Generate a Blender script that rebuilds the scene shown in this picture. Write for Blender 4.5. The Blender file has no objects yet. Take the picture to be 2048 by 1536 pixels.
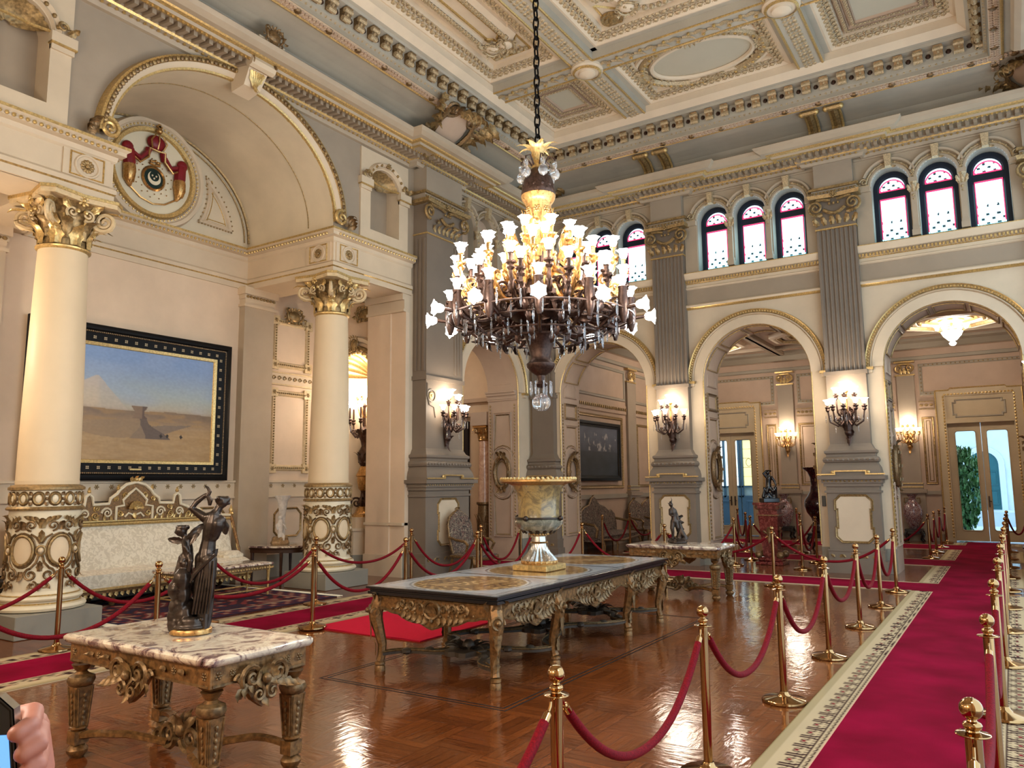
import bpy, random
from math import *
from mathutils import Vector as V, Matrix as Mx
random.seed(7)
COL = bpy.context.scene.collection
SC = bpy.context.scene
# ------------------------------------------------------------------ mesh builder
class MB:
    def __init__(s): s.v=[]; s.f=[]; s.mi=[]; s.M=Mx.Identity(4); s.k=0; s.col=None
    def add(s, vs, fs):
        b=len(s.v); flip=s.M.determinant()<0
        s.v+=[tuple(s.M@V(q)) for q in vs]
        for f in fs:
            g=tuple(i+b for i in f); s.f.append(g[::-1] if flip else g); s.mi.append(s.k)
        return s
    def merge(s, o, M):
        k=s.M; s.M=k@M; b=len(s.v); flip=s.M.determinant()<0
        s.v+=[tuple(s.M@V(q)) for q in o.v]
        s.f+=[tuple(i+b for i in (f[::-1] if flip else f)) for f in o.f]; s.mi+=o.mi; s.M=k
        return s
    def box(s,x0,x1,y0,y1,z0,z1):
        return s.add([(x0,y0,z0),(x1,y0,z0),(x1,y1,z0),(x0,y1,z0),(x0,y0,z1),(x1,y0,z1),(x1,y1,z1),(x0,y1,z1)],
            [(0,3,2,1),(4,5,6,7),(0,1,5,4),(1,2,6,5),(2,3,7,6),(3,0,4,7)])
    def bbox(s,x0,x1,y0,y1,z0,z1,b=.01):
        # box with chamfered vertical and horizontal edges
        vs=[];fs=[]
        for z,i in ((z0,b),(z0+b,0),(z1-b,0),(z1,b)):
            vs+=[(x0+i+b,y0+i,z),(x1-i-b,y0+i,z),(x1-i,y0+i+b,z),(x1-i,y1-i-b,z),(x1-i-b,y1-i,z),(x0+i+b,y1-i,z),(x0+i,y1-i-b,z),(x0+i,y0+i+b,z)]
        for r in range(3):
            for j in range(8): fs.append((r*8+j,r*8+(j+1)%8,r*8+8+(j+1)%8,r*8+8+j))
        fs.append(tuple(range(7,-1,-1))); fs.append(tuple(range(24,32)))
        return s.add(vs,fs)
    def lathe(s,prof,n=16,c=(0,0,0),a0=0,a1=2*pi,cap=True,rf=None):
        full=abs(a1-a0-2*pi)<1e-6; m=n if full else n+1
        vs=[];fs=[]
        for i in range(m):
            a=a0+(a1-a0)*i/n
            for r,z in prof:
                q=r*(rf(a,z) if rf else 1); vs.append((c[0]+q*cos(a),c[1]+q*sin(a),c[2]+z))
        L=len(prof)
        for i in range(n):
            i2=(i+1)%m
            for j in range(L-1):
                fs.append((i*L+j,i2*L+j,i2*L+j+1,i*L+j+1))
        if cap and full:
            if prof[0][0]>1e-5: fs.append(tuple(i*L for i in range(n))[::-1])
            if prof[-1][0]>1e-5: fs.append(tuple(i*L+L-1 for i in range(n)))
        return s.add(vs,fs)
    def sph(s,c,r,n=8,m=6,sc=(1,1,1),R=None):
        vs=[];fs=[]
        for j in range(1,m):
            t=pi*j/m
            for i in range(n):
                a=2*pi*i/n; q=V((r*sc[0]*sin(t)*cos(a),r*sc[1]*sin(t)*sin(a),r*sc[2]*cos(t)))
                if R: q=R@q
                vs.append((c[0]+q.x,c[1]+q.y,c[2]+q.z))
        q=V((0,0,r*sc[2])); q=R@q if R else q
        T=len(vs); vs+=[tuple(V(c)+q),tuple(V(c)-q)]
        for j in range(m-2):
            for i in range(n): fs.append((j*n+i,(j+1)*n+i,(j+1)*n+(i+1)%n,j*n+(i+1)%n))
        for i in range(n):
            fs.append((T,i,(i+1)%n)); fs.append((T+1,(m-2)*n+(i+1)%n,(m-2)*n+i))
        return s.add(vs,fs)
    def tube(s,pts,r,n=6,cap=True,closed=False,flat=1.0):
        P=[V(p) for p in pts]; N=len(P); rs=r if isinstance(r,(list,tuple)) else [r]*N
        vs=[];fs=[]; up=None
        for i,p in enumerate(P):
            if closed: t=P[(i+1)%N]-P[i-1]
            else: t=P[min(i+1,N-1)]-P[max(i-1,0)]
            if t.length<1e-9: t=V((0,0,1))
            t.normalize()
            if up is None:
                up=V((0,0,1)) if abs(t.z)<.9 else V((1,0,0))
            a=up-t*up.dot(t)
            if a.length<1e-6: a=t.orthogonal()
            a.normalize(); up=a; b=t.cross(a)
            for k in range(n):
                q=2*pi*k/n; vs.append(tuple(p+(a*cos(q)+b*sin(q)*flat)*rs[i]))
        for i in range(N if closed else N-1):
            i2=(i+1)%N
            for k in range(n): fs.append((i*n+k,i*n+(k+1)%n,i2*n+(k+1)%n,i2*n+k))
        if cap and not closed:
            fs.append(tuple(range(n))[::-1]); fs.append(tuple((N-1)*n+k for k in range(n)))
        return s.add(vs,fs)
    def prism(s,poly,y0,y1):      # poly in local (x,z), extruded along y
        n=len(poly); vs=[(x,y0,z) for x,z in poly]+[(x,y1,z) for x,z in poly]
        fs=[tuple(range(n)),tuple(range(2*n-1,n-1,-1))]+[(i+n,(i+1)%n+n,(i+1)%n,i) for i in range(n)]
        return s.add(vs,fs)
    def slab(s,poly,z0,z1):       # poly in (x,y), extruded along z
        n=len(poly); vs=[(x,y,z0) for x,y in poly]+[(x,y,z1) for x,y in poly]
        fs=[tuple(range(n))[::-1],tuple(range(n,2*n))]+[(i,(i+1)%n,(i+1)%n+n,i+n) for i in range(n)]
        return s.add(vs,fs)
    def grid(s,fn,nu,nv):
        vs=[fn(i/nu,j/nv) for i in range(nu+1) for j in range(nv+1)]
        fs=[(i*(nv+1)+j,(i+1)*(nv+1)+j,(i+1)*(nv+1)+j+1,i*(nv+1)+j+1) for i in range(nu) for j in range(nv)]
        return s.add(vs,fs)
    def mold(s,path,prof,closed=False):
        # path: plan points (x,y); prof: (d,z); d measured to the RIGHT of travel, mitred
        P=[V((p[0],p[1])) for p in path]; N=len(P); L=len(prof); vs=[];fs=[]
        def nrm(a,b): t=(b-a).normalized(); return V((t.y,-t.x))
        for i in range(N):
            if closed: n1=nrm(P[i-1],P[i]); n2=nrm(P[i],P[(i+1)%N])
            else:
                n1=nrm(P[i-1],P[i]) if i>0 else nrm(P[0],P[1]); n2=nrm(P[i],P[i+1]) if i<N-1 else n1
            m=(n1+n2); m=m/max(.2,(1+n1.dot(n2)))
            for d,z in prof: vs.append((P[i].x+m.x*d,P[i].y+m.y*d,z))
        for i in range(N if closed else N-1):
            i2=(i+1)%N
            for j in range(L-1): fs.append((i*L+j,i*L+j+1,i2*L+j+1,i2*L+j))
        return s.add(vs,fs)
    def frame(s,x0,x1,z0,z1,w,d,b=None,y=0):
        # raised moulding frame on a wall plane: local x,z rectangle, y outwards
        pr=[(0,0),(w*.25,d),(w*.6,d*.55),(w*.8,d*.8),(w,0)] if b is None else b
        pts=[(x0,z0),(x1,z0),(x1,z1),(x0,z1)]; return s.pframe(pts,pr,y)
    def pframe(s,pts,pr,y=0,closed=True):
        # moulding along a polygon in the wall plane (x,z); pr: (inset,out)
        P=[V(p) for p in pts]; N=len(P); L=len(pr); vs=[];fs=[]
        A=sum(P[i].x*P[(i+1)%N].y-P[(i+1)%N].x*P[i].y for i in range(N)); sg=1 if A>0 else -1
        def nrm(a,b):
            t=(b-a); t=t.normalized() if t.length>1e-9 else V((1,0)); return V((-t.y,t.x))*sg
        for i in range(N):
            if closed: n1=nrm(P[i-1],P[i]); n2=nrm(P[i],P[(i+1)%N])
            else:
                n1=nrm(P[max(i-1,0)],P[max(i,1)]); n2=nrm(P[min(i,N-2)],P[min(i+1,N-1)])
            m=(n1+n2)/max(.25,1+n1.dot(n2))
            for d,o in pr: vs.append((P[i].x+m.x*d,y+o,P[i].y+m.y*d))
        for i in range(N if closed else N-1):
            i2=(i+1)%N
            for j in range(L-1): fs.append((i*L+j,i2*L+j,i2*L+j+1,i*L+j+1))
        return s.add(vs,fs)
    def arch(s,cx,cz,a,b,pr,n=28,t0=0,t1=pi,y=0):
        # arch moulding in the wall plane; pr: (radial offset, out)
        L=len(pr); vs=[];fs=[]
        for i in range(n+1):
            t=t0+(t1-t0)*i/n
            for dr,o in pr: vs.append((cx+(a+dr)*cos(t),y+o,cz+(b+dr)*sin(t)))
        for i in range(n):
            for j in range(L-1): fs.append((i*L+j,(i+1)*L+j,(i+1)*L+j+1,i*L+j+1))
        return s.add(vs,fs)
    def build(s,name,mats,parent=None,smooth=True,ang=40):
        me=bpy.data.meshes.new(name); me.from_pydata(s.v,[],s.f)
        ms=mats if isinstance(mats,(list,tuple)) else [mats]
        for m in ms: me.materials.append(m)
        if len(ms)>1: me.polygons.foreach_set('material_index',s.mi)
        if s.col:
            at=me.color_attributes.new('Col','FLOAT_COLOR','POINT')
            at.data.foreach_set('color',[c for q in s.col for c in (q[0],q[1],q[2],1.0)])
        if smooth:
            me.polygons.foreach_set('use_smooth',[True]*len(me.polygons)); me.set_sharp_from_angle(angle=radians(ang))
        me.update()
        o=bpy.data.objects.new(name,me); COL.objects.link(o)
        if parent: o.parent=parent
        return o
def T(x=0,y=0,z=0): return Mx.Translation((x,y,z))
def Rz(a): return Mx.Rotation(a,4,'Z')
def Rx(a): return Mx.Rotation(a,4,'X')
def Ry(a): return Mx.Rotation(a,4,'Y')
def S(x,y=None,z=None): return Mx.Diagonal((x,x if y is None else y,x if z is None else z,1))
def tag(o,label=None,cat=None,group=None,kind=None):
    if label: o['label']=label
    if cat: o['category']=cat
    if group: o['group']=group
    if kind: o['kind']=kind
    return o
def empty(name,loc=(0,0,0),rz=0,label=None,cat=None,group=None):
    o=bpy.data.objects.new(name,None); COL.objects.link(o); o.location=loc; o.rotation_euler=(0,0,rz); o.empty_display_size=.1
    return tag(o,label,cat,group)
KIDS={}
def copy_tree(o,parent=None,name=None):
    c=o.copy(); COL.objects.link(c)
    if parent is not None: c.parent=parent
    for ch in o.children: copy_tree(ch,c)
    return c
def dup(root,loc,rz=0,label=None,group=None):
    c=copy_tree(root); c.location=loc; c.rotation_euler=(0,0,rz)
    if label: c['label']=label
    if group: c['group']=group
    return c
def st(o): o['kind']='structure'; return o
# wall frames: local x along wall, y out into the room, z up
XL,YB,XR,YF,YC,XC=-9.67,15.95,1.52,-1.3,7.33,-4.28
def FL(x=XL): return Mx(((0,1,0,x),(1,0,0,0),(0,0,1,0),(0,0,0,1)))      # local x = world Y, out = +X
def FB(y=YB): return Mx(((1,0,0,0),(0,-1,0,y),(0,0,1,0),(0,0,0,1)))     # local x = world X, out = -Y
def FR(x=XR): return Mx(((0,-1,0,x),(1,0,0,0),(0,0,1,0),(0,0,0,1)))     # out = -X
def FF(y=YF): return Mx(((1,0,0,0),(0,1,0,y),(0,0,1,0),(0,0,0,1)))      # out = +Y
# ------------------------------------------------------------------ materials
def lin(c):
    if isinstance(c,str): c=[int(c[i:i+2],16)/255 for i in (0,2,4)]
    else: c=[q/255 for q in c]
    return tuple(q/12.92 if q<=.04045 else ((q+.055)/1.055)**2.4 for q in c)
class NT:
    def __init__(s,name):
        s.m=bpy.data.materials.new(name); s.m.use_nodes=True; s.t=s.m.node_tree; s.t.nodes.clear()
        s.o=s.n('ShaderNodeOutputMaterial'); s.b=s.n('ShaderNodeBsdfPrincipled'); s.l(s.b,0,s.o,0)
    def n(s,ty,**k):
        q=s.t.nodes.new(ty)
        for a,b in k.items(): setattr(q,a,b)
        return q
    def l(s,a,i,b,j): s.t.links.new(a.outputs[i],b.inputs[j])
    def set(s,**k):
        for a,b in k.items():
            i=s.b.inputs[{'base':'Base Color','rough':'Roughness','metal':'Metallic','spec':'Specular IOR Level','coat':'Coat Weight','coatr':'Coat Roughness','trans':'Transmission Weight','ior':'IOR','em':'Emission Color','es':'Emission Strength','sheen':'Sheen Weight','alpha':'Alpha'}[a]]
            i.default_value=(*b,1) if isinstance(b,tuple) else b
        return s
    def coord(s,scale=(1,1,1),kind='Object',rot=(0,0,0)):
        c=s.n('ShaderNodeTexCoord'); m=s.n('ShaderNodeMapping'); m.inputs['Scale'].default_value=scale; m.inputs['Rotation'].default_value=rot
        s.l(c,kind,m,0); return m
    def noise(s,co,scale,detail=3,rough=.5,dist=0):
        q=s.n('ShaderNodeTexNoise'); q.inputs['Scale'].default_value=scale; q.inputs['Detail'].default_value=detail
        q.inputs['Roughness'].default_value=rough; q.inputs['Distortion'].default_value=dist; s.l(co,0,q,'Vector'); return q
    def ramp(s,src,i,stops,interp='LINEAR'):
        r=s.n('ShaderNodeValToRGB'); e=r.color_ramp; e.interpolation=interp
        while len(e.elements)<len(stops): e.elements.new(.5)
        for q,(p,c) in zip(e.elements,stops): q.position=p; q.color=(*c,1)
        s.l(src,i,r,0); return r
    def bump(s,src,i,st=.2,dist=.01,nrm=None):
        b=s.n('ShaderNodeBump'); b.inputs['Strength'].default_value=st; b.inputs['Distance'].default_value=dist
        s.l(src,i,b,'Height')
        if nrm: s.l(nrm,0,b,'Normal')
        s.l(b,0,s.b,'Normal'); return b
    def math(s,op,a,b=None,c=None):
        q=s.n('ShaderNodeMath',operation=op)
        for i,v in enumerate((a,b,c)):
            if v is None: continue
            if isinstance(v,(int,float)): q.inputs[i].default_value=v
            else: s.l(v[0],v[1],q,i)
        return q
    def mix(s,fac,a,b,bt='MIX'):
        q=s.n('ShaderNodeMix',data_type='RGBA',blend_type=bt)
        for i,v in ((0,fac),(6,a),(7,b)):
            if isinstance(v,(int,float)): q.inputs[i].default_value=v
            elif isinstance(v,tuple) and len(v)==3: q.inputs[i].default_value=(*v,1)
            else: s.l(v[0],v[1],q,i)
        return q
def paint(name,c,rough=.55,var=.10,scale=1.3,spec=.3):
    t=NT(name); a=lin(c); t.set(rough=rough,spec=spec); co=t.coord()
    n=t.noise(co,scale,5,.6); n2=t.noise(co,60,2)
    r=t.ramp(n,0,[(.3,tuple(q*(1-var) for q in a)),(.7,tuple(min(1,q*(1+var*.6)) for q in a))]); t.l(r,0,t.b,0); t.bump(n2,0,.06,.002)
    return t.m
def metal(name,c,rough=.3,var=.25,scale=30,bump=0,metal=1.0):
    t=NT(name); a=lin(c); t.set(metal=metal); co=t.coord(); n=t.noise(co,scale,3)
    r=t.ramp(n,0,[(.35,tuple(q*(1-var) for q in a)),(.7,a)]); t.l(r,0,t.b,0)
    rr=t.ramp(n,0,[(.3,(rough*.8,)*3),(.75,(rough*1.25,)*3)]); t.l(rr,0,t.b,'Roughness')
    if bump: t.bump(n,0,bump,.01)
    return t.m
def emis(name,c,s):
    t=NT(name); t.set(base=lin(c),em=lin(c),es=s,rough=.3); return t.m
def vcol(name,rough=.6,spec=.3,bump=0,bscale=300,sheen=0,coat=0):
    t=NT(name); a=t.n('ShaderNodeVertexColor'); a.layer_name='Col'; t.l(a,0,t.b,0); t.set(rough=rough,spec=spec,sheen=sheen,coat=coat)
    if bump: t.bump(t.noise(t.coord(),bscale,2),0,bump,.004)
    return t.m
class P: pass
P.cream=paint('cream_plaster',(202,181,152)); P.upper=paint('dimmed_upper_plaster',(168,150,126)); P.reveal=paint('window_reveal_paint',(140,138,126)); P.orn=metal('gilded_plaster',(206,180,138),.5,.55,60,.2,.25); P.pink=paint('rose_beige_plaster',(212,186,156)); P.alc=paint('alcove_pilaster_paint',(172,154,130)); P.taupe=paint('taupe_plaster',(152,134,112))  # upper wall plaster: cream darkened in colour for weaker light up there
P.grey=paint('warm_grey_plaster',(118,104,89)); P.slate=paint('slate_grey_paint',(154,138,118)); P.greygreen=paint('grey_green_paint',(154,143,124))
P.lilac=paint('mauve_grey_plaster',(180,154,130)); P.ceil=paint('ceiling_plaster',(212,192,164)); P.ceilgrey=paint('ceiling_grey',(172,162,144)); P.lun=paint('lunette_plaster',(204,188,160),var=.16,scale=.8)
P.shaftc=paint('column_cream',(214,190,154),.5,.06,spec=.25); P.white=paint('cream_white_enamel',(220,204,172),.35,.06); P.plinth=paint('grey_stone_paint',(132,126,112),.5,.1)
P.gold=metal('gold_leaf',(220,184,118),.36,.4,40,0,.6); P.dgold=metal('antique_gilding',(174,142,92),.45,.55,28,.15,.5); P.ogold=metal('old_gilt_wood',(142,110,70),.42,.6,34,.25,.5); P.dgilt=metal('dark_gilt_wood',(146,104,58),.4,.6,34,.25,.5); P.ebony=paint('ebony_frame',(14,13,13),.5,.2,spec=.15); P.gcream=paint('gilded_cream',(206,180,138),.4,.2,14)
P.brass=metal('polished_brass',(178,138,92),.12,.12,8); P.bronze=metal('dark_bronze',(74,62,54),.32,.45,14,.06,.75); P.lamp=metal('brown_bronze',(84,62,52),.38,.5,40,.1,.7); P.copper=metal('gilt_bronze',(206,158,96),.32,.4,40,0,.8)
P.black=paint('black_lacquer',(16,16,18),.22,.2,spec=.6); P.iron=metal('black_iron',(34,30,28),.45,.3,30)
P.wood=paint('dark_walnut',(58,36,24),.35,.3,9); P.dark=paint('dark_void',(28,18,15),.6)
def mk():
    t=NT('parquet'); t.set(spec=.6)
    co=t.coord(); sep=t.n('ShaderNodeSeparateXYZ'); t.l(co,0,sep,0)
    # basket blocks of five staves, turned alternately
    s=.42
    def fl(i): return t.math('FLOOR',(t.math('DIVIDE',(sep,i),s),0))
    chk=t.math('MODULO',(t.math('ADD',(fl(0),0),(fl(1),0)),0),2.0); chk=t.math('ABSOLUTE',(chk,0))
    vec=t.n('ShaderNodeMix',data_type='VECTOR'); t.l(chk,0,vec,0); t.l(co,0,vec,4)
    sw=t.n('ShaderNodeCombineXYZ'); t.l(sep,1,sw,0); t.l(sep,0,sw,1); t.l(sw,0,vec,5)
    b=t.n('ShaderNodeTexBrick'); b.offset=0; b.inputs['Scale'].default_value=1; b.inputs['Brick Width'].default_value=s; b.inputs['Row Height'].default_value=s/5
    b.inputs['Mortar Size'].default_value=.0022; b.inputs['Color1'].default_value=(*lin((122,66,31)),1); b.inputs['Color2'].default_value=(*lin((96,50,23)),1); b.inputs['Mortar'].default_value=(*lin((24,11,6)),1); b.inputs['Bias'].default_value=-.1
    t.l(vec,1,b,0)
    mp=t.n('ShaderNodeMapping'); mp.inputs['Scale'].default_value=(3,40,1); t.l(vec,1,mp,0)
    g=t.noise(mp,1.2,4,.6); big=t.noise(co,.7,3)
    m1=t.mix((g,0),(.72,.66,.6),(1.18,1.15,1.1)); m2=t.mix((big,0),(.75,.72,.7),(1.2,1.2,1.2))
    c=t.mix(1.0,(b,0),(m1,2),'MULTIPLY'); c=t.mix(1.0,(c,2),(m2,2),'MULTIPLY'); t.l(c,2,t.b,0)
    rr=t.ramp(big,0,[(.3,(.06,)*3),(.7,(.15,)*3)]); t.l(rr,0,t.b,'Roughness')
    wv=t.n('ShaderNodeTexNoise'); wv.inputs['Scale'].default_value=7; wv.inputs['Detail'].default_value=2
    wm=t.n('ShaderNodeMapping'); wm.inputs['Scale'].default_value=(1,3.2,1); t.l(vec,1,wm,0); t.l(wm,0,wv,0)
    b1=t.bump(wv,0,.09,.02); t.bump(b,1,.3,-.003,b1)
    P.parquet=t.m
    t=NT('red_carpet'); t.set(rough=.95,spec=.05); co=t.coord(); n=t.noise(co,1.6,3); f=t.noise(co,260,2)
    r=t.ramp(n,0,[(.3,lin((104,3,28))),(.7,lin((138,7,46)))]); c=t.mix((f,0),(.75,.75,.75),(1.2,1.2,1.2)); m=t.mix(1.0,(r,0),(c,2),'MULTIPLY'); t.l(m,2,t.b,0); b1=t.bump(n,0,.25,.03); t.bump(f,0,.3,.004,b1); P.carpet=t.m
    t=NT('coral_mat'); t.set(rough=.95,spec=.1); co=t.coord(); f=t.noise(co,200,2); r=t.ramp(f,0,[(.3,lin((166,16,42))),(.7,lin((200,28,54)))]); t.l(r,0,t.b,0); t.bump(f,0,.3,.004); P.mat=t.m
    t=NT('red_velvet'); t.set(rough=.75,spec=.15); co=t.coord(); f=t.noise(co,120,3); r=t.ramp(f,0,[(.3,lin((84,3,12))),(.7,lin((124,6,22)))]); t.l(r,0,t.b,0); t.bump(f,0,.3,.004); P.velvet=t.m
    def marble(nm,stops,sc,rough=.12):
        t=NT(nm); t.set(rough=rough,coat=.3); co=t.coord((1,1,1)); n=t.noise(co,sc,8,.65,2.2); r=t.ramp(n,0,stops); t.l(r,0,t.b,0); return t.m
    P.breche=marble('veined_marble',[(.33,lin((40,28,30))),(.42,lin((122,94,92))),(.5,lin((206,188,166))),(.6,lin((228,214,188))),(.7,lin((150,120,112)))],4)
    P.roug=marble('red_marble',[(.3,lin((40,10,12))),(.5,lin((92,26,26))),(.68,lin((150,80,72)))],7)
    P.onyx=marble('amber_stone',[(.3,lin((78,66,48))),(.45,lin((128,108,72))),(.58,lin((168,140,86))),(.7,lin((112,104,90)))],5,.25)
    P.agate=marble('grey_porcelain',[(.3,lin((66,66,56))),(.5,lin((118,114,98))),(.7,lin((170,160,138)))],6)
    P.column=marble('pink_marble',[(.3,lin((176,130,104))),(.6,lin((214,176,146)))],5)
    t=NT('clear_crystal'); t.set(base=(.95,.97,1),rough=.04,trans=.9,ior=1.5,spec=.8); P.crystal=t.m
    t=NT('door_glass'); t.set(base=(.97,.99,1),rough=.02,trans=1.0,ior=1.05); P.glass=t.m
    t=NT('damask_cream'); t.set(rough=.7,sheen=.2); co=t.coord((1,1,1)); n=t.noise(co,14,3,.5,1.5); r=t.ramp(n,0,[(.45,lin((206,190,162))),(.55,lin((226,212,186)))]); t.l(r,0,t.b,0); t.bump(n,0,.3,.01); P.damask=t.m
    t=NT('tapestry'); t.set(rough=.85); co=t.coord(); n=t.noise(co,9,2,.5,2.5); r=t.ramp(n,0,[(.3,lin((40,30,26))),(.44,lin((74,58,48))),(.49,lin((150,132,108))),(.53,lin((56,50,46))),(.64,lin((96,58,46))),(.70,lin((160,142,118)))]); t.l(r,0,t.b,0); P.tapestry=t.m
    t=NT('skin'); t.set(base=lin((176,116,98)),rough=.5); P.skin=t.m
mk()
P.bulb=emis('lit_bulb_glass',(255,247,237),52); P.bulbs=emis('lit_sconce_glass',(255,240,220),45); P.far=emis('lit_far_lamp',(255,244,232),75)
P.vc=vcol('painted_canvas',.5,.35,.15,120); P.vrug=vcol('woven_rug',.95,.1,.3,400); P.vtop=vcol('inlaid_stone',.10,.4); P.venamel=vcol('painted_enamel',.45)
# ------------------------------------------------------------------ ornament primitives (local: x across, z up, y out)
def leaf(mb,M,L=.1,W=.05,curl=.5,lobes=3,nu=9,nv=6,thick=.15):
    k=mb.M; mb.M=k@M
    def fn(u,v):
        s=v*2-1; w=W*.5*(sin(pi*min(1,u*.86+.14))**.6)*(1-.28*abs(sin(u*lobes*pi)))*(1-.55*u*u)
        a=curl*u*u*pi; z=L*(sin(a)/a if a>1e-4 else 1)*u; y=L*u*(1-cos(a))/(a if a>1e-4 else 1)
        return (s*w,y+thick*W*((1-abs(s))*(1-.4*u)+.45*abs(cos(s*3.1+u*2.0))*(1-.5*u)),z)
    mb.grid(fn,nu,nv); mb.M=k
def scroll(mb,M,r=.05,turns=1.6,tr=.012,n=22,seg=5,tail=None):
    # spiral in local xz plane starting at the outer end
    pts=[];rs=[]
    if tail: pts+=tail[0]; rs+=[tail[1]]*len(tail[0])
    for i in range(n+1):
        t=i/n; a=t*turns*2*pi; q=r*(1-t*.86); pts.append((q*cos(a),tr*.9*t,q*sin(a))); rs.append(tr*(1-.45*t))
    k=mb.M; mb.M=k@M; mb.tube(pts,rs,seg); mb.M=k
def rosette(mb,M,r=.06,pet=8,mi=None):
    k=mb.M; mb.M=k@M
    for i in range(pet):
        a=2*pi*i/pet; mb.sph((r*.62*cos(a),r*.12,r*.62*sin(a)),r*.30,6,4,(1.15,.5,.8),Mx.Rotation(-a,3,'Y'))
    mb.sph((0,r*.2,0),r*.32,8,5,(1,.7,1)); mb.M=k
def beads(mb,p0,p1,step,r,sc=(1,1,1),n=5,m=4):
    p0=V(p0);p1=V(p1);L=(p1-p0).length; c=max(1,int(L/step))
    for i in range(c): mb.sph(tuple(p0.lerp(p1,(i+.5)/c)),r,n,m,sc)
def blocks(mb,p0,p1,step,fn):
    p0=V(p0);p1=V(p1);L=(p1-p0).length; c=max(1,int(L/step))
    for i in range(c): fn(p0.lerp(p1,(i+.5)/c))
def shell(mb,M,r=.3,ribs=9,depth=.12,a0=0,a1=pi):
    # fan of flutes radiating from the origin in local xz
    k=mb.M; mb.M=k@M
    def fn(u,v):
        a=a0+(a1-a0)*v; q=.12+.88*u; rip=abs(sin(ribs*(v)*pi)); rr=r*q*(1-.10*(1-rip)*u)
        return (rr*cos(a),depth*u*u+.10*r*u*rip*.6,rr*sin(a))
    mb.grid(fn,6,ribs*4); mb.M=k
def cartouche(mb,M,w=.3,h=.4,mi=(0,1)):
    # shield with scrolls and leaves
    k=mb.M; mb.M=k@M; kk=mb.k
    mb.k=mi[0]; mb.sph((0,.02,0),1,14,8,(w*.36,.05,h*.38))
    mb.k=mi[1]
    for sx in (-1,1):
        for sz,rr in ((1,.17),(-1,.15)):
            scroll(mb,T(sx*w*.34,.02,sz*h*.36)@S(sx,1,sz)@Ry(radians(200)),w*rr*1.2,1.5,w*.045)
        mb.tube([(sx*w*.40,.03,h*.32),(sx*w*.47,.05,h*.1),(sx*w*.44,.05,-h*.12),(sx*w*.33,.03,-h*.33)],[w*.035,w*.06,w*.06,w*.03],6)
        for q in range(3): leaf(mb,T(sx*w*(.3+.12*q),.03,h*(.30-.22*q))@Ry(sx*radians(35+30*q)),h*.28,w*.2,.5)
    for q in (-1,0,1): leaf(mb,T(q*w*.12,.03,h*.34)@Ry(q*.5),h*.32,w*.2,.45)
    for q in (-1,0,1): leaf(mb,T(q*w*.1,.02,-h*.34)@Ry(pi-q*.5),h*.28,w*.18,.4)
    mb.k=kk; mb.M=k
def keep(o): return o
# ================================================================== THE SETTING
def wallface(mb,u0,u1,z0,z1,holes=(),y=0,n=24):
    u=u0
    for h in sorted(holes,key=lambda q:q['c']):
        a,c=h['a'],h['c']
        mb.add([(u,y,z0),(c-a,y,z0),(c-a,y,z1),(u,y,z1)],[(0,1,2,3)])
        if h['zb']>z0+1e-6: mb.add([(c-a,y,z0),(c+a,y,z0),(c+a,y,h['zb']),(c-a,y,h['zb'])],[(0,1,2,3)])
        vs=[];fs=[]
        for i in range(n+1):
            t=pi-pi*i/n; x=c+a*cos(t); vs+=[(x,y,h['zs']+h['b']*sin(t)),(x,y,z1)]
        for i in range(n): fs.append((2*i,2*i+2,2*i+3,2*i+1))
        mb.add(vs,fs); u=c+a
    mb.add([(u,y,z0),(u1,y,z0),(u1,y,z1),(u,y,z1)],[(0,1,2,3)])
def reveal(mb,h,d0,d1,n=24,sill=False):
    c,a=h['c'],h['a']; pts=[(c-a,h['zb'])]+[(c+a*cos(pi-pi*i/n),h['zs']+h['b']*sin(pi*i/n)) for i in range(n+1)]+[(c+a,h['zb'])]
    vs=[];fs=[]
    for x,z in pts: vs+=[(x,d0,z),(x,d1,z)]
    for i in range(len(pts)-1): fs.append((2*i,2*i+1,2*i+3,2*i+2))
    if sill: fs.append((0,2*len(pts)-2,2*len(pts)-1,1))
    mb.add(vs,fs)
def hole(c,a,zb,zs,b=None): return dict(c=c,a=a,zb=zb,zs=zs,b=a if b is None else b)
def moldc(mb,path,prof,ks,closed=False):
    for j in range(len(prof)-1):
        mb.k=ks[j] if isinstance(ks,(list,tuple)) else ks; mb.mold(path,prof[j:j+2],closed)
TRIM=[0]
def trim(mb,mats,smooth=True,parent=None):
    TRIM[0]+=1; return st(mb.build('trim_%d'%TRIM[0],mats,parent,smooth))
# ---- floor
m=MB(); m.add([(-17,-2,0),(3.5,-2,0),(3.5,25.3,0),(-17,25.3,0)],[(0,1,2,3)]); FLOOR=st(m.build('floor',P.parquet,smooth=False))
# thin inlay lines around the centre table
def ring(mb,x0,x1,y0,y1,w,z):
    mb.add([(x0,y0,z),(x1,y0,z),(x1,y1,z),(x0,y1,z),(x0+w,y0+w,z),(x1-w,y0+w,z),(x1-w,y1-w,z),(x0+w,y1-w,z)],[(0,1,5,4),(1,2,6,5),(2,3,7,6),(3,0,4,7)])
m=MB()
for o,w in ((0,.018),(.05,.018)): ring(m,-5.35+o,-3.35-o,5.08+o,9.75-o,w,.0012)
trim(m,P.dark,False)
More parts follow.
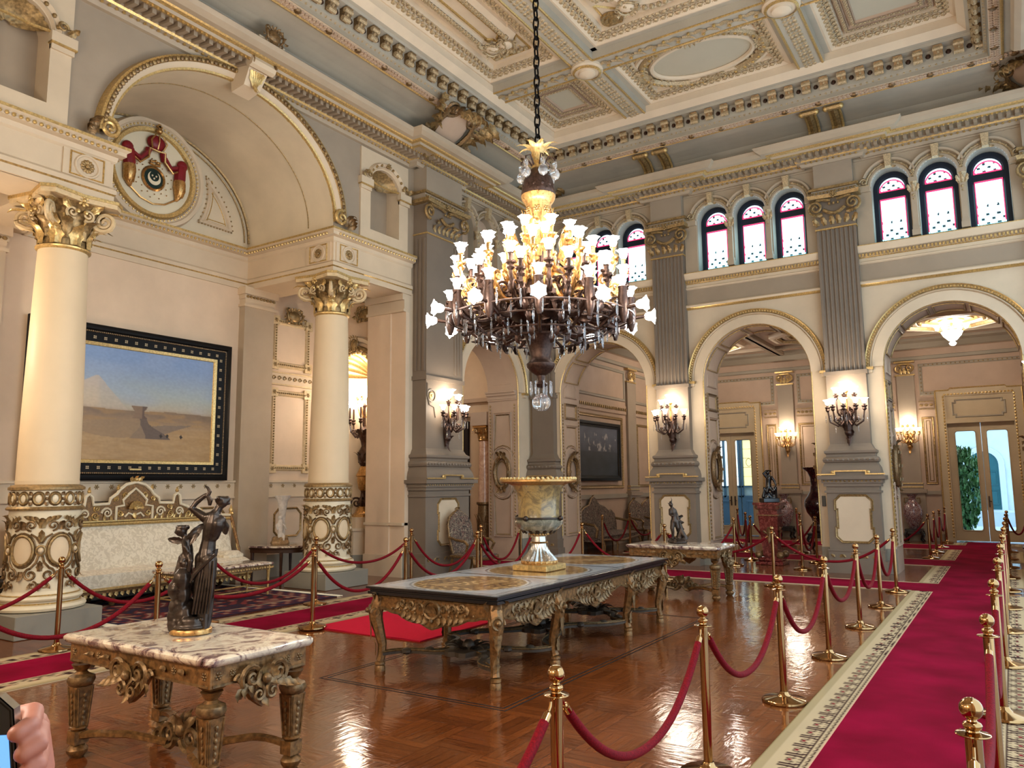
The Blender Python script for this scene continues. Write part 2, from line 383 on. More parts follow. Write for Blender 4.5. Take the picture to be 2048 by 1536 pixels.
# ---- back wall with three arches below and three triple windows above
BAYS=[-7.78,-4.28,-.78]; PILX=[-9.53,-6.03,-2.53,.97]
arB=[hole(c,1.10,0,3.85) for c in BAYS]
wnB=[hole(c+.04+o,.33,6.25,7.38) for c in BAYS for o in (-.8,0,.8)]
m=MB(); m.M=FB(); m.k=0
wallface(m,-10.2,2.3,.45,5.45,[dict(h,zb=.45) for h in arB]); 
m.k=4
for u0,u1 in ((-10.2,-8.88),(-6.68,-5.38),(-3.18,-1.88),(.32,2.3)): m.box(u0,u1,-.02,.02,0,.45)
m.k=1; wallface(m,-10.2,2.3,5.45,6.0)
m.k=2; wallface(m,-10.2,2.3,6.0,8.4,wnB)
m.k=3
for h in arB: reveal(m,h,0,-.95)
m.k=5
for h in wnB: reveal(m,h,0,-.34,16,True)
m.k=0; wallface(m,-10.2,3.3,0,5.6,arB,-.95)
WB=st(m.build('wall_back',[P.cream,P.taupe,P.upper,P.lilac,P.plinth,P.reveal]))
# arch mouldings (gilded outer band), one trim per arch
def archtrim(M,c,zs,a):
    m=MB(); m.M=M
    m.k=0; m.arch(c,zs,a,a,[(0,0),(.0,.05),(.19,.05),(.20,.03)],30)
    m.k=0; m.arch(c,zs,a,a,[(.20,.03),(.215,.08),(.235,.06)],30)
    m.k=2; m.arch(c,zs,a,a,[(.235,.06),(.25,.075),(.285,.075)],30)
    m.k=1; m.arch(c,zs,a,a,[(.285,.075),(.31,.10),(.33,0)],30)
    n=int(pi*(a+.265)/.055)
    m.k=1
    for i in range(n):
        t=pi*(i+.5)/n; m.sph((c+(a+.266)*cos(t),.08,zs+(a+.266)*sin(t)),.02,5,3,(1,.9,1))
    for s in (-1,1):
        x0,x1=sorted((c+s*(a+.17),c+s*(a+.345))); m.k=1; m.box(x0,x1,0,.10,zs-.05,zs); m.k=0; m.box(x0+.02,x1-.02,0,.06,zs-.11,zs-.05)
    # inner bead line of the jambs
    m.k=1; m.tube([(c-a,.01,.5),(c-a,.01,zs)]+[(c+a*cos(pi-pi*i/24),.01,zs+a*sin(pi*i/24)) for i in range(1,24)]+[(c+a,.01,zs),(c+a,.01,.5)],.014,5)
    return trim(m,[P.cream,P.gold,P.dgold])
for h in arB: archtrim(FB(),h['c'],3.85,1.10)
# panels of the arch jambs: long panel, oval medallion, small square panel, lunette
def jamb(M,u0,u1,imp=False):
    # local: x across the jamb, y out of the jamb face
    m=MB(); m.M=M; w=u1-u0; cx=(u0+u1)/2; a0,a1=u0+.14,u1-.14
    zt=3.40 if imp else 3.10; zo=1.98
    # long panel split by the oval: upper and lower parts with curved ends
    R=.40; ew=(a1-a0)/2
    def arcpts(s,n=8): return [(cx-s*ew*cos(pi*q/n)*1.0, zo+s*(.30+.30*sin(pi*q/n))) for q in range(n+1)]
    up=[(a1,zt),(a0,zt)]+[(cx-ew*cos(pi*q/8),zo+.30+.27*sin(pi*q/8)) for q in range(9)]
    lo=[(a0,.48),(a1,.48)]+[(cx+ew*cos(pi*q/8),zo-.30-.27*sin(pi*q/8)) for q in range(9)]
    pr=[(0,0),(.012,.035),(.03,.015),(.045,.03),(.055,0)]
    for g in (up,lo):
        m.k=0; m.pframe(g,pr); m.k=1; m.pframe(g,[(.055,.002),(.065,.014),(.075,.002)])
    m.k=1
    for x in (u0+.05,u1-.05): beads(m,(x,.012,.5),(x,.012,3.6),.075,.022,(1,.6,1.3))
    N=24; m.k=2
    m.tube([(cx+ew*.78*cos(2*pi*i/N),.05,zo+.36*sin(2*pi*i/N)) for i in range(N)],.055,7,closed=True)
    m.k=1; m.tube([(cx+ew*.60*cos(2*pi*i/N),.05,zo+.26*sin(2*pi*i/N)) for i in range(N)],.012,5,closed=True)
    m.k=2
    for q in range(8):
        t=2*pi*q/8; m.tube([(cx+ew*.78*cos(t)-.0,.105,zo+.36*sin(t)-.03),(cx+ew*.78*cos(t),.11,zo+.36*sin(t)+.03)],.022,6)
    for q in (-1,0,1): leaf(m,T(cx+q*.05,.06,zo+.38)@Ry(q*.6),.17,.12,.5); leaf(m,T(cx+q*.05,.06,zo-.38)@Ry(pi-q*.6),.15,.11,.4)
    if imp:
        m.k=0
        for z0,z1,e in ((3.68,3.72,.03),(3.72,3.80,.05),(3.80,3.86,.10),(3.86,3.90,.14)): m.box(u0-.02,u1+.02,0,e,z0,z1)
        pts=[(a0,4.05)]+[(cx-ew*cos(pi*i/10),4.12+.30*sin(pi*i/10)) for i in range(11)]+[(a1,4.05)]
    else:
        m.frame(a0,a1,3.22,3.62,.05,.03); m.k=1; m.frame(a0+.06,a1-.06,3.28,3.56,.012,.012); m.k=0
        pts=[(a0,3.74)]+[(cx-ew*cos(pi*i/10),3.92+.2*sin(pi*i/10)) for i in range(11)]+[(a1,3.74)]
    m.pframe(pts,[(0,0),(.015,.03),(.04,.015),(.05,0)])
    return trim(m,[P.lilac,P.dgold,P.ogold])
def Mjx(x,sg): # jamb plane x=const; local x = world Y, out = sg*X
    return Mx(((0,sg,0,x),(1,0,0,0),(0,0,1,0),(0,0,0,1)))
def Mjy(y,sg): return Mx(((1,0,0,0),(0,sg,0,y),(0,0,1,0),(0,0,0,1)))
for h in arB:
    jamb(Mjx(h['c']-1.10,1),YB+.04,YB+.93)
    if h['c']>-8 : jamb(Mjx(h['c']+1.10,-1),YB+.04,YB+.93)
# soffit panels in the arches
for h in arB:
    m=MB(); N=30
    for q in range(5):
        t0=pi*(.06+.178*q); t1=t0+pi*.15
        def fn(u,v,t0=t0,t1=t1,w=0): return None
        for (ya,yb,ta,tb) in ((.14,.82,t0,t1),):
            rr=1.085; L=[]
            for i in range(9): t=ta+(tb-ta)*i/8; L.append((h['c']+rr*cos(t),YB+ya,3.85+rr*sin(t)))
            R=[]
            for i in range(9): t=tb-(tb-ta)*i/8; R.append((h['c']+rr*cos(t),YB+yb,3.85+rr*sin(t)))
            m.tube(L+R,.018,5,closed=True)
    trim(m,P.dgold)
# string course and dentilled sill, per bay between the pilasters
def seg(M,u0,u1,pieces,mats):
    m=MB(); m.M=M
    for k,prof in pieces:
        m.k=k; L=len(prof)
        m.add([(u,d,z) for u in (u0,u1) for d,z in prof],[(i,i+1,L+i+1,L+i) for i in range(L-1)])
    return m
def bayband(M,u0,u1,full=True):
    m=seg(M,u0,u1,[(1,[(0,5.42),(.05,5.43),(.08,5.46)]),(0,[(.08,5.46),(.09,5.5),(.06,5.53),(0,5.54)]),
        (0,[(0,5.86),(.03,5.87),(.05,5.90),(.02,5.92),(.02,5.98)]),(1,[(.02,5.98),(.04,6.0)]),(0,[(.04,6.0),(.04,6.06),(.10,6.08)]),(0,[(.10,6.08),(.14,6.16),(.15,6.2)]),(1,[(.15,6.2),(.15,6.215),(.02,6.24)]),(0,[(.02,6.24),(0,6.25)])],None)
    m.k=1; blocks(m,(u0+.02,.07,6.03),(u1-.02,.07,6.03),.062,lambda p:m.box(p.x-.017,p.x+.017,.04,.085,p.z-.026,p.z+.026))
    return trim(m,[P.cream,P.gold])
for c in BAYS: bayband(FB(),c-1.42,c+1.42)
# windows ------------------------------------------------------------
def winmesh():
    W=.235
    # lower pane colours: red border, white field with little black squares, cyan towards the sill
    def colr(x,z,lun):
        bx=min(x+W,W-x); red=(.42,.012,.05); wht=(.55,.88,1); cy=(.25,.72,.85); blk=(.004,.009,.012)
        if lun:
            r=hypot(x,z); ed=min(W-r,z)
            if ed<.030: return red
            u,w=(x+.5)/.085,(z)/.07
        else:
            if min(bx,z,.86-z)<.028: return red if (z>.06) else cy
            u,w=(x+.5)/.085,z/.085
        fu,fw=u%1-.5,w%1-.5
        if max(abs(fu),abs(fw))<.33 and (int(u)+int(w))%2==0 and (lun or z<.30+.12*sin(x*40)):
            return blk
        if not lun and z<.3:
            f=z/.3; return tuple(cy[i]*(1-f)+wht[i]*f for i in range(3))
        return wht
    lo=MB(); lo.col=[]
    nu,nv=42,70
    for i in range(nu+1):
        for j in range(nv+1):
            x=-W+2*W*i/nu; z=.86*j/nv; lo.v.append((x,0,z)); lo.col.append(colr(x,z,False))
    lo.f=[(i*(nv+1)+j,(i+1)*(nv+1)+j,(i+1)*(nv+1)+j+1,i*(nv+1)+j+1) for i in range(nu) for j in range(nv)]; lo.mi=[0]*len(lo.f)
    up=MB(); up.col=[]; nr,na=20,52
    for i in range(nr+1):
        for j in range(na+1):
            r=W*i/nr; a=pi*j/na; x,z=r*cos(a),r*sin(a); up.v.append((x,0,z)); up.col.append(colr(x,z,True))
    up.f=[(i*(na+1)+j,(i+1)*(na+1)+j,(i+1)*(na+1)+j+1,i*(na+1)+j+1) for i in range(nr) for j in range(na)]; up.mi=[0]*len(up.f)
    fr=MB()
    o=[(-.33,0),(.33,0)]+[(.33*cos(pi*i/16),1.13+.33*sin(pi*i/16)) for i in range(17)]
    fr.pframe(o[:1]+o[1:2]+o[2:],[(0,.0),(0,.06),(.075,.06),(.105,.03),(.105,0)])
    fr.box(-.27,.27,.0,.055,.94,1.07)
    return lo,up,fr
t=NT('lit_stained_glass'); a=t.n('ShaderNodeVertexColor'); a.layer_name='Col'; t.set(rough=.4,es=5.5); t.l(a,0,t.b,0); t.l(a,0,t.b,'Emission Color'); P.stained=t.m
P.wframe=paint('dark_blue_joinery',(26,34,48),.4)
lo_,up_,fr_=winmesh(); WN=[0]; wproto=None
def window(M,u):
    global wproto
    WN[0]+=1
    Z=M@T(u,-.33,6.25)
    if wproto is None:
        r=st(empty('window_1')); fr_.build('window_frame',P.wframe,r); a=lo_.build('pane',P.stained,r,False); a.location=(0,.03,.075); b=up_.build('upper_pane',P.stained,r,False); b.location=(0,.03,1.075); wproto=r
    else: r=copy_tree(wproto); r.name='window_%d'%WN[0]
    r.matrix_world=Z; r.rotation_mode='XYZ'; return r
def dec(M):  # decompose helper for proper rotation frames (local x along wall, y out)
    return M
def FBp(): return Mx(((-1,0,0,0),(0,-1,0,YB),(0,0,1,0),(0,0,0,1)))    # right-handed twin of FB (x mirrored)
for c in BAYS:
    for o in (-.8,0,.8): window(FBp(),-(c+.04+o))
# window surrounds: colonnettes, archivolts, keystones, impost scrolls
def winsurround(M,c,name=None,blind=False):
    m=MB(); m.M=M; zs=7.38
    for o in (-.8,0,.8):
        m.k=0; m.arch(c+o,zs,.33,.33,[(0,0),(.015,.05),(.05,.05),(.06,.03)],18)
        m.k=1; m.arch(c+o,zs,.33,.33,[(.06,.03),(.085,.06),(.11,.03)],18)
        for i in range(11):
            t=pi*(i+.5)/11; m.sph((c+o+.415*cos(t),.05,zs+.415*sin(t)),.024,5,3,(1,.7,1))
        m.k=0; m.arch(c+o,zs,.44,.44,[(0,.02),(.015,.09),(.05,.10),(.065,.05),(.075,0)],18,.12*pi,.88*pi)
        m.k=1; m.add([(c+o-.06,.05,zs+.30),(c+o+.06,.05,zs+.30),(c+o+.075,.05,zs+.56),(c+o-.075,.05,zs+.56),(c+o-.05,.13,zs+.32),(c+o+.05,.13,zs+.32),(c+o+.065,.16,zs+.55),(c+o-.065,.16,zs+.55)],[(4,5,6,7),(0,1,5,4),(1,2,6,5),(2,3,7,6),(3,0,4,7)])
        for s in (-1,1): leaf(m,T(c+o+s*.05,.06,zs+.33)@Ry(s*2.0),.12,.07,.3)
    for o in (-.4,.4):
        x=c+o
        m.k=0; m.box(x-.07,x+.07,0,.14,6.25,6.36); m.box(x-.06,x+.06,0,.12,6.36,6.42); m.box(x-.05,x+.05,0,.10,6.42,7.1)
        m.box(x-.075,x+.075,0,.13,7.30,7.38)
        m.k=1; m.lathe([(.05,0),(.06,.06),(.045,.12),(.075,.2)],8,(x,.06,7.1))
        for i in range(3): leaf(m,T(x+(i-1)*.05,.10,7.1)@Ry((i-1)*.3),.19,.08,.5)
        m.sph((x,.11,7.03),.03,6,4); m.sph((x,.1,6.96),.022,6,4)
        rosette(m,T(x,.06,7.52),.05,6)
    for s in (-1,1):
        x=c+s*1.22; x0,x1=sorted((x-s*.08,x+s*.2))
        m.k=0; m.box(x0,x1,0,.10,7.28,7.40); m.box(min(c+s*1.14,c+s*1.42),max(c+s*1.14,c+s*1.42),0,.03,6.25,7.28)
        m.k=1; m.box(x0,x1,.0,.105,7.385,7.40)
        scroll(m,T(x+s*.03,.06,7.48)@S(s,1,1),.07,1.4,.02); leaf(m,T(x+s*.10,.05,7.42)@Ry(s*1.0),.16,.1,.6)
    # frame moulding above the arches
    m.k=0; m.box(c-1.42,c+1.42,0,.02,7.95,8.0)
    return trim(m,[P.upper,P.orn])
for c in BAYS: winsurround(FB(),c+.04)
# ---- pilasters
def pilaster(M,c,w=.72,d=.17,half=None,name='pilaster',flute='front'):
    root=st(empty('pilaster'))
    u0,u1=c-w/2,c+w/2
    # pedestal with panel
    m=MB(); m.M=M
    pw=w/2+.10
    m.k=0; m.box(c-pw-.06,c+pw+.06,0,d+.14,0,.24); m.box(c-pw-.02,c+pw+.02,0,d+.10,.24,.40); m.box(c-pw,c+pw,0,d+.08,.40,1.48)
    for z0,z1,e in ((.40,.44,.03),(1.48,1.52,.03),(1.52,1.60,.0),(1.60,1.66,.04),(1.66,1.73,.07),(1.73,1.80,.13)): m.box(c-pw-e,c+pw+e,0,d+.08+e,z0,z1)
    y=d+.081
    x0,x1,z0,z1=c-.31,c+.31,.58,1.42; q=.09
    pts=[(x0+q,z0),(x1-q,z0),(x1,z0+q),(x1,z0+.24),(x1-.03,z0+.24),(x1-.03,z1-.24),(x1,z1-.24),(x1,z1-q),(x1-q,z1),(x0+q,z1),(x0,z1-q),(x0,z1-.24),(x0+.03,z1-.24),(x0+.03,z0+.24),(x0,z0+.24),(x0,z0+q)]
    m.k=1; m.add([(a,y+.002,b) for a,b in pts],[tuple(range(len(pts)))])
    m.k=2; m.pframe(pts,[(-.035,0),(-.025,.025),(-.008,.012),(0,.02),(.012,0)],y)
    beads(m,(c-pw-.06,d+.15,1.70),(c+pw+.06,d+.15,1.70),.07,.02)
    # carved band at the foot
    for i in range(9): leaf(m,T(c-pw+.08+i*(2*pw-.16)/8,d+.10,.29)@Ry((i%2-.5)*1.6),.09,.07,.3)
    m.k=3
    g=[(c-pw-.13,1.815),(c-.26,1.815),(c-.26,1.875),(c+.26,1.875),(c+.26,1.815),(c+pw+.13,1.815)]
    m.pframe(g,[(0,0),(0,.03),(-.022,.03),(-.022,0)],d+.2,False)
    for s in (-1,1): m.sph((c+s*.31,d+.21,1.86),.035,8,5,(1,.6,1))
    m.build('pedestal',[P.grey,P.cream,P.dgold,P.gold],root)
    # attic base and shaft
    m=MB(); m.M=M; m.k=0
    pr=[(.16,1.80),(.16,1.86),(.14,1.95),(.10,2.02),(.09,2.04),(.12,2.06),(.13,2.10),(.11,2.14),(.07,2.16),(.07,2.2),(.10,2.23),(.10,2.27),(.05,2.3),(.02,2.36),(0,2.4)]
    L=len(pr)
    for sx in (0,):
        vs=[]
        for e,z in pr: vs+=[(u0-e,0,z),(u0-e,d+e,z),(u1+e,d+e,z),(u1+e,0,z)]
        m.add(vs,[(i*4+j,i*4+j+1,i*4+j+5,i*4+j+4) for i in range(L-1) for j in range(3)])
    beads(m,(u0-.1,d+.13,2.10),(u1+.1,d+.13,2.10),.09,.032,(1.2,.8,.8))
    m.build('base',[P.grey],root)
    m=MB(); m.M=M; m.k=0
    zt=6.70
    m.box(u0,u1,0,d,2.4,3.72); m.box(u0-.03,u1+.03,0,d+.03,3.72,3.80)
    nf=8; fw=(w-.06)/nf
    if flute=='front':
        # fluted field: rounded channels
        def col(i):
            x=u0+.03+i*fw
            return [(x,d,),(x+.012,d),(x+.02,d-.022),(x+fw/2,d-.03),(x+fw-.02,d-.022),(x+fw-.012,d)]
        pts=[(u0,0),(u0,d)]
        for i in range(nf): pts+=col(i)
        pts+=[(u1-.03,d),(u1,d),(u1,0)]
        m.add([(x,y,z) for z in (3.80,zt-.07) for x,y in pts],[(i,i+1,len(pts)+i+1,len(pts)+i) for i in range(len(pts)-1)])
    else:
        m.box(u0,u1,0,d,3.80,zt-.07)
        for s in flute:
            for i in range(3):
                x=(u1-.30+.09*i) if s>0 else (u0+.06+.09*i)
                m.box(x,x+.05,d,d+.022,3.9,zt-.15)
        for i in range(3): m.box(u0-.022,u0,.06+.1*i,.11+.1*i,3.9,zt-.15)
    m.k=1; m.box(u0-.02,u1+.02,0,d+.03,zt-.07,zt-.045); m.k=0; m.box(u0-.005,u1+.005,0,d+.01,zt-.045,zt)
    m.build('shaft',[P.grey,P.gold],root)
    # capital: volutes, leaves, swag
    m=MB(); m.M=M
    m.k=0; m.box(u0,u1,0,d,zt,7.3); m.k=1
    m.add([(u0-.12,0,7.26),(u1+.12,0,7.26),(u1+.10,d+.12,7.26),(c,d+.06,7.26),(u0-.10,d+.12,7.26),(u0-.12,0,7.33),(u1+.12,0,7.33),(u1+.12,d+.15,7.33),(c,d+.08,7.33),(u0-.12,d+.15,7.33)],[(0,4,3,2,1),(4,9,8,3),(3,8,7,2),(5,6,7,8,9),(0,5,9,4),(1,2,7,6)])
    for s in (-1,1):
        scroll(m,T(c+s*(w/2-.02),d+.06,7.08)@S(s,1,1)@Ry(radians(100)),.15,1.8,.032,28,6)
        m.tube([(c+s*.06,d+.05,7.20),(c+s*.2,d+.07,7.23),(c+s*(w/2-.04),d+.07,7.23)],.03,6)
        for i in range(3): leaf(m,T(c+s*(.06+.13*i),d+.0,zt+.02)@Ry(s*.25*i),.24,.13,.55)
        m.tube([(c+s*q*.2,d+.06,7.03-.10*cos(q*pi/2)) for q in (0,.25,.5,.75,1)],.035,6)
        leaf(m,T(c+s*.22,d+.03,6.95)@Ry(s*1.7),.18,.12,.4)
    for i in range(3): m.sph((c-.08+.08*i,d+.07,7.13),.03,6,4)
    rosette(m,T(c,d+.1,7.30),.075,8)
    m.build('capital',[P.grey,P.dgold],root)
    # plain block and gilt ribbon above the capital
    m=MB(); m.M=M; m.k=0; m.box(u0-.06,u1+.06,0,d,7.33,7.5); m.box(u0,u1,0,d-.01,7.5,8.02)
    m.k=1; m.box(u0-.10,u1+.10,0,d+.05,7.45,7.5); beads(m,(u0-.06,d+.01,7.40),(u1+.06,d+.01,7.40),.07,.028,(1.2,.6,.9))
    m.build('attic_block',[P.slate,P.dgold],root)
    return root
pilaster(FB(),-9.28,.58)
for c in PILX[1:]: pilaster(FB(),c)
# ---- left wall ------------------------------------------------------
aL=hole(14.2,1.10,0,3.85); VAULT=hole(7.28,2.02,6.12,6.30,1.62)
nR=hole(10.6,.40,6.42,7.34,.33); nL=hole(14.66-10.6,.40,6.42,7.34,.33)
m=MB(); m.M=FL()
m.k=0; wallface(m,11.3,16,.45,5.45,[dict(aL,zb=.45)]); m.k=4; m.box(11.2,13.0,-.02,.02,0,.45); m.box(15.3,16,-.02,.02,0,.45)
m.k=1; wallface(m,11.3,16,5.45,6.0); m.k=2
bl=[hole(13.98+o,.33,6.25,7.38) for o in (-.8,0,.8)]
wallface(m,11.3,16,6.0,8.4,bl); m.k=5
for h in bl: reveal(m,h,0,-.14,16,True)
m.k=3; m.add([(12.7,-.14,6.2),(15.3,-.14,6.2),(15.3,-.14,7.8),(12.7,-.14,7.8)],[(0,1,2,3)])
m.k=6; wallface(m,3.3,11.3,6.12,8.4,[nL,VAULT,nR],n=32)
m.k=0; wallface(m,YF,3.3,0,8.4)
m.k=3; reveal(m,aL,0,-.85)
WL=st(m.build('wall_left',[P.cream,P.taupe,P.taupe,P.lilac,P.plinth,P.greygreen,P.slate]))
archtrim(FL(),14.2,3.85,1.10); bayband(FL(),12.75,15.4); winsurround(FL(),13.98,blind=True)
jamb(Mjy(15.3,-1),XL-.83,XL-.04,True)
pilaster(FL(),12.06,1.18,.34,flute=(1,))
m=MB(); m.M=FL(); m.k=0; rosette(m,T(11.62,.345,3.42),.08,12); m.k=1; m.tube([(11.62+.12*cos(2*pi*i/20),.35,3.42+.12*sin(2*pi*i/20)) for i in range(20)],.012,5,closed=True); m.tube([(11.5,.35,3.66),(11.5,.35,3.42),(11.56,.35,3.24),(11.7,.35,3.2),(11.75,.35,3.0)],.012,5); trim(m,[P.gold,P.grey])
pilaster(FL(),14.66-12.06,1.18,.34,flute=(1,))
# corner pilaster on the left wall side
m=MB(); m.M=FL(); 
# cream aedicules with shell niches over the entablature
for c,sg in ((10.6,1),(14.66-10.6,-1)):
    m=MB(); m.M=FL()
    m.k=0; h=hole(c,.40,6.42,7.34,.33); wallface(m,c-.66,c+.66,6.22,7.95,[h],.03); reveal(m,h,.03,-.30,18,True)
    m.add([(c-.66,0,6.2),(c-.66,0,7.95),(c-.66,.03,7.95),(c-.66,.03,6.2)],[(0,1,2,3)]); m.add([(c+.66,0,6.2),(c+.66,0,7.95),(c+.66,.03,7.95),(c+.66,.03,6.2)],[(0,1,2,3)])
    m.k=3; m.add([(c-.5,-.30,6.4),(c+.5,-.30,6.4),(c+.5,-.30,7.9),(c-.5,-.30,7.9)],[(0,1,2,3)])
    m.k=0
    for s in (-1,1):
        x0,x1=sorted((c+s*.38,c+s*.70)); m.box(x0,x1,0,.09,7.22,7.36); m.box(x0+.02,x1-.02,0,.06,7.14,7.22)
        m.k=1; m.box(x0,x1,0,.095,7.205,7.225); m.k=0
    m.arch(c,7.36,.40,.33,[(0,.03),(.02,.08),(.05,.06),(.09,.10),(.12,.03)],18)
    m.k=2
    for i in range(9):
        t=pi*(i+.5)/9; m.sph((c+.46*cos(t),.08,7.36+.39*sin(t)),.03,6,4)
    shell(m,T(c,-.25,7.36)@S(1,1,.85),.40,7,.22); rosette(m,T(c,.12,7.74),.07,7)
    m.k=1; m.tube([(c-.40,.03,7.36),(c-.2,.02,7.34),(c+.2,.02,7.34),(c+.40,.03,7.36)],.02,6)
    m.k=2
    for s in (-1,1):
        scroll(m,T(c+s*.5,.1,7.44)@S(s,1,1),.07,1.4,.022); leaf(m,T(c+s*.58,.08,7.38)@Ry(s*.9),.18,.12,.6)
    trim(m,[P.cream,P.gold,P.dgold,P.taupe])
# ---- alcove behind the columns
XA=-11.95
m=MB()
m.M=FL(XA); m.k=0; wallface(m,3.3,11.35,.42,6.2); m.k=2; m.add([(3.3,0,0),(11.35,0,0),(11.35,0,.42),(3.3,0,.42)],[(0,1,2,3)])
# side walls: right one holds a niche
nich=hole(-11.05,.47,0,3.95)
m.M=Mjy(11.35,-1); m.k=0; wallface(m,XA,XL,.42,6.2,[dict(nich,zb=.42)]); m.k=2; m.add([(XA,0,0),(-11.52,0,0),(-11.52,0,.42),(XA,0,.42)],[(0,1,2,3)]); m.add([(-10.58,0,0),(XL,0,0),(XL,0,.42),(-10.58,0,.42)],[(0,1,2,3)])
m.M=Mjy(3.3,1); m.k=0; wallface(m,XA,XL,0,6.2)
WA=st(m.build('wall_alcove',[P.pink,P.cream,P.plinth]))
# niche: half-round recess with gilded shell
m=MB(); m.k=0
N=14
vs=[];fs=[]
for i in range(N+1):
    a=pi*i/N; x=-11.05-.47*cos(a); y=11.35+.5*sin(a); vs+=[(x,y,0),(x,y,3.93)]
for i in range(N): fs.append((2*i,2*i+2,2*i+3,2*i+1))
m.add(vs,fs); m.add([vs[2*i] for i in range(N+1)],[tuple(range(N+1))])
m.k=1
def shl(u,v):
    a=pi*v; t=u*pi/2; rip=abs(sin(9*v*pi)); r=.47*(1-.05*(1-rip)); return (-11.05-r*cos(a)*cos(t)*1.0 if False else -11.05-r*cos(a)*sin(t), 11.35+.48*cos(t)*(1-.04*(1-rip)), 3.93+r*sin(a)*sin(t))
m.grid(shl,8,54)
for i in range(10):
    a=pi*(i+.5)/10; m.sph((-11.05-.47*cos(a),11.33,3.93+.47*sin(a)),.05,6,5)
m.k=2; m.M=Mjy(11.35,-1); m.arch(-11.05,3.93,.5,.5,[(0,0),(.02,.05),(.08,.05),(.10,.02)],20); m.k=0; m.arch(-11.05,3.93,.66,.66,[(0,0),(.03,.08),(.10,.10),(.14,0)],20)
m.k=2; cartouche(m,T(-11.05,.06,4.55),.24,.34,(2,2)); m.k=0
for s in (-1,1):
    x0,x1=sorted((-11.05+s*.42,-11.05+s*.8)); m.box(x0,x1,0,.08,3.82,3.95)
m.k=2; cartouche(m,T(-10.75,.05,5.15),.5,.3,(2,2))
trim(m,[P.cream,P.gold,P.dgold])
# vault and lunette
m=MB(); N=32; m.k=0
pts=[(VAULT['c']-2.02,6.12)]+[(VAULT['c']-2.02*cos(pi*i/N),6.30+1.62*sin(pi*i/N)) for i in range(N+1)]+[(VAULT['c']+2.02,6.12)]
vs=[];fs=[]
for y,z in pts: vs+=[(XL,y,z),(XA,y,z)]
for i in range(len(pts)-1): fs.append((2*i,2*i+1,2*i+3,2*i+2))
m.add(vs,fs); m.M=FL(XA); m.add([(y,0,z) for y,z in pts],[tuple(range(len(pts)))])
m.M=Mx.Identity(4); m.box(XA-.1,XL-.02,3.3,11.35,8.1,8.2)
st(m.build('ceiling_alcove',[P.lun]))
def entry(mb): pass
# arch moulding of the vault with carved leaf band, end scrolls and keystone
m=MB(); m.M=FL(); c=VAULT['c']
A,B=2.02,1.62
m.k=1; m.arch(c,6.30,A,B,[(0,-.01),(.0,.05),(.03,.06)],48); m.k=0; m.arch(c,6.30,A,B,[(.03,.06),(.05,.09),(.10,.11)],48)
m.k=2; m.arch(c,6.30,A,B,[(.10,.11),(.13,.15),(.16,.15)],48); m.k=1; m.arch(c,6.30,A,B,[(.16,.15),(.19,.14),(.21,0)],48)
n=90
for i in range(n):
    t=pi*(i+.5)/n; m.k=2 if i%2 else 3; m.sph((c+(A+.13)*cos(t),.15,6.30+(B+.13)*sin(t)),.038,5,4,(1,.6,1))
for s in (-1,1):
    m.k=1; scroll(m,T(c+s*(A+.06),.13,6.36)@S(s,1,1)@Ry(radians(-60)),.14,1.7,.035,26,6)
    m.k=3
    for i in range(4): leaf(m,T(c+s*(A+.22),.10,6.24)@Ry(s*(.1+.42*i)),.32-.03*i,.16,.7)
m.k=0; m.add([(c-.16,.0,7.75),(c+.16,.0,7.75),(c+.2,.0,8.3),(c-.2,.0,8.3),(c-.15,.28,7.80),(c+.15,.28,7.80),(c+.19,.55,8.26),(c-.19,.55,8.26)],[(4,5,6,7),(0,1,5,4),(1,2,6,5),(2,3,7,6),(3,0,4,7)])
m.tube([(c-.22,.48,8.1),(c+.22,.48,8.1)],.09,8); m.box(c-.24,c+.24,.1,.72,8.22,8.42)
m.k=1
for i in range(5): leaf(m,T(c+(i-2)*.055,.40,8.02)@Ry(pi+(i-2)*.25)@Rx(.45),.34,.15,.25)
m.k=3
for s in (-1,1): scroll(m,T(c+s*.2,.5,8.1)@Rz(s*pi/2),.09,1.4,.02)
cartouche(m,T(c,.74,8.48),.34,.26,(3,3))
trim(m,[P.cream,P.gold,P.dgold,P.ogold])
# thin gilt lines on the vault (inner arch line and lunette edge)
m=MB()
for X,e,r in ((XL-.62,.0,.012),(XA+.03,.0,.03),(XA+.03,-.1,.012)):
    m.tube([(X,c-(A+e)*cos(pi*i/40),6.30+(B+e)*sin(pi*i/40)) for i in range(41)],r,6)
trim(m,[P.dgold])
# lunette panels: two curved triangles with bead borders
m=MB(); m.M=FL(XA)
for s in (-1,1):
    o=[]; a2,b2=A-.36,B-.30
    for i in range(13): t=radians(5+46*i/12); o.append((c+s*a2*cos(t),6.30+b2*sin(t)))
    for i in range(11):
        t=radians(16-(16+33.5)*i/10); o.append((c+s*1.08*cos(t),7.02+1.08*sin(t)))
    m.k=0; m.pframe(o,[(0,0),(.02,.03),(.06,.015),(.08,.03),(.10,0)]); m.k=1; m.pframe(o,[(.12,0),(.13,.012),(.14,0)])
    m.k=2
    for q in range(len(o)): 
        a_,b_=V((o[q][0],.03,o[q][1])),V((o[(q+1)%len(o)][0],.03,o[(q+1)%len(o)][1])); beads(m,a_,b_,.06,.016)
trim(m,[P.cream,P.gold,P.dgold])
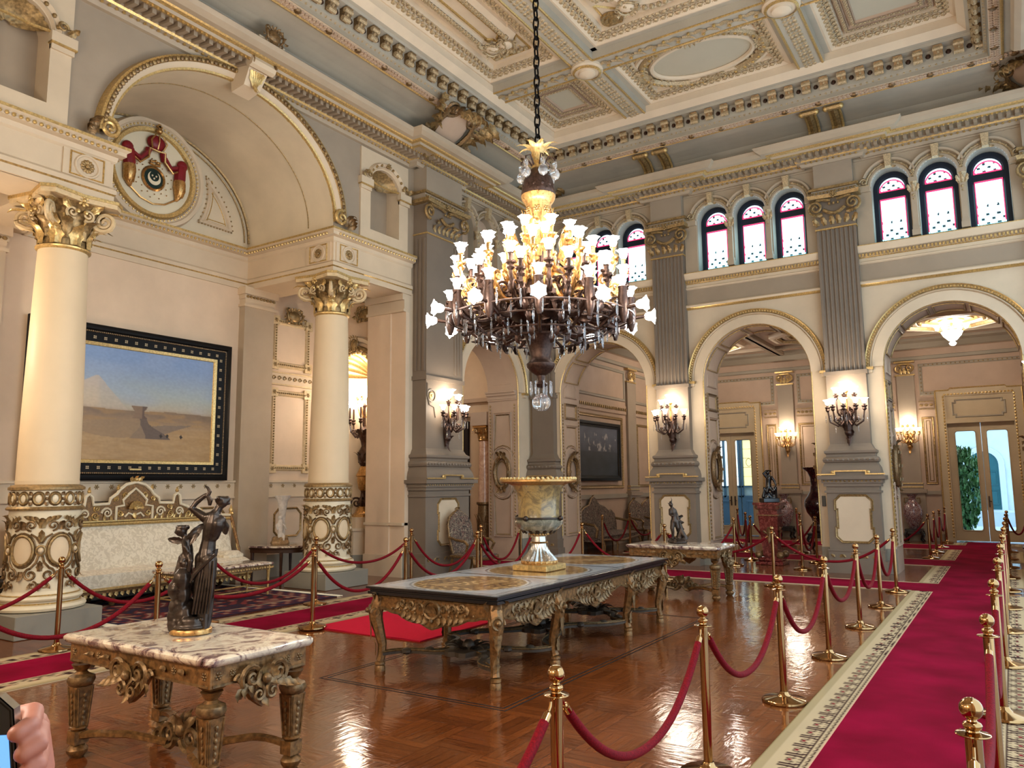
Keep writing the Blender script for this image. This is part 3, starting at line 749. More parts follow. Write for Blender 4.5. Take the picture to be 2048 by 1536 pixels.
# royal crest medallion on the lunette
crest=empty('crest_medallion',(XA+.02,c,7.02),0,'round crest with crimson mantle, crown and crescent high in the arched alcove','emblem')
FLo=Mx(((0,1,0,0),(1,0,0,0),(0,0,1,0),(0,0,0,1)))
m=MB(); m.M=FLo
m.k=0; m.lathe([(0,.03),(.72,.03),(.74,.06)],48); 
def disc(mb,r0,prof,n=48):
    vs=[];fs=[];L=len(prof)
    for i in range(n):
        a=2*pi*i/n
        for dr,o in prof: vs.append(((r0+dr)*cos(a),o,(r0+dr)*sin(a)))
    for i in range(n):
        for j in range(L-1): fs.append((i*L+j,((i+1)%n)*L+j,((i+1)%n)*L+j+1,i*L+j+1))
    mb.add(vs,fs)
m=MB(); m.M=FLo; m.k=0; disc(m,0,[(0,.03),(.70,.03)]); m.build('field',[P.white],crest)
m=MB(); m.M=FLo; m.k=0; disc(m,.70,[(0,.03),(.01,.09),(.07,.10),(.09,.05)]); m.k=1; disc(m,.79,[(0,.05),(.02,.08),(.06,.07),(.08,.1),(.14,.1),(.18,0)])
m.k=0
for i in range(72): a=2*pi*i/72; m.sph((.82*cos(a),.08,.82*sin(a)),.022,5,4)
m.build('frame',[P.gold,P.cream],crest)
P.crimson=paint('crimson_enamel',(120,24,30),.4); P.green=paint('dark_green_enamel',(16,40,36),.3)
m=MB(); m.M=FLo
for s in (-1,1):
    m.sph((s*.50,.08,.28),.10,10,8,(1,.6,1)); m.tube([(s*.48,.07,.25),(s*.46,.08,.02),(s*.44,.07,-.18)],[.09,.10,.07],8); m.tube([(s*.46,.07,.24),(s*.28,.08,.16),(s*.16,.08,.30)],[.05,.05,.05],6)
    m.tube([(s*.16,.07,.24),(s*.13,.08,.38)],[.05,.06],6)
m.sph((0,.08,.52),.16,14,10,(1.05,.5,.85))
m.build('mantle',[P.crimson],crest)
for s in (-1,1):
    m=MB(); m.M=FLo
    m.tube([(s*.46,.08,-.02),(s*.455,.09,-.14),(s*.46,.08,-.26),(s*.42,.07,-.38)],[.10,.105,.085,.02],9)
    for q in range(4): m.tube([(s*(.40+.04*q),.16,-.06),(s*(.40+.04*q),.165,-.2),(s*(.40+.03*q),.13,-.32)],.012,4)
    m.build('tassel',[P.copper],crest)
m=MB(); m.M=FLo
pts=[]
for s in (1,-1): pass
m.tube([(-.42,.06,-.36),(-.22,.06,-.5),(0,.06,-.55),(.22,.06,-.5),(.42,.06,-.36)],.016,5)
m.tube([(-.50,.10,.20),(-.30,.13,.07),(-.15,.12,.22),(-.14,.12,.38),(0,.14,.36),(.14,.12,.38),(.15,.12,.22),(.30,.13,.07),(.50,.10,.20)],.02,6); m.sph((0,.16,.71),.05,8,6); m.box(-.02,.02,.13,.16,.74,.84); m.box(-.05,.05,.13,.16,.78,.81); m.tube([(-.09,.07,.14),(0,.08,.12),(.09,.07,.14)],.02,6)
for q in (-.08,-.04,0,.04,.08): m.sph((q,.08,.18+.02*(abs(q)<.03)),.026,6,4)
for q in (-.11,0,.11): m.tube([(q*.9,.13,.40),(q*1.3,.17,.52),(q*.6,.16,.64)],.014,5)
for q in range(26):
    a=2*pi*q/26; rr=.27+.07*(q%2); m.sph((rr*cos(a),.045,-.10+rr*sin(a)),.012,4,3)
m.v=m.v; k_=m
disc(m,.17,[(0,.05),(.02,.08),(.05,.05)],24); m.v[-72:]=[(x,y,z-.10) for x,y,z in m.v[-72:]]
m.build('gilt_trim',[P.copper],crest)
m=MB(); m.M=FLo; disc(m,0,[(0,.06),(.17,.05)],24); m.M=FLo@T(0,0,-.10); o=m; m.M=FLo; m.v=[(x,y,z-.10) for x,y,z in m.v]; m.build('shield',[P.green],crest)
m=MB(); m.M=FLo
po=[(.118*cos(radians(t)),.118*sin(radians(t))-.10) for t in range(120,421,10)]; pi_=[(.088*cos(radians(t)),.088*sin(radians(t))-.066) for t in range(400,139,-10)]
m.prism(po+pi_,.062,.07)
for x,z in ((-.036,-.06),(.036,-.06),(0,-.105)): m.sph((x,.066,z),.017,6,4)
m.build('crescent',[P.white],crest)
# entablature all round the alcove
path=[(XL,3.26),(XL,5.34),(XA,5.34),(XA,9.32),(XL,9.32),(XL,11.4)]
m=MB()
pr=[(-.02,5.40),(.03,5.40),(.03,5.50),(.05,5.52),(.05,5.58),(.01,5.62),(.01,5.94),(.04,5.97),(.05,6.03),(.12,6.05),(.12,6.10),(.16,6.13),(.16,6.17),(.0,6.22),(-.5,6.23)]
moldc(m,path,pr,[0,0,1,0,0,0,0,0,0,0,0,1,0,0])
def along(path,fn,step):
    for a,b in zip(path[:-1],path[1:]):
        a=V((a[0],a[1],0)); b=V((b[0],b[1],0)); t=(b-a).normalized(); nr=V((t.y,-t.x,0)); L=(b-a).length; n=max(1,int(L/step))
        for i in range(n): fn(a.lerp(b,(i+.5)/n),nr,t)
m.k=1; along(path,lambda p,nr,t:m.sph(tuple(p+nr*.13+V((0,0,6.075))),.026,5,4,(1,1,1)),.075)
m.k=0
for s in (1,-1):
    y0=7.33+s*1.99; y1=7.33+s*4.07
    ya,yb=sorted((y0,y1)); m.box(XL-.75,XL-.005,ya,yb,5.40,6.15)
    ya,yb=sorted((y0,7.33+s*2.74)); m.box(XA,XL-.01,ya+.01,yb,5.41,6.15); ya,yb=sorted((7.33+s*3.9,7.33+s*4.07)); m.box(XA,XL-.75,ya,yb,5.41,6.1)
    m.k=2; ya,yb=sorted((7.33+s*2.7,7.33+s*4.0)); m.box(XA,XL-.7,ya,yb,5.66,5.75)
    m.k=1; yc=(ya+yb)/2; 
    ring_=[(XA+.2,ya+.2),(XL-.95,ya+.2),(XL-.95,yb-.2),(XA+.2,yb-.2)]
    m.tube([(x,y,5.65) for x,y in ring_],.03,6,closed=True); m.k=3; m.tube([(x+(.12 if x<-11 else -.12),y+(.12 if y<yc else -.12),5.65) for x,y in ring_],.025,6,closed=True); m.k=0
trim(m,[P.cream,P.gold,P.wood,P.dgold])
# square rosettes over the columns
for s in (1,-1):
    y0=7.33+s*1.99
    for fr_M in (FL(XL+.012)@T(y0+s*.34,0,5.78), Mjy(y0-s*.012,-s)@T(XL-.34,0,5.78)):
        m=MB(); m.M=fr_M; m.k=0; m.box(-.30,.30,0,.02,-.17,.17); m.k=1; m.frame(-.22,.22,-.155,.155,.02,.018,y=.02)
        m.k=0; N=24; m.tube([(.15*cos(2*pi*i/N),.025,.14*sin(2*pi*i/N)) for i in range(N)],.018,6,closed=True); m.k=2; rosette(m,T(0,.02,0),.095,12)
        trim(m,[P.cream,P.gold,P.dgold])
# alcove wall articulation: dado rail with studs, pilasters, framed panels
m=MB(); m.M=FL(XA)
m.k=0
for y0,y1 in ((5.06,9.16),(9.84,11.0),(3.7,4.50)):
    m.box(y0,y1,0,.04,1.52,1.80); m.box(y0,y1,0,.07,1.78,1.82); m.box(y0,y1,0,.06,1.50,1.53); m.box(y0,y1,0,.03,1.64,1.66)
    m.k=1
    n=int((y1-y0)/.235)
    for i in range(n): rosette(m,T(y0+(i+.5)*(y1-y0)/n,.035,1.72),.045,6)
    m.k=0
for y0,y1 in ((9.16,9.84),(4.50,5.06)):
    m.k=5; m.box(y0,y1,0,.16,0,5.05); m.k=0; m.box(y0-.05,y1+.05,0,.22,5.28,5.42); m.box(y0-.03,y1+.03,0,.19,5.05,5.1); m.box(y0-.02,y1+.02,0,.18,5.2,5.28); m.box(y0,y1,0,.17,5.1,5.2)
    m.k=1; beads(m,(y0,.19,5.24),(y1,.19,5.24),.07,.03,(1.3,.7,1))
for y0,y1 in ((9.90,10.95),(3.40,4.42)):
    m.k=3; m.frame(y0+.05,y1-.05,2.0,3.58,.12,.04); m.frame(y0+.05,y1-.05,4.02,5.0,.12,.04)
    m.k=1
    for z0,z1 in ((2.0,3.58),(4.02,5.0)):
        for x in (y0+.11,y1-.11): beads(m,(x,.05,z0+.12),(x,.05,z1-.12),.05,.018)
        for z in (z0+.06,z1-.06): beads(m,(y0+.15,.05,z),(y1-.15,.05,z),.05,.018)
        for x in (y0+.10,y1-.10):
            for z in (z0+.05,z1-.05): m.k=3; m.box(x-.09,x+.09,0,.05,z-.09,z+.09); m.k=1; rosette(m,T(x,.05,z),.05,6)
    m.k=1; cartouche(m,T((y0+y1)/2,.05,5.08),.42,.3,(1,1)); m.k=0; m.box(y0,y1,0,.05,3.68,3.92); m.k=3; m.box(y0,y1,0,.06,3.9,3.93); m.box(y0,y1,0,.06,3.67,3.7); m.k=1
    for i in range(8): scroll(m,T(y0+.07+i*(y1-y0)/8,.05,3.80),.05,1.2,.014,12,4)
    # lower panel with chamfered corners
    x0,x1=y0+.2,y1-.15; q=.12; pts=[(x0+q,.72),(x1-q,.72),(x1,.72+q),(x1,1.3-q),(x1-q,1.3),(x0+q,1.3),(x0,1.3-q),(x0,.72+q)]
    m.k=1; m.pframe(pts,[(0,0),(.015,.03),(.035,.02),(.045,0)])
m.k=1
for x0,x1 in ((5.6,6.5),(8.3,9.0)):
    q=.10; pts=[(x0+q,.72),(x1-q,.72),(x1,.72+q),(x1,1.36-q),(x1-q,1.36),(x0+q,1.36),(x0,1.36-q),(x0,.72+q)]; m.pframe(pts,[(0,0),(.015,.03),(.035,.02),(.045,0)])
m.M=Mjy(11.35,-1)
m.k=4; m.box(-10.62,-10.02,0,.14,0,5.05); m.k=0; m.box(-10.66,-9.66,0,.20,5.28,5.42); m.box(-10.64,-9.66,0,.17,5.05,5.1); m.box(-10.62,-9.66,0,.15,5.1,5.28); m.box(-10.64,-9.66,0,.17,.95,1.0); m.box(-10.64,-9.66,0,.17,0,.4); m.k=4; m.box(-10.02,-9.66,0,.10,0,5.05)
trim(m,[P.cream,P.dgold,P.grey,P.gcream,P.pink,P.alc])
# ---- right wall and the wall behind the camera (same storey lines, with windows)
m=MB(); m.M=FR(); m.k=0
wnR=[hole(-(y)+o,.33,6.25,7.38) for y in (14.0,.66) for o in (-.8,0,.8)]
wallface(m,-YB-.1,-YF+.1,0,6.0); wallface(m,-YB-.1,-YF+.1,6.0,8.4,[]); WR=st(m.build('wall_right',[P.cream]))
m=MB(); m.M=FF(); wnF=[hole(c+o,.33,6.25,7.38) for c in BAYS for o in (-.8,0,.8)]
m.k=0; wallface(m,XL-.1,XR+.1,0,6.0); wallface(m,XL-.1,XR+.1,6.0,8.4,wnF)
for h in wnF: reveal(m,h,0,-.34,12,True)
WF=st(m.build('wall_front',[P.cream]))
for c in BAYS:
    for o in (-.8,0,.8): window(Mx(((1,0,0,0),(0,1,0,YF),(0,0,1,0),(0,0,0,1))),c+o)  # unseen windows repeated from the back wall, added for the daylight of their panes
# ---- main cornice and cove
def res(base,axis): pass
e=.14
def path_room():
    p=[(XL,YF)]
    for c in (14.66-12.06,12.06): p+=[(XL,c-.75),(XL+.2,c-.75),(XL+.2,c+.75),(XL,c+.75)]
    p+=[(XL,YB)]
    for c in PILX[1:3]: p+=[(c-.52,YB),(c-.52,YB-e),(c+.52,YB-e),(c+.52,YB)]
    p+=[(XR,YB)]
    for c in (12.06,14.66-12.06): p+=[(XR,c+.75),(XR-.2,c+.75),(XR-.2,c-.75),(XR,c-.75)]
    p+=[(XR,YF)]
    return p
PR=path_room()
m=MB()
pr=[(0,7.98),(.05,7.99),(.08,8.05),(.14,8.07),(.16,8.10),(.17,8.13),(.42,8.15),(.44,8.12),(.52,8.12),(.54,8.16),(.60,8.17),(.62,8.19),(.70,8.20),(.78,8.25),(.82,8.31),(.80,8.33),(.25,8.38)]
moldc(m,PR,pr,[0,0,0,1,0,0,0,1,0,1,1,0,0,0,0,0],True)
def alongc(path,fn,step,closed=True):
    along(path+[path[0]] if closed else path,fn,step)
vis=lambda p: p.y>-.5 and p.x<2
m.k=2
def dent(p,nr,t):
    if not vis(p): return
    c=p+nr*.29; q=t*.03; a=nr*.12
    vs=[];
    for z in (8.06,8.145):
        for s1,s2 in ((-1,-1),(1,-1),(1,1),(-1,1)): vs.append(tuple(c+q*s1+a*s2+V((0,0,z+(.03 if s2<0 and z<8.1 else 0)))))
    m.add(vs,[(0,3,2,1),(0,1,5,4),(1,2,6,5),(2,3,7,6),(3,0,4,7)])
along(PR,dent,.125)
m.k=1
along(PR,lambda p,nr,t: vis(p) and m.sph(tuple(p+nr*.48+V((0,0,8.11))),.022,5,3),.075)
along(PR,lambda p,nr,t: vis(p) and m.sph(tuple(p+nr*.11+V((0,0,8.05))),.026,5,3),.10)
trim(m,[P.upper,P.gold,P.taupe])
# cove and upper mouldings follow the plain rectangle
RC=[(XL,YF),(XL,YB),(XR,YB),(XR,YF)]
m=MB()
cv=[(.2,8.36)]+[(.22+.86*(1-cos(t)),8.36+.44*sin(t)) for t in [radians(q) for q in range(0,91,10)]]
moldc(m,RC,cv,0,True)
moldc(m,RC,[(1.08,8.80),(1.075,8.775),(1.10,8.765),(1.12,8.785)],1,True); moldc(m,RC,[(1.12,8.785),(1.15,8.77),(1.28,8.80)],2,True)
moldc(m,RC,[(1.28,8.80),(1.30,8.79),(1.31,8.86),(1.36,8.90)],3,True); moldc(m,RC,[(1.36,8.90),(1.37,9.13),(1.52,9.15),(1.53,9.20),(1.58,9.22)],0,True); moldc(m,RC,[(1.58,9.22),(1.70,9.32),(1.71,9.62)],2,True)
st(m.build('cove',[P.ceilgrey,P.gold,P.ceil,P.greygreen]))
m=MB()
m.k=0
along(RC,lambda p,nr,t: vis(p) and m.sph(tuple(p+nr*1.325+V((0,0,8.885))),.026,5,3),.10)
def modil(p,nr,t):
    if not vis(p): return
    M=Mx(((t.x,nr.x,0,p.x+nr.x*1.37),(t.y,nr.y,0,p.y+nr.y*1.37),(0,0,1,8.93),(0,0,0,1)))
    k=m.M; m.M=M; m.k=0
    m.tube([(-.075,.07,.03),(.075,.07,.03)],.045,7); m.tube([(-.08,.12,.15),(.08,.12,.15)],.04,7)
    m.k=1; m.add([(-.07,0,.02),(.07,0,.02),(.07,.09,.04),(-.07,.09,.04),(-.07,0,.2),(.07,0,.2),(.07,.16,.2),(-.07,.16,.2)],[(0,3,2,1),(0,1,5,4),(1,2,6,5),(2,3,7,6),(3,0,4,7)])
    m.k=0; leaf(m,T(0,.07,-.02),.15,.11,.25,2,5,2); m.sph((0,.10,.09),.03,6,4); m.M=k
along(RC,modil,.305)
m.k=3
def rosb(p,nr,t):
    if vis(p): m.sph(tuple(p+nr*1.375+t*.1525+V((0,0,9.03))),.045,6,4)
along(RC,rosb,.305)
# leaf-scale torus band under the cove edge
m.k=2
def scale_(p,nr,t):
    if vis(p):
        for q in (-.035,.035): m.sph(tuple(p+nr*(1.205+q)+t*(q)+V((0,0,8.775))),.038,5,3,(1,1,.6))
along(RC,scale_,.075)
m.k=1
along(RC,lambda p,nr,t: vis(p) and m.sph(tuple(p+nr*1.21+V((0,0,8.77))),.075,6,4,(.9,.9,.5)),.62)
trim(m,[P.orn,P.ogold,P.lilac,P.wood])
# ---- coffered ceiling (local frame: x = world X, y = down, z = world Y)
ZC=9.62
CM=Mx(((1,0,0,0),(0,0,1,0),(0,-1,0,ZC),(0,0,0,1)))
m=MB(); m.M=CM; m.add([(XL,0,YF),(XR,0,YF),(XR,0,YB),(XL,0,YB)],[(0,1,2,3)]); st(m.build('ceiling',[P.ceil]))
xs=[XL+1.70,-6.03,-2.53,XR-1.70]; ys=[YF+1.70,14.66-12.06,12.06,YB-1.70]
bw=.24
def flowers(mb,p0,p1,step=.15,r=.045,y=.1):
    step*=.78; r*=1.12
    n=max(1,int((V(p1)-V(p0)).length/step)); p0=V((p0[0],y,p0[1])); p1=V((p1[0],y,p1[1])); d=(p1-p0).normalized(); q=V((d.z,0,-d.x))
    for i in range(n):
        c=p0.lerp(p1,(i+.5)/n); mb.sph(tuple(c),r,5,3,(1,.6,1)); mb.sph(tuple(c+d*step*.5+q*r*.8),r*.55,4,3,(1,.6,1)); mb.sph(tuple(c+d*step*.5-q*r*.8),r*.55,4,3,(1,.6,1))
m=MB(); m.M=CM
def beam(p0,p1,along_x):
    m.k=0
    (x0,z0),(x1,z1)=p0,p1
    if along_x: m.box(x0,x1,0,.30,z0-bw,z0+bw); m.box(x0,x1,0,.16,z0-bw-.10,z0+bw+.10)
    else: m.box(x0-bw,x0+bw,0,.30,z0,z1); m.box(x0-bw-.10,x0+bw+.10,0,.16,z0,z1)
    d=V((x1-x0,z1-z0)).normalized(); q=V((-d.y,d.x))
    m.k=1
    for s in (-1,1): m.tube([(x0+q.x*s*(bw-.03),.305,z0+q.y*s*(bw-.03)),(x1+q.x*s*(bw-.03),.305,z1+q.y*s*(bw-.03))],.022,5)
    L=(V(p1)-V(p0)).length; n=int(L/.22)
    for i in range(n):
        c=V(p0).lerp(V(p1),(i+.5)/n); s=1 if i%2 else -1; a=atan2(d.y,d.x)
        M_=T(c.x,.30,c.y)@Ry(-a); m.k=2 if along_x else 3
        if along_x:
            leaf(m,M_@T(-.12,0,0)@Ry(pi/2-.35*s),.25,.14,.18,3,5,2); leaf(m,M_@T(.10,0,0)@Ry(-pi/2-.5*s),.16,.12,.2,3,5,2); m.k=1; m.sph(tuple((M_@V((.02,.03,-.07*s)))),.035,5,3)
        else:
            for a_ in (-.075,0,.075):
                for b_ in (-.1,0,.1): m.sph(tuple(M_@V((b_+a_*.3,.0,a_))),.042,5,3,(1,.6,1))
for z in ys[1:3]: beam((xs[0],z),(xs[3],z),True)
for x in xs[1:3]: beam((x,ys[0]),(x,ys[3]),False)
for x in xs[1:3]:
    for z in ys[1:3]:
        m.k=4; m.lathe([(.0,0),(.30,0)],20); m.v=m.v; 
        k=m.M; m.M=CM@T(x,.30,z)@Rx(-pi/2); m.lathe([(.30,0),(.30,.05),(.24,.09),(.16,.09),(.15,.13),(.08,.16),(0,.17)],24); m.k=1; m.lathe([(.25,.05),(.27,.09),(.23,.11)],24,cap=False); m.M=k
st(m.build('ceiling_beams',[P.ceilgrey,P.gold,P.orn,P.orn,P.ceil]))
P.cpanel=paint('coffer_panel',(182,172,150),.6,.05)
def cpanel(i,j,kind):
    x0,x1=xs[i]+(bw+.10 if i else 0),xs[i+1]-(bw+.10 if i<2 else 0); z0,z1=ys[j]+(bw+.10 if j else 0),ys[j+1]-(bw+.10 if j<2 else 0)
    m=MB(); m.M=CM; m.k=0
    fl=[(0,.16),(.04,.17),(.22,.06),(.24,.09),(.27,.09),(.28,0)]
    m.frame(x0,x1,z0,z1,0,0,fl)
    m.k=2
    for a,b in (((x0+.12,z0+.12),(x1-.12,z0+.12)),((x1-.12,z0+.12),(x1-.12,z1-.12)),((x1-.12,z1-.12),(x0+.12,z1-.12)),((x0+.12,z1-.12),(x0+.12,z0+.12))): flowers(m,a,b,.16,.048,.13); q_=(V(b)-V(a)).normalized(); w_=V((-q_.y,q_.x)); flowers(m,tuple(V(a)+w_*.10+q_*.1),tuple(V(b)+w_*.10-q_*.1),.16,.04,.10)
    cx,cz=(x0+x1)/2,(z0+z1)/2
    if kind=='square':
        for o,w,k in ((.30,.10,2),(.43,.02,3)):
            m.k=k if k!=2 else 3; m.frame(x0+o,x1-o,z0+o,z1-o,0,0,[(0,0),(.01,.06),(.04,.05),(.07,.03),(.09,.05),(.11,0)])
            m.k=2
            for a,b in (((x0+o+.05,z0+o+.05),(x1-o-.05,z0+o+.05)),((x1-o-.05,z0+o+.05),(x1-o-.05,z1-o-.05)),((x1-o-.05,z1-o-.05),(x0+o+.05,z1-o-.05)),((x0+o+.05,z1-o-.05),(x0+o+.05,z0+o+.05))): flowers(m,a,b,.09,.024,.07)
        m.k=4; q=.50; m.add([(x0+q,.012,z0+q),(x1-q,.012,z0+q),(x1-q,.012,z1-q),(x0+q,.012,z1-q)],[(0,1,2,3)])
    elif kind=='oval':
        A,B=1.08,.72; N=48
        def ell(a,b,y): return [(cx+a*cos(2*pi*i/N),y,cz+b*sin(2*pi*i/N)) for i in range(N)]
        m.k=4; m.add(ell(A-.16,B-.16,.012),[tuple(range(N))])
        m.k=0; m.tube(ell(A-.12,B-.12,.03),.05,6,closed=True); m.tube(ell(A+.18,B+.18,.03),.05,6,closed=True)
        m.k=2; m.tube(ell(A+.06,B+.06,.05),.07,6,closed=True)
        for i in range(64):
            t=2*pi*i/64; m.k=2 if i%2 else 1; m.sph((cx+(A+.06)*cos(t),.10,cz+(B+.06)*sin(t)),.042,5,3)
        for t in (0,pi/2,pi,3*pi/2):
            cartouche(m,T(cx+(A+.12)*cos(t),.06,cz+(B+.10)*sin(t))@Ry(pi/2-t),.5,.40,(2,2))
        for sx in (-1,1):
            for sz in (-1,1):
                a,b=cx+sx*((x1-x0)/2-.40),cz+sz*((z1-z0)/2-.38); tri=[(a,b),(a-sx*.62,b),(a,b-sz*.38)]
                m.k=1; m.pframe(tri,[(0,0),(.015,.03),(.035,.02),(.04,0)]); m.k=2
                for u in range(4): m.sph((a-sx*(.08+.1*u),.03,b-sz*(.07+.02*(u%2))),.045,6,4); 
                for u in range(2): m.sph((a-sx*(.08+.1*u),.03,b-sz*.18),.04,6,4)
    else:
        # long panel with lobed ends
        hx,hz=(x1-x0)/2-.55,(z1-z0)/2-.55; r=hx*.62
        pts=[]
        for s in (1,-1):
            arc=[(cx+r*cos(t),cz+s*(hz-.55+ r*1.0*sin(abs(t)) ) ) for t in [pi*i/14 for i in range(15)]]
            if s>0: pts+=[(cx+hx,cz+s*(hz-.85)),(cx+hx,cz+s*(hz-.55)),(cx+r+.12,cz+s*(hz-.55)),(cx+r+.12,cz+s*(hz-.50))]+[(cx+r*cos(pi*i/14),cz+hz-.40+r*.9*sin(pi*i/14)) for i in range(15)]+[(cx-r-.12,cz+s*(hz-.50)),(cx-r-.12,cz+s*(hz-.55)),(cx-hx,cz+s*(hz-.55)),(cx-hx,cz+s*(hz-.85))]
            else: pts+=[(cx-hx,cz-(hz-.85)),(cx-hx,cz-(hz-.55)),(cx-r-.12,cz-(hz-.55)),(cx-r-.12,cz-(hz-.50))]+[(cx-r*cos(pi*i/14),cz-hz+.40-r*.9*sin(pi*i/14)) for i in range(15)]+[(cx+r+.12,cz-(hz-.50)),(cx+r+.12,cz-(hz-.55)),(cx+hx,cz-(hz-.55)),(cx+hx,cz-(hz-.85))]
        m.k=0; m.pframe(pts,[(-.16,0),(-.15,.05),(-.04,.09),(0,.06),(.03,.07),(.05,0)])
        m.k=1; m.pframe(pts,[(.10,0),(.11,.03),(.13,.03),(.14,0)])
        m.k=2
        for a,b in zip(pts,pts[1:]+pts[:1]):
            if (V(a)-V(b)).length>.12: flowers(m,a,b,.11,.04,.10)
            else: m.sph((a[0],.11,a[1]),.05,5,4)
        for s in (1,-1):
            for sx in (1,-1): cartouche(m,T(cx+sx*r*.9,.08,cz+s*(hz-.40+r*.5))@Ry(-sx*s*.8+(pi if s<0 else 0)),.36,.34,(0,2))
            m.k=1
            for sx in (1,-1):
                a,b=cx+sx*((x1-x0)/2-.40),cz+s*((z1-z0)/2-.40); m.pframe([(a,b),(a-sx*.55,b),(a,b-s*.55)],[(0,0),(.015,.03),(.035,.02),(.04,0)])
                m.k=2
                for u in range(4): m.sph((a-sx*(.08+.08*u),.03,b-s*(.08+.03*(u%2))),.045,6,4)
                m.k=1
    trim(m,[P.ceil,P.gold,P.orn,P.lilac,P.cpanel])
for i in range(3):
    for j in range(3):
        cpanel(i,j,'long' if j==1 else ('square' if i!=1 else 'oval'))
# central panel extra: stepped cross frame and round boss
m=MB(); m.M=CM
cx=XC; 
for z in (10.75,14.66-10.75):
    s=1 if z>YC else -1
    m.k=0; 
    k=m.M; m.M=CM@T(-5.15,.02,z+.55*s)@Rx(-pi/2); m.lathe([(.20,0),(.19,.04),(.13,.03),(.12,.06),(.06,.05),(.05,.09),(0,.11)],24); m.M=CM@T(-3.41,.02,z+.55*s)@Rx(-pi/2); m.lathe([(.20,0),(.19,.04),(.13,.03),(.12,.06),(.06,.05),(.05,.09),(0,.11)],24); m.M=k
trim(m,[P.dgold])
# ---- brackets and cartouches in the cove
def bracketpair(M,u,lbl):
    r=empty('cove_bracket',tuple((M@V((u,0,8.3))).xyz),0,lbl,'bracket','paired console brackets in the cove')
    off=T(*(-V(r.location)))
    for s in (-1,1):
        m=MB(); m.M=off@M@T(u+s*.22,.0,0)
        pts=[(0,.62,8.36),(0,.50,8.44),(0,.50,8.58),(0,.66,8.70),(0,.95,8.76)]
        for q in (-.09,.09): m.k=0; m.tube([(q,y,z) for _,y,z in pts],.028,6)
        m.k=1; m.tube([(0,y,z) for _,y,z in pts],.07,6)
        m.tube([(-.13,.98,8.74),(.13,.98,8.74)],.06,8); m.tube([(-.12,.62,8.38),(.12,.62,8.38)],.045,8)
        for i in range(3): leaf(m,T((i-1)*.07,.58,8.36)@Ry(pi+(i-1)*.4),.12,.09,-.4)
        m.k=0; m.sph((-.13,.98,8.74),.06,8,6); m.sph((.13,.98,8.74),.06,8,6)
        m.build('console',[P.gold,P.dgold],r)
    return r
bracketpair(FB(),-6.03,'pair of gilt scroll brackets in the cove left of the middle window group')
bracketpair(FB(),-2.53,'pair of gilt scroll brackets in the cove right of the middle window group')
def covecart(loc,rz,lbl,sc=1.0):
    r=empty('cove_cartouche',loc,rz,lbl,'cartouche','cartouches in the cove')
    m=MB(); m.M=Rx(radians(-55))@S(sc); cartouche(m,Mx.Identity(4),.75,.85,(0,1)); m.build('shield',[P.lilac,P.ogold],r)
    m=MB(); m.M=Rx(radians(-55))@S(sc)
    for s in (-1,1):
        for i in range(4): leaf(m,T(s*(.32+.06*i),.04,-.1+.16*i)@Ry(s*(.7+.35*i)),.34,.2,.6)
    for i in range(5): leaf(m,T(.0+(i-2)*.06,.14,.30)@Ry((i-2)*.35),.36,.14,.8)
    m.sph((0,.10,-.42),.08,8,6)
    for i in range(4): leaf(m,T((i-1.5)*.06,.06,-.40)@Ry(pi-(i-1.5)*.4),.22,.12,.5)
    m.build('foliage',[P.dgold],r); return r
def onL(y): return (XL+.55,y,8.62)
covecart((-8.72,11.42,8.60),-pi/2,'large scrolled cartouche with gilt plume in the cove above the grey corner pier',1.3)
covecart((XL+.62,YB-.62,8.52),-pi*.75-0,'carved cartouche in the far corner of the cove behind the chandelier stem',.8)
covecart((XR-.72,YB-.66,8.60),pi*.75,'carved cartouche with leafy scroll in the right corner of the cove',.95)
# ---- room beyond the left arch
def quadwall(name,vs,mt): m=MB(); m.add(vs,[(0,1,2,3)]); return st(m.build(name,mt))
w_=quadwall('wall_sideroom_far',[(-14.5,YB+.15,0),(-10.5,YB+.15,0),(-10.5,YB+.15,5.5),(-14.5,YB+.15,5.5)],P.pink); quadwall('wall_sideroom_left',[(-14.5,12.1,0),(-14.5,16.2,0),(-14.5,16.2,5.5),(-14.5,12.1,5.5)],P.pink); quadwall('wall_sideroom_near',[(-14.5,12.1,0),(-10.5,12.1,0),(-10.5,12.1,5.5),(-14.5,12.1,5.5)],P.pink); quadwall('ceiling_sideroom',[(-14.5,12,5.5),(-10.5,12,5.5),(-10.5,16.2,5.5),(-14.5,16.2,5.5)],P.ceil)
m=MB(); m.add([(-10.52,12.1,0),(-10.52,13.0,0),(-10.52,13.0,5.5),(-10.52,12.1,5.5)],[(0,1,2,3)]); m.add([(-10.52,13,4.95),(-10.52,16.2,4.95),(-10.52,16.2,5.5),(-10.52,13,5.5)],[(0,1,2,3)]); m.add([(-10.52,15.3,0),(-10.52,16.2,0),(-10.52,16.2,5.5),(-10.52,15.3,5.5)],[(0,1,2,3)]); st(m.build('wall_sideroom_right',P.pink))
m=MB()
for z in (3.42,3.78): m.box(-14.5,-10.5,YB-.02,YB+.15,z,z+.1)
trim(m,P.lilac)
d=st(empty('door_1',(-12.40,YB+.13,0))); m=MB(); m.bbox(-.75,.75,-.06,.04,0,3.32,.01); m.build('door_leaf',P.dark,d); m=MB()
for z in (.25,1.1,1.95): m.frame(-.6,.6,z,z+.7,.08,-.03,[(0,-.0),(.03,.03),(.06,.01),(.08,0)],y=.0)
m.M=S(1,-1,1)@T(0,.06,0); 
m2=MB(); m2.M=S(1,-1,1)@T(0,.06,0)
for z in (.25,1.1,1.95,2.5): m2.frame(-.6,.6,z,z+.45,.08,.03)
m2.build('door_panels',P.wood,d)
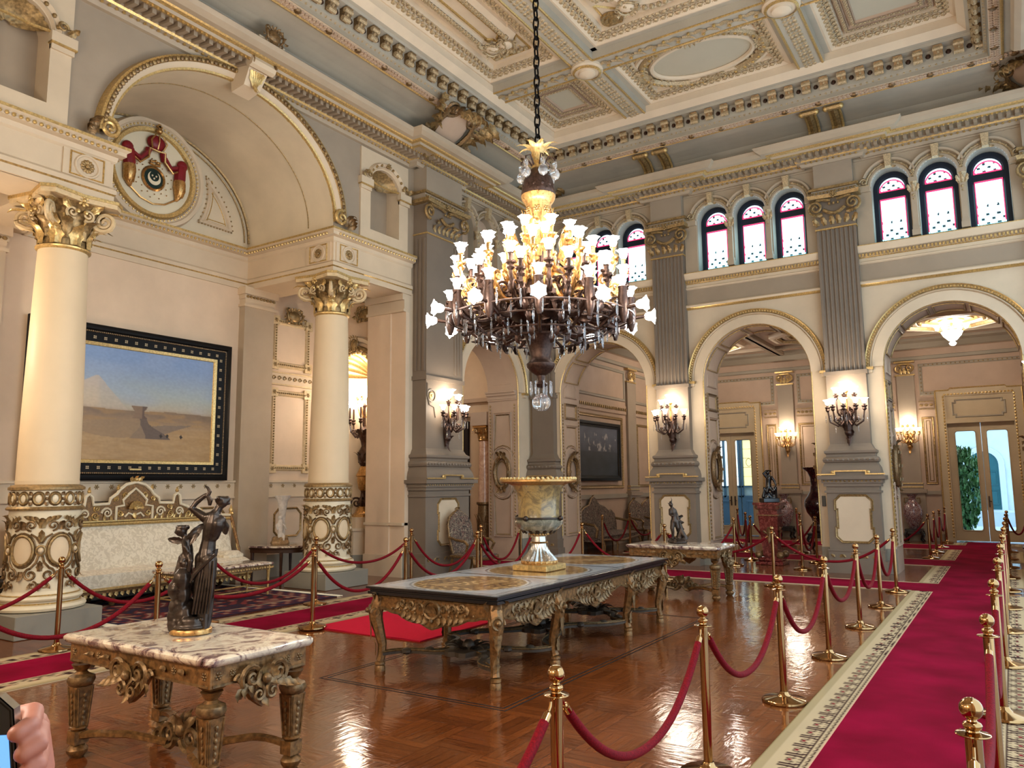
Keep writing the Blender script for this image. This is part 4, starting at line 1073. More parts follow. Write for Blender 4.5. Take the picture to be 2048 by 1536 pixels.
# small marble column with gilt capital
sc=empty('marble_column',(-10.82,15.55,0),0,'slim pink marble column with gilt capital standing in the archway left of the corner','column')
m=MB(); m.k=0; m.box(-.2,.2,-.2,.2,0,.14); m.lathe([(.19,.14),(.2,.2),(.17,.26),(.17,.3)],16); m.k=1; m.lathe([(.16,.3),(.15,.5),(.17,.95),(.15,1.2),(.19,1.23),(.19,1.28)],16)
for i in range(8): leaf(m,Rz(2*pi*i/8)@T(0,.155,.5)@Rz(0),.5,.12,.1)
m.build('base',[P.bronze,P.ogold],sc); m=MB(); m.lathe([(.145,1.28),(.125,2.75)],16); m.build('shaft',P.column,sc)
m=MB(); m.lathe([(.125,2.75),(.15,2.78),(.13,2.82),(.15,2.95),(.2,3.08)],12); m.box(-.2,.2,-.2,.2,3.08,3.13)
for i in range(8): leaf(m,Rz(2*pi*i/8)@T(0,.13,2.82),.24,.13,.6)
for i in range(4): scroll(m,Rz(pi/4+pi/2*i)@T(.2,0,3.0),.075,1.5,.02)
m.build('capital',P.copper,sc); m=MB(); m.box(-.24,.24,-.24,.24,3.13,3.45); m.build('impost_block',P.lilac,sc)
# ---- second room behind the arches
Y2,X2=25.0,-9.6
m=MB(); m.k=0
m.M=FB(Y2); dl=[hole(-7.63,.80,0,3.3,.001),hole(-.63,.80,0,3.3,.001)]
wallface(m,X2,2.6,0,5.9,dl,n=2)
for h in dl: reveal(m,h,0,-.25,2)
m.M=FL(X2); m.add([(16.9,0,0),(25,0,0),(25,0,5.9),(16.9,0,5.9)],[(0,1,2,3)])
m.M=Mx.Identity(4); m.add([(2.6,16.9,0),(2.6,25,0),(2.6,25,5.9),(2.6,16.9,5.9)],[(0,1,2,3)])
st(m.build('wall_gallery',[P.lilac]))
m=MB(); m.add([(-10,16.9,5.72),(2.7,16.9,5.72),(2.7,25.1,5.72),(-10,25.1,5.72)],[(0,1,2,3)]); 
st(m.build('ceiling_gallery',[P.lilac]))
RG=[(X2,16.9),(X2,Y2),(2.6,Y2),(2.6,16.9)]
m=MB()
moldc(m,RG,[(0,5.16),(.04,5.18),(.04,5.26),(.02,5.28),(.02,5.46),(.06,5.48),(.10,5.5)],[1,1,1,0,0,1],True)
moldc(m,RG,[(.10,5.5),(.16,5.54),(.30,5.62),(.52,5.66),(.54,5.69)],2,True); moldc(m,RG,[(.54,5.69),(.60,5.68),(.62,5.72)],1,True)
trim(m,[P.lilac,P.greygreen,P.greygreen])
# octagonal ceiling coffers with beams
CG=Mx(((1,0,0,0),(0,0,1,0),(0,-1,0,5.72),(0,0,0,1)))
for cx in (-.98,-4.2,-7.4):
    m=MB(); m.M=CG; cz=21.9
    def octo(r,k=.78): return [(cx+r*cos(pi/8+pi/4*i),cz+r*k*1.15*sin(pi/8+pi/4*i)) for i in range(8)]
    m.k=0; m.pframe(octo(1.25),[(0,0),(.0,.12),(.10,.14),(.14,.10)]); m.k=1; m.pframe(octo(1.10),[(0,.10),(.02,.13),(.06,.13),(.08,.06)]); m.k=0; m.pframe(octo(.95),[(0,.06),(.1,.08),(.14,.05)]); m.k=1; m.pframe(octo(.8),[(0,.05),(.02,.08),(.06,.08),(.08,.02)])
    k=m.M; m.M=CG@T(cx,0,cz)@Rx(-pi/2); m.k=2; m.lathe([(.6,0),(.58,.05),(.5,.03),(.48,.06),(.3,.05),(.28,.09),(0,.1)],24); m.M=k
    m.k=3
    for s in (-1,1): m.box(cx+s*1.55-.09,cx+s*1.55+.09,0,.12,17.6,24.5)
    m.box(cx-1.6,cx+1.6,0,.10,cz+1.5,cz+1.66); m.box(cx-1.6,cx+1.6,0,.10,cz-1.66,cz-1.5)
    trim(m,[P.ceil,P.dgold,P.gold,P.taupe])
# gallery pilasters and panels
def gpil(M,c,w=.46):
    r=st(empty('pilaster'))
    m=MB(); m.M=M; m.k=0; m.box(c-w/2,c+w/2,0,.07,1.62,4.75); m.build('shaft',[P.slate],r)
    m=MB(); m.M=M; m.k=0; m.box(c-w/2-.03,c+w/2+.03,0,.09,4.72,4.76); m.k=0; m.box(c-w/2-.04,c+w/2+.04,0,.13,5.10,5.15)
    for s in (-1,1): scroll(m,T(c+s*.14,.09,4.95)@S(s,1,1)@Ry(radians(90)),.11,1.6,.026,20,5); leaf(m,T(c+s*.1,.07,4.78),.16,.1,.3)
    m.tube([(c-.14,.09,5.06),(c+.14,.09,5.06)],.025,6); leaf(m,T(c,.08,4.78),.2,.12,.3); m.build('capital',[P.gold],r)
    m=MB(); m.M=M; m.k=0; m.box(c-w/2-.07,c+w/2+.07,0,.12,0,1.38); m.box(c-w/2-.12,c+w/2+.12,0,.17,1.34,1.44); m.box(c-w/2-.03,c+w/2+.03,0,.10,1.44,1.6); m.k=1
    for z in (1.50,1.60): m.box(c-w/2-.04,c+w/2+.04,0,.12,z,z+.025)
    m.build('base',[P.taupe,P.gold],r)
    return r
for c in (-2.4,-5.8): gpil(FB(Y2),c)
gpil(FL(X2),21.55,.6)
m=MB(); m.M=FB(Y2); m.k=0
for a,b in ((-9.6,-8.7),(-6.5,-6.1),(-5.5,-2.7),(-2.1,-1.72),(.45,2.6)):
    m.k=2; m.box(a,b,0,.05,1.30,1.40); m.k=0; m.box(a,b,0,.04,3.72,3.95); m.k=1; beads(m,(a,.05,3.84),(b,.05,3.84),.12,.05,(1.2,.4,.8)); m.box(a,b,0,.055,3.93,3.955); m.box(a,b,0,.055,3.72,3.74); m.k=2; m.box(a,b,0,.08,0,.2)
for a,b in ((-6.44,-6.14),(-5.47,-4.75),(-4.6,-3.6),(-3.45,-2.75),(-2.06,-1.75)):
    m.k=1; m.frame(a,b,1.58,3.5,.06,.03); m.frame(a+.1,b-.1,1.68,3.4,.02,.015)
for a,b in ((-9.0,-6.15),(-5.45,-2.75),(-2.05,1.2)):
    m.k=2; m.frame(a,b,4.12,5.05,.10,.03); m.k=1
    for z in (4.17,5.0): beads(m,(a+.1,.03,z),(b-.1,.03,z),.11,.022)
    for x in (a+.05,b-.05): beads(m,(x,.03,4.2),(x,.03,5.0),.11,.022)
m.M=FL(X2)
for a,b in ((17.2,21.2),(21.9,24.8)):
    m.k=2; m.box(a,b,0,.05,1.28,1.40); m.k=0; m.box(a,b,0,.04,3.72,3.98); m.k=1; beads(m,(a,.05,3.86),(b,.05,3.86),.12,.055,(1,.4,1)); m.k=2; m.frame(a,b,4.1,5.05,.1,.03)
m.k=1; m.frame(22.0,24.6,1.58,3.5,.08,.03); m.frame(17.6,20.95,1.55,3.62,.1,.04); m.k=2; m.box(17.2,24.8,0,.08,0,.2)
trim(m,[P.lilac,P.dgold,P.greygreen])
# doors of the gallery
P.doorp=paint('door_cream',(186,166,132),.45)
def door(n,c):
    r=st(empty('door_%d'%n,(c,Y2,0)))
    F=Mx(((1,0,0,0),(0,-1,0,0),(0,0,1,0),(0,0,0,1)))
    m=MB(); m.M=F; m.k=0
    for s in (-1,1):
        x0,x1=sorted((s*.80,s*1.03)); m.box(x0,x1,0,.07,0,4.05)
    m.box(-1.03,1.03,0,.07,4.05,4.25); m.box(-.8,.8,-.1,.04,3.3,4.05); m.box(-.8,.8,-.08,.08,3.28,3.36)
    m.k=1
    for x in (-1.04,1.04): m.tube([(x,.07,0),(x,.07,4.2)],.02,5)
    m.tube([(-1.04,.07,4.22),(-.7,.07,4.22),(-.66,.07,4.27),(.66,.07,4.27),(.7,.07,4.22),(1.04,.07,4.22)],.02,5)
    for s in (-1,1): beads(m,(s*.85,.07,.1),(s*.85,.07,4.08),.085,.033,(.9,.5,1.2))
    beads(m,(-.85,.07,4.10),(.85,.07,4.10),.085,.033,(1.2,.5,.9))
    m.k=2; q=.07; pts=[(-.62+q,3.46),(.62-q,3.46),(.62-q,3.46+q),(.62,3.46+q),(.62,3.92-q),(.62-q,3.92-q),(.62-q,3.92),(-.62+q,3.92),(-.62+q,3.92-q),(-.62,3.92-q),(-.62,3.46+q),(-.62+q,3.46+q)]
    m.pframe(pts,[(-.03,0),(-.015,.025),(0,.012),(.02,0)],.04)
    m.build('door_frame',[P.doorp,P.gold,P.greygreen],r)
    for s in (-1,1):
        m=MB(); m.M=F
        x0,x1=sorted((s*.004,s*.80)); w0,w1=sorted((s*.13,s*.63))
        b=.07; L=[]
        def rr(a0,a1,z0,z1,b,n=5):
            o=[]
            for cx,cz,t in ((a1-b,z0+b,-pi/2),(a1-b,z1-b,0),(a0+b,z1-b,pi/2),(a0+b,z0+b,pi)):
                for i in range(n+1): o.append((cx+b*cos(t+pi/2*i/n),cz+b*sin(t+pi/2*i/n)))
            return o
        g=rr(w0,w1,.31,3.06,b)
        # leaf as four boards round the rounded pane
        m.box(x0,w0+.0,-.12,-.07,.02,3.30); m.box(w1,x1,-.12,-.07,.02,3.30); m.box(w0,w1,-.12,-.07,.02,.31); m.box(w0,w1,-.12,-.07,3.06,3.30)
        for cx,cz,sx,sz in ((w0,.31,1,1),(w1,.31,-1,1),(w0,3.06,1,-1),(w1,3.06,-1,-1)):
            po=[(cx,cz)]+[(cx+sx*b*(1-cos(pi/2*i/5)),cz+sz*b*(1-sin(pi/2*i/5))) for i in range(6)]
            m.prism(po if sx*sz>0 else po[::-1],-.12,-.07)
        m.pframe(g,[(-.02,0),(-.01,.015),(.0,.012),(.01,0)],-.07)
        lf=m.build('door_leaf',[P.doorp],r)
        m=MB(); m.M=F; m.add([(a,-.095,b_) for a,b_ in g],[tuple(range(len(g)))]); m.build('pane',P.glass,lf,False)
        if s>0 or n==2:
            m=MB(); m.M=F; m.box(s*.06-.02,s*.06+.02,-.07,-.055,.95,1.25); m.tube([(s*.06,-.05,1.12),(s*.06,-.02,1.12),(s*.12,-.02,1.10)],.012,6); m.build('door_handle',P.bronze,lf)
    return r
door(2,-7.63); door(3,-.63)
# ---- what shows through the glass doors
P.court=paint('courtyard_wall',(206,222,226),.6); P.teal=paint('teal_door_paint',(44,96,104),.4); P.pave=paint('pale_paving',(188,204,214),.5)
m=MB(); m.k=0; m.add([(-5,36,-.2),(5,36,-.2),(5,36,7),(-5,36,7)],[(0,1,2,3)]); m.add([(-5,25.4,-.2),(-5,36,-.2),(-5,36,7),(-5,25.4,7)],[(0,1,2,3)])
st(m.build('wall_courtyard',[P.court]))
pilaster(FR(),-12.06,1.18,.76,flute=(1,))
m=MB(); m.add([(-5,25.3,-.02),(6,25.3,-.02),(6,36,-.02),(-5,36,-.02)],[(0,1,2,3)]); m.box(-5,6,33.5,36,-.02,.50); st(m.build('path',[P.pave]))
d=st(empty('door_4',(-.93,35.95,0))); F=Mx(((1,0,0,0),(0,-1,0,0),(0,0,1,0),(0,0,0,1)))
m=MB(); m.M=F; m.k=0; pts=[(-.52,.5),(.52,.5)]+[(.52*cos(pi*i/14),2.3+.52*sin(pi*i/14)) for i in range(15)]; m.prism(pts,0,.08); m.k=1; m.pframe(pts,[(-.2,0),(-.18,.12),(0,.12),(.02,.05)])
for z in (.2,1.7): m.k=0; m.frame(-.46,-.04,.6+z*.5,1.2+z*.5,.06,.03,y=.08); m.frame(.04,.46,.6+z*.5,1.2+z*.5,.06,.03,y=.08)
m.build('door_leaf',[P.teal,P.court],d)
bush=empty('courtyard_shrub',(-1.35,28.4,-.02),0,'bushy green shrub in the courtyard seen through the glass doors','shrub')
P.leafg=paint('shrub_leaf',(70,110,60),.5,.5,5); rnd=random.Random(3)
m=MB()
for i in range(1100):
    a=rnd.random()*2*pi; z=.1+2.5*rnd.random(); r=(.25+.5*sin(pi*min(1,(z)/2.9)))*sqrt(rnd.random())
    m.M=T(r*cos(a)*.75,r*sin(a)*.75,z)@Rz(rnd.random()*6.3)@Rx(rnd.random()*1.6-.3); leaf(m,Mx.Identity(4),.26,.12,.5,1,3,2)
f=m.build('foliage',P.leafg,bush,False)
m=MB()
for i in range(5): m.tube([(0,0,0),(.1*cos(i*1.3),.1*sin(i*1.3),.8),(.3*cos(i*1.3),.3*sin(i*1.3),2.0)],[.03,.025,.01],6)
m.build('stem',P.wood,bush)
# vestibule behind the other doors: blue panelled doors with leaded lights
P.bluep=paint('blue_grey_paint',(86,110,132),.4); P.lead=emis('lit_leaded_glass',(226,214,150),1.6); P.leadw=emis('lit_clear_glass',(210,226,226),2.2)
d=st(empty('door_5',(-8.25,28.0,0)))
m=MB(); m.M=F; m.k=0
for x in (-.6,.6): 
    m.box(x-.58,x+.58,0,.06,0,1.15)
    m.frame(x-.45,x+.45,.15,1.05,.08,.03,y=.06)
    for xx in (x-.55,x,x+.55): m.box(xx-.035,xx+.035,0,.06,1.15,3.3)
    for z in (1.15,1.5,3.2): m.box(x-.58,x+.58,0,.06,z,z+.06)
m.k=3; m.add([(-1.3,-.02,0),(1.3,-.02,0),(1.3,-.02,4.2),(-1.3,-.02,4.2)],[(0,1,2,3)])
m.build('door_leaf',[P.bluep,P.lead,P.leadw,P.court],d)
m=MB(); m.M=F; m.k=0
for x in (-.6,.6):
    for xx in (x-.27,x+.27):
        m.k=1 if xx>0 else 0; m.add([(xx-.22,.01,1.56),(xx+.22,.01,1.56),(xx+.22,.01,3.2),(xx-.22,.01,3.2)],[(0,1,2,3)])
m.k=0; m.add([(-1.2,.01,3.3),(1.2,.01,3.3),(1.2,.01,4.1),(-1.2,.01,4.1)],[(0,1,2,3)])
m.build('pane',[P.leadw,P.lead],d,False)
m=MB(); m.M=F
for x in (-.9,-.3,.3,.9):
    for i in range(5): m.box(x-.22,x+.22,.012,.02,1.56+.33*i,1.57+.33*i)
    m.tube([(x+.1*cos(2*pi*i/12),.02,2.4+.14*sin(2*pi*i/12)) for i in range(12)],.008,4,closed=True)
for i in range(12): m.tube([(-1.1+.2*i+.09*cos(2*pi*k/10),.02,3.5+.09*sin(2*pi*k/10)) for k in range(10)],.008,4,closed=True)
m.build('leading',P.iron,d)
m=MB(); m.add([(-9.6,28.0,0),(-9.6,25.2,0),(-9.6,25.2,4.2),(-9.6,28,4.2)],[(0,1,2,3)]); m.add([(-6.6,28.0,0),(-6.6,25.2,0),(-6.6,25.2,4.2),(-6.6,28,4.2)],[(0,1,2,3)]); m.add([(-9.6,25.25,0),(-6.6,25.25,0),(-6.6,28,0),(-9.6,28,0)],[(0,1,2,3)]); st(m.build('wall_vestibule',[P.court]))
# ================================================================== COLUMNS
def cyl(a,r,z=0): return Rz(a)@T(0,r,z)
def column():
    r=empty('column',(0,0,0))
    m=MB(); m.bbox(-.5,.5,-.5,.5,0,.27,.008); m.build('plinth',P.plinth,r)
    m=MB(); m.k=0; m.lathe([(.44,.27),(.485,.285),(.50,.32),(.485,.355),(.44,.37)],40); m.k=1; m.lathe([(.44,.365),(.445,.385),(.43,.39)],40,cap=False); m.k=0; m.lathe([(.42,.385),(.415,.40),(.45,.42),(.46,.445),(.45,.47),(.42,.485)],40); m.k=1; m.lathe([(.42,.48),(.43,.49),(.415,.50)],40,cap=False); m.k=0; m.lathe([(.415,.495),(.395,.52),(.39,.54)],40)
    m.v=[(x,y,.27+(z-.27)*.85) for x,y,z in m.v]
    m.build('base',[P.white,P.gold],r)
    m=MB(); m.k=0; R=.385; m.lathe([(R,.49),(R,1.47),(R-.02,1.47)],40,cap=False); m.k=1; m.lathe([(R,1.44),(R+.035,1.45),(R+.04,1.47),(R+.02,1.49),(R-.02,1.49)],40,cap=False); m.k=0; m.lathe([(R-.005,1.49),(R-.005,1.68)],40,cap=False); m.k=1; m.lathe([(R-.01,1.68),(R+.03,1.69),(R+.03,1.72),(R-.0,1.74),(.33,1.76)],40,cap=False)
    # band of small ovals
    for i in range(14):
        a=2*pi*i/14; M=cyl(a,R-.005,1.585); N=14; m.M=M; m.k=1; m.tube([(.05*cos(2*pi*k/N),.008,.062*sin(2*pi*k/N)) for k in range(N)],.015,5,closed=True); m.k=2; m.tube([(.068*cos(2*pi*k/N),.0,.08*sin(2*pi*k/N)) for k in range(N)],.009,4,closed=True); m.k=0; m.sph((0,0,0),.045,8,5,(1,.35,1.2))
        m.M=Rz(a+pi/14); m.k=2
        for z in (1.545,1.625): leaf(m,T(0,R-.005,z)@Ry(0 if z>1.58 else pi),.06,.07,.4,1,4,2)
        m.sph((0,R,1.585),.02,6,4)
    def bent(pts,a):   # wrap local (x,z) on the drum
        return [((R+y)*sin(a+x/R),(R+y)*cos(a+x/R),z) for x,y,z in pts]
    def spiral(x,z,rr,t0,turn,n=16): return [(x+rr*(1-.8*i/n)*cos(t0+turn*2*pi*i/n),.012,z+rr*(1-.8*i/n)*sin(t0+turn*2*pi*i/n)) for i in range(n+1)]
    m.M=Mx.Identity(4)
    for i in range(6):
        a=2*pi*i/6+pi/6; N=22
        m.k=1; m.tube(bent([(.125*cos(2*pi*k/N),.012,.98+.17*sin(2*pi*k/N)) for k in range(N)],a),.018,6,closed=True)
        m.k=2; m.tube(bent([(.15*cos(2*pi*k/N),.002,.98+.20*sin(2*pi*k/N)) for k in range(N)],a),.012,5,closed=True)
        m.k=3; vs=bent([(0,.02,.98)]+[(.11*cos(2*pi*k/N),.006,.98+.155*sin(2*pi*k/N)) for k in range(N)],a); m.add(vs,[(0,k+1,(k+1)%N+1) for k in range(N)])
        b=a+pi/6
        m.k=1; m.tube(bent([(.045*cos(2*pi*k/N),.012,.98+.055*sin(2*pi*k/N)) for k in range(N)],b),.014,5,closed=True); m.k=3; m.sph(bent([(0,.0,.98)],b)[0],.035,8,6)
        m.k=2
        for s in (-1,1):
            m.tube(bent([(s*.01,.01,1.06),(s*.05,.012,1.13),(s*.11,.012,1.17)],b),.013,5)
            m.tube(bent(spiral(s*.11,1.27,.065,-pi/2,s*1.4),b),.013,5); m.tube(bent(spiral(s*.09,.70,.075,pi/2,-s*1.4),b),.014,5)
            m.tube(bent([(s*.02,.01,.92),(s*.04,.012,.84),(s*.09,.012,.78)],b),.014,5)
            m.tube(bent(spiral(s*.06,.58,.045,pi/2,s*1.2),b),.010,5)
            m.k=1
            for q in range(3): leaf(m,Rz(-b+s*(-.10-.09*q))@T(0,R,1.30+.02*q)@Ry(s*(.5+.3*q)),.11,.07,.35,2,5,2)
            m.k=2; leaf(m,Rz(-b-s*.2)@T(0,R,.60)@Ry(pi-s*.5),.09,.06,.3,2,5,2)
        m.k=1; leaf(m,Rz(-b)@T(0,R,1.08),.16,.10,.25); leaf(m,Rz(-b)@T(0,R,1.24),.16,.12,.4); m.k=2; leaf(m,Rz(-b)@T(0,R,.74),.14,.09,.25); leaf(m,Rz(-b)@T(0,R,.60)@Ry(pi),.10,.09,.25); leaf(m,Rz(-a)@T(0,R,1.22),.14,.11,.4); leaf(m,Rz(-a)@T(0,R,.74)@Ry(pi),.14,.10,.35)
    m.build('drum',[P.white,P.dgold,P.ogold,P.shaftc],r)
    m=MB(); m.lathe([(.345,1.75),(.35,1.80)]+[(.345-.06*(q/10)**1.4,1.80+2.9*q/10) for q in range(11)],40); m.build('shaft',P.shaftc,r)
    m=MB(); m.k=0; z=4.70
    m.lathe([(.285,z),(.315,z+.02),(.32,z+.04),(.29,z+.06)],32); m.k=1; m.lathe([(.275,z+.05),(.27,z+.30),(.31,z+.48),(.40,z+.58),(.42,z+.60)],24); 
    for i in range(8):
        m.k=0; leaf(m,cyl(2*pi*i/8,.275,z+.06),.34,.22,.5,3,9,6); m.k=1; leaf(m,cyl(2*pi*(i+.5)/8,.28,z+.14),.38,.20,.6,3,9,4)
        m.k=0; m.tube([tuple((Rz(2*pi*(i+.5)/8)@V((x,y,zz)))) for x,y,zz in ((0,.28,z+.2),(.02,.31,z+.36),(.05,.36,z+.44))],.018,5)
    for i in range(4):
        a=pi/4+pi/2*i; m.k=2
        k=m.M; m.M=Rz(a)@T(0,.47,z+.44)@Rz(pi/2); scroll(m,T(0,-.03,0)@Ry(radians(150)),.135,2.0,.032,34,6); m.M=k
        m.tube([tuple(Rz(a)@V(q)) for q in ((0,.29,z+.24),(0,.34,z+.30),(0,.45,z+.31),(0,.56,z+.36))],.03,6)
        m.k=0; leaf(m,cyl(a,.34,z+.22),.30,.14,.7); leaf(m,cyl(a,.46,z+.56)@Rx(-pi/2),.22,.14,-.2)
        for s in (-1,1):
            k=m.M; m.M=cyl(a+pi/4,.335,z+.46); m.k=2; scroll(m,T(s*.10,.02,0)@S(s,1,1)@Ry(radians(120)),.085,1.6,.020,20,5); m.k=0; leaf(m,T(s*.14,.03,.05)@Ry(s*.8),.2,.12,.5); m.sph((s*.05,.06,.02),.03,6,4); m.M=k
        m.k=0; rosette(m,cyl(a+pi/4,.42,z+.62),.09,8)
    m.k=2; pts=[]
    for i in range(4):
        a=pi/4+pi/2*i
        for d in (-.13,.13): pts.append((.64*cos(a+d),.64*sin(a+d)))
        b=a+pi/4; pts.append((.43*cos(b),.43*sin(b)))
    m.slab(pts,z+.60,z+.66); m.k=0; m.slab([(x*1.03,y*1.03) for x,y in pts],z+.66,z+.70)
    m.build('capital',[P.gold,P.dgold,P.gcream],r)
    return r
colA=column(); colA.location=(-10.05,9.68,0); tag(colA,'cream column with gilt capital beside the marble-topped half-round table and small lamp','column','alcove columns')
colB=dup(colA,(-10.05,4.98,0),0,'large cream column with gilt capital standing in front of the desert painting','alcove columns')
# ================================================================== TABLES
def table_marble(w,d,z=.77):
    r=empty('marble_table')
    hx,hy=w/2,d/2
    m=MB(); vs=[]; n=0
    pr=[(-.02,z-.055),(.0,z-.05),(.012,z-.03),(.012,z-.014),(.0,z-.003),(-.02,z)]
    def outl(e):
        x,y=hx+e,hy+e; q=.03; return [(-x+q,-y),(x-q,-y),(x,-y+q),(x,y-q),(x-q,y),(-x+q,y),(-x,y-q),(-x,-y+q)]
    for e,zz in pr: vs+=[(a,b,zz) for a,b in outl(e)]
    m.add(vs,[(i*8+j,i*8+(j+1)%8,i*8+8+(j+1)%8,i*8+8+j) for i in range(len(pr)-1) for j in range(8)]+[tuple(range(40,48)),tuple(range(7,-1,-1))]); m.build('marble_top',P.breche,r)
    m=MB(); m.k=0
    ax,ay=hx-.05,hy-.05
    for y in (-ay,ay): m.box(-ax,ax,y-.018,y+.018,z-.16,z-.055)
    for x in (-ax,ax): m.box(x-.018,x+.018,-ay,ay,z-.16,z-.055)
    for y,s in ((-ay-.018,-1),(ay+.018,1)):
        m.k=1; m.box(-ax,ax,y-.004,y+.004,z-.168,z-.155); m.box(-ax,ax,y-.004,y+.004,z-.066,z-.056)
        for q in (-.36,.36):
            m.M=T(q*w*.72,y,z-.108)@Rz(0 if s>0 else pi); rosette(m,Mx.Identity(4),.026,8); m.M=Mx.Identity(4)
        for q in (-.28,.28,-.44,.44): m.M=T(q*w*.72,y,z-.108)@Rz(0 if s>0 else pi); leaf(m,Ry(pi/2 if q<0 else -pi/2)@T(0,0,-.04),.09,.05,.2,2,5,2); m.M=Mx.Identity(4)
    for x,s in ((-ax-.018,-1),(ax+.018,1)):
        m.k=1; m.box(x-.004,x+.004,-ay,ay,z-.168,z-.155)
        for q in (-.33,.33): m.M=T(x,q*d*.8,z-.108)@Rz(-pi/2 if s>0 else pi/2); rosette(m,Mx.Identity(4),.024,8); m.M=Mx.Identity(4)
    m.build('apron',[P.dgilt,P.ogold],r)
    for a in range(4):
        # carved shell and scroll mask hanging from each side
        m=MB(); W=.34 if a%2==0 else .30; m.M=Rz(a*pi/2)@T(0,(ay if a%2==0 else ax)+.02,z-.15)
        m.k=0; m.prism([(-W*.62,.03),(-W*.4,-.06),(-W*.25,-.13),(0,-.185),(W*.25,-.13),(W*.4,-.06),(W*.62,.03)],-.02,.02)
        for s in (-1,1):
            m.k=1; scroll(m,T(s*W*.30,.03,.0)@S(s,1,1)@Ry(radians(40)),.075,1.6,.017); scroll(m,T(s*W*.16,.04,-.10)@S(s,1,1)@Ry(radians(-60)),.05,1.5,.013); scroll(m,T(s*W*.56,.02,.0)@S(s,1,1),.03,1.3,.012)
            for q in range(4): leaf(m,T(s*W*(.1+.12*q),.03,.03-.03*q)@Ry(pi-s*(.3+.28*q)),.12,.07,.35,3,6,2)
        m.k=2; shell(m,T(0,.03,-.02),.085,7,.03); m.k=1; m.sph((0,.05,-.02),.03,8,6); leaf(m,T(0,.03,-.09)@Ry(pi),.10,.08,.3)
        m.build('apron_mask',[P.dgilt,P.ogold,P.dgold],r)
    lx,ly=hx-.085,hy-.085
    for sx in (-1,1):
        for sy in (-1,1):
            m=MB(); x,y=sx*lx,sy*ly
            def sq(h,z0,h2=None,z1=0): 
                h2=h if h2 is None else h2; m.add([(x-h,y-h,z0),(x+h,y-h,z0),(x+h,y+h,z0),(x-h,y+h,z0),(x-h2,y-h2,z1),(x+h2,y-h2,z1),(x+h2,y+h2,z1),(x-h2,y+h2,z1)],[(0,3,2,1),(4,5,6,7),(0,1,5,4),(1,2,6,5),(2,3,7,6),(3,0,4,7)])
            m.k=0; sq(.052,z-.17,.052,z-.055); sq(.04,z-.185,.055,z-.17)
            m.k=1
            for a in range(4): m.M=T(x,y,z-.11)@Rz(a*pi/2)@T(0,.052,0); rosette(m,Mx.Identity(4),.026,6); m.M=Mx.Identity(4)
            m.k=0; m.lathe([(.03,.565),(.062,.575),(.045,.545),(.03,.53),(.045,.515)],16,(x,y,0)); m.k=1
            m.lathe([(.045,.515),(.078,.50),(.086,.475),(.075,.45),(.055,.435)],20,(x,y,0),rf=lambda a,zz:1-.06*abs(sin(5*a))); m.k=0
            sq(.040,.19,.056,.44); m.k=1
            for a in range(4):
                m.M=T(x,y,0)@Rz(a*pi/2)
                for q in range(6): m.sph((0,.040+.016*(q+.5)/6+.002,.21+.035*q),.011,5,4,(1,.6,1.4))
                for s in (-1,1): m.tube([(s*.030,.044,.2),(s*.044,.058,.43)],.005,4)
                m.M=Mx.Identity(4)
            m.k=0; m.lathe([(.04,.20),(.056,.19),(.056,.18),(.04,.165)],16,(x,y,0)); sq(.046,.085,.046,.165); m.lathe([(.03,.085),(.045,.08),(.066,.05),(.062,.03),(.05,.015),(.04,0)],16,(x,y,0),rf=lambda a,zz:1-.07*abs(sin(5*a)))
            m.build('leg',[P.dgilt,P.ogold],r)
    m=MB(); m.k=0
    for sx in (-1,1):
        for sy in (-1,1):
            pts=[]
            for i in range(11):
                t=i/10; pts.append((sx*(lx*(1-t)+.12*t),sy*(ly*(1-t)+.02*t)+sy*.05*sin(t*pi)*(1 if t<.6 else .4),.125+.035*sin(t*pi*1.2)))
            m.tube(pts,.024,6,flat=1.3)
    m.k=1
    for s in (-1,1):
        for q in (-1,1):
            m.M=T(0,q*.03,.16); scroll(m,T(s*.11,0,0)@S(s,1,1)@Ry(radians(170)),.085,1.7,.02); leaf(m,T(s*.04,0,.03)@Ry(s*.6),.14,.09,.4); scroll(m,T(s*.2,0,-.02)@S(s,1,1)@Ry(radians(60)),.05,1.4,.015); m.M=Mx.Identity(4)
    m.sph((0,0,.2),.05,8,6); leaf(m,T(0,.02,.2),.12,.1,.3); leaf(m,T(0,-.02,.2)@Rz(pi),.12,.1,.3)
    m.build('stretcher',[P.dgilt,P.ogold],r)
    return r
tA=table_marble(1.50,.75); tA.location=(-4.50,3.14,0); tag(tA,'carved giltwood table with veined marble top nearest the camera','table','giltwood marble-topped tables')
tB=table_marble(1.44,.80); tB.location=(-4.36,11.52,0); tag(tB,'giltwood table with veined marble top beyond the long table, before the grey pier','table','giltwood marble-topped tables')
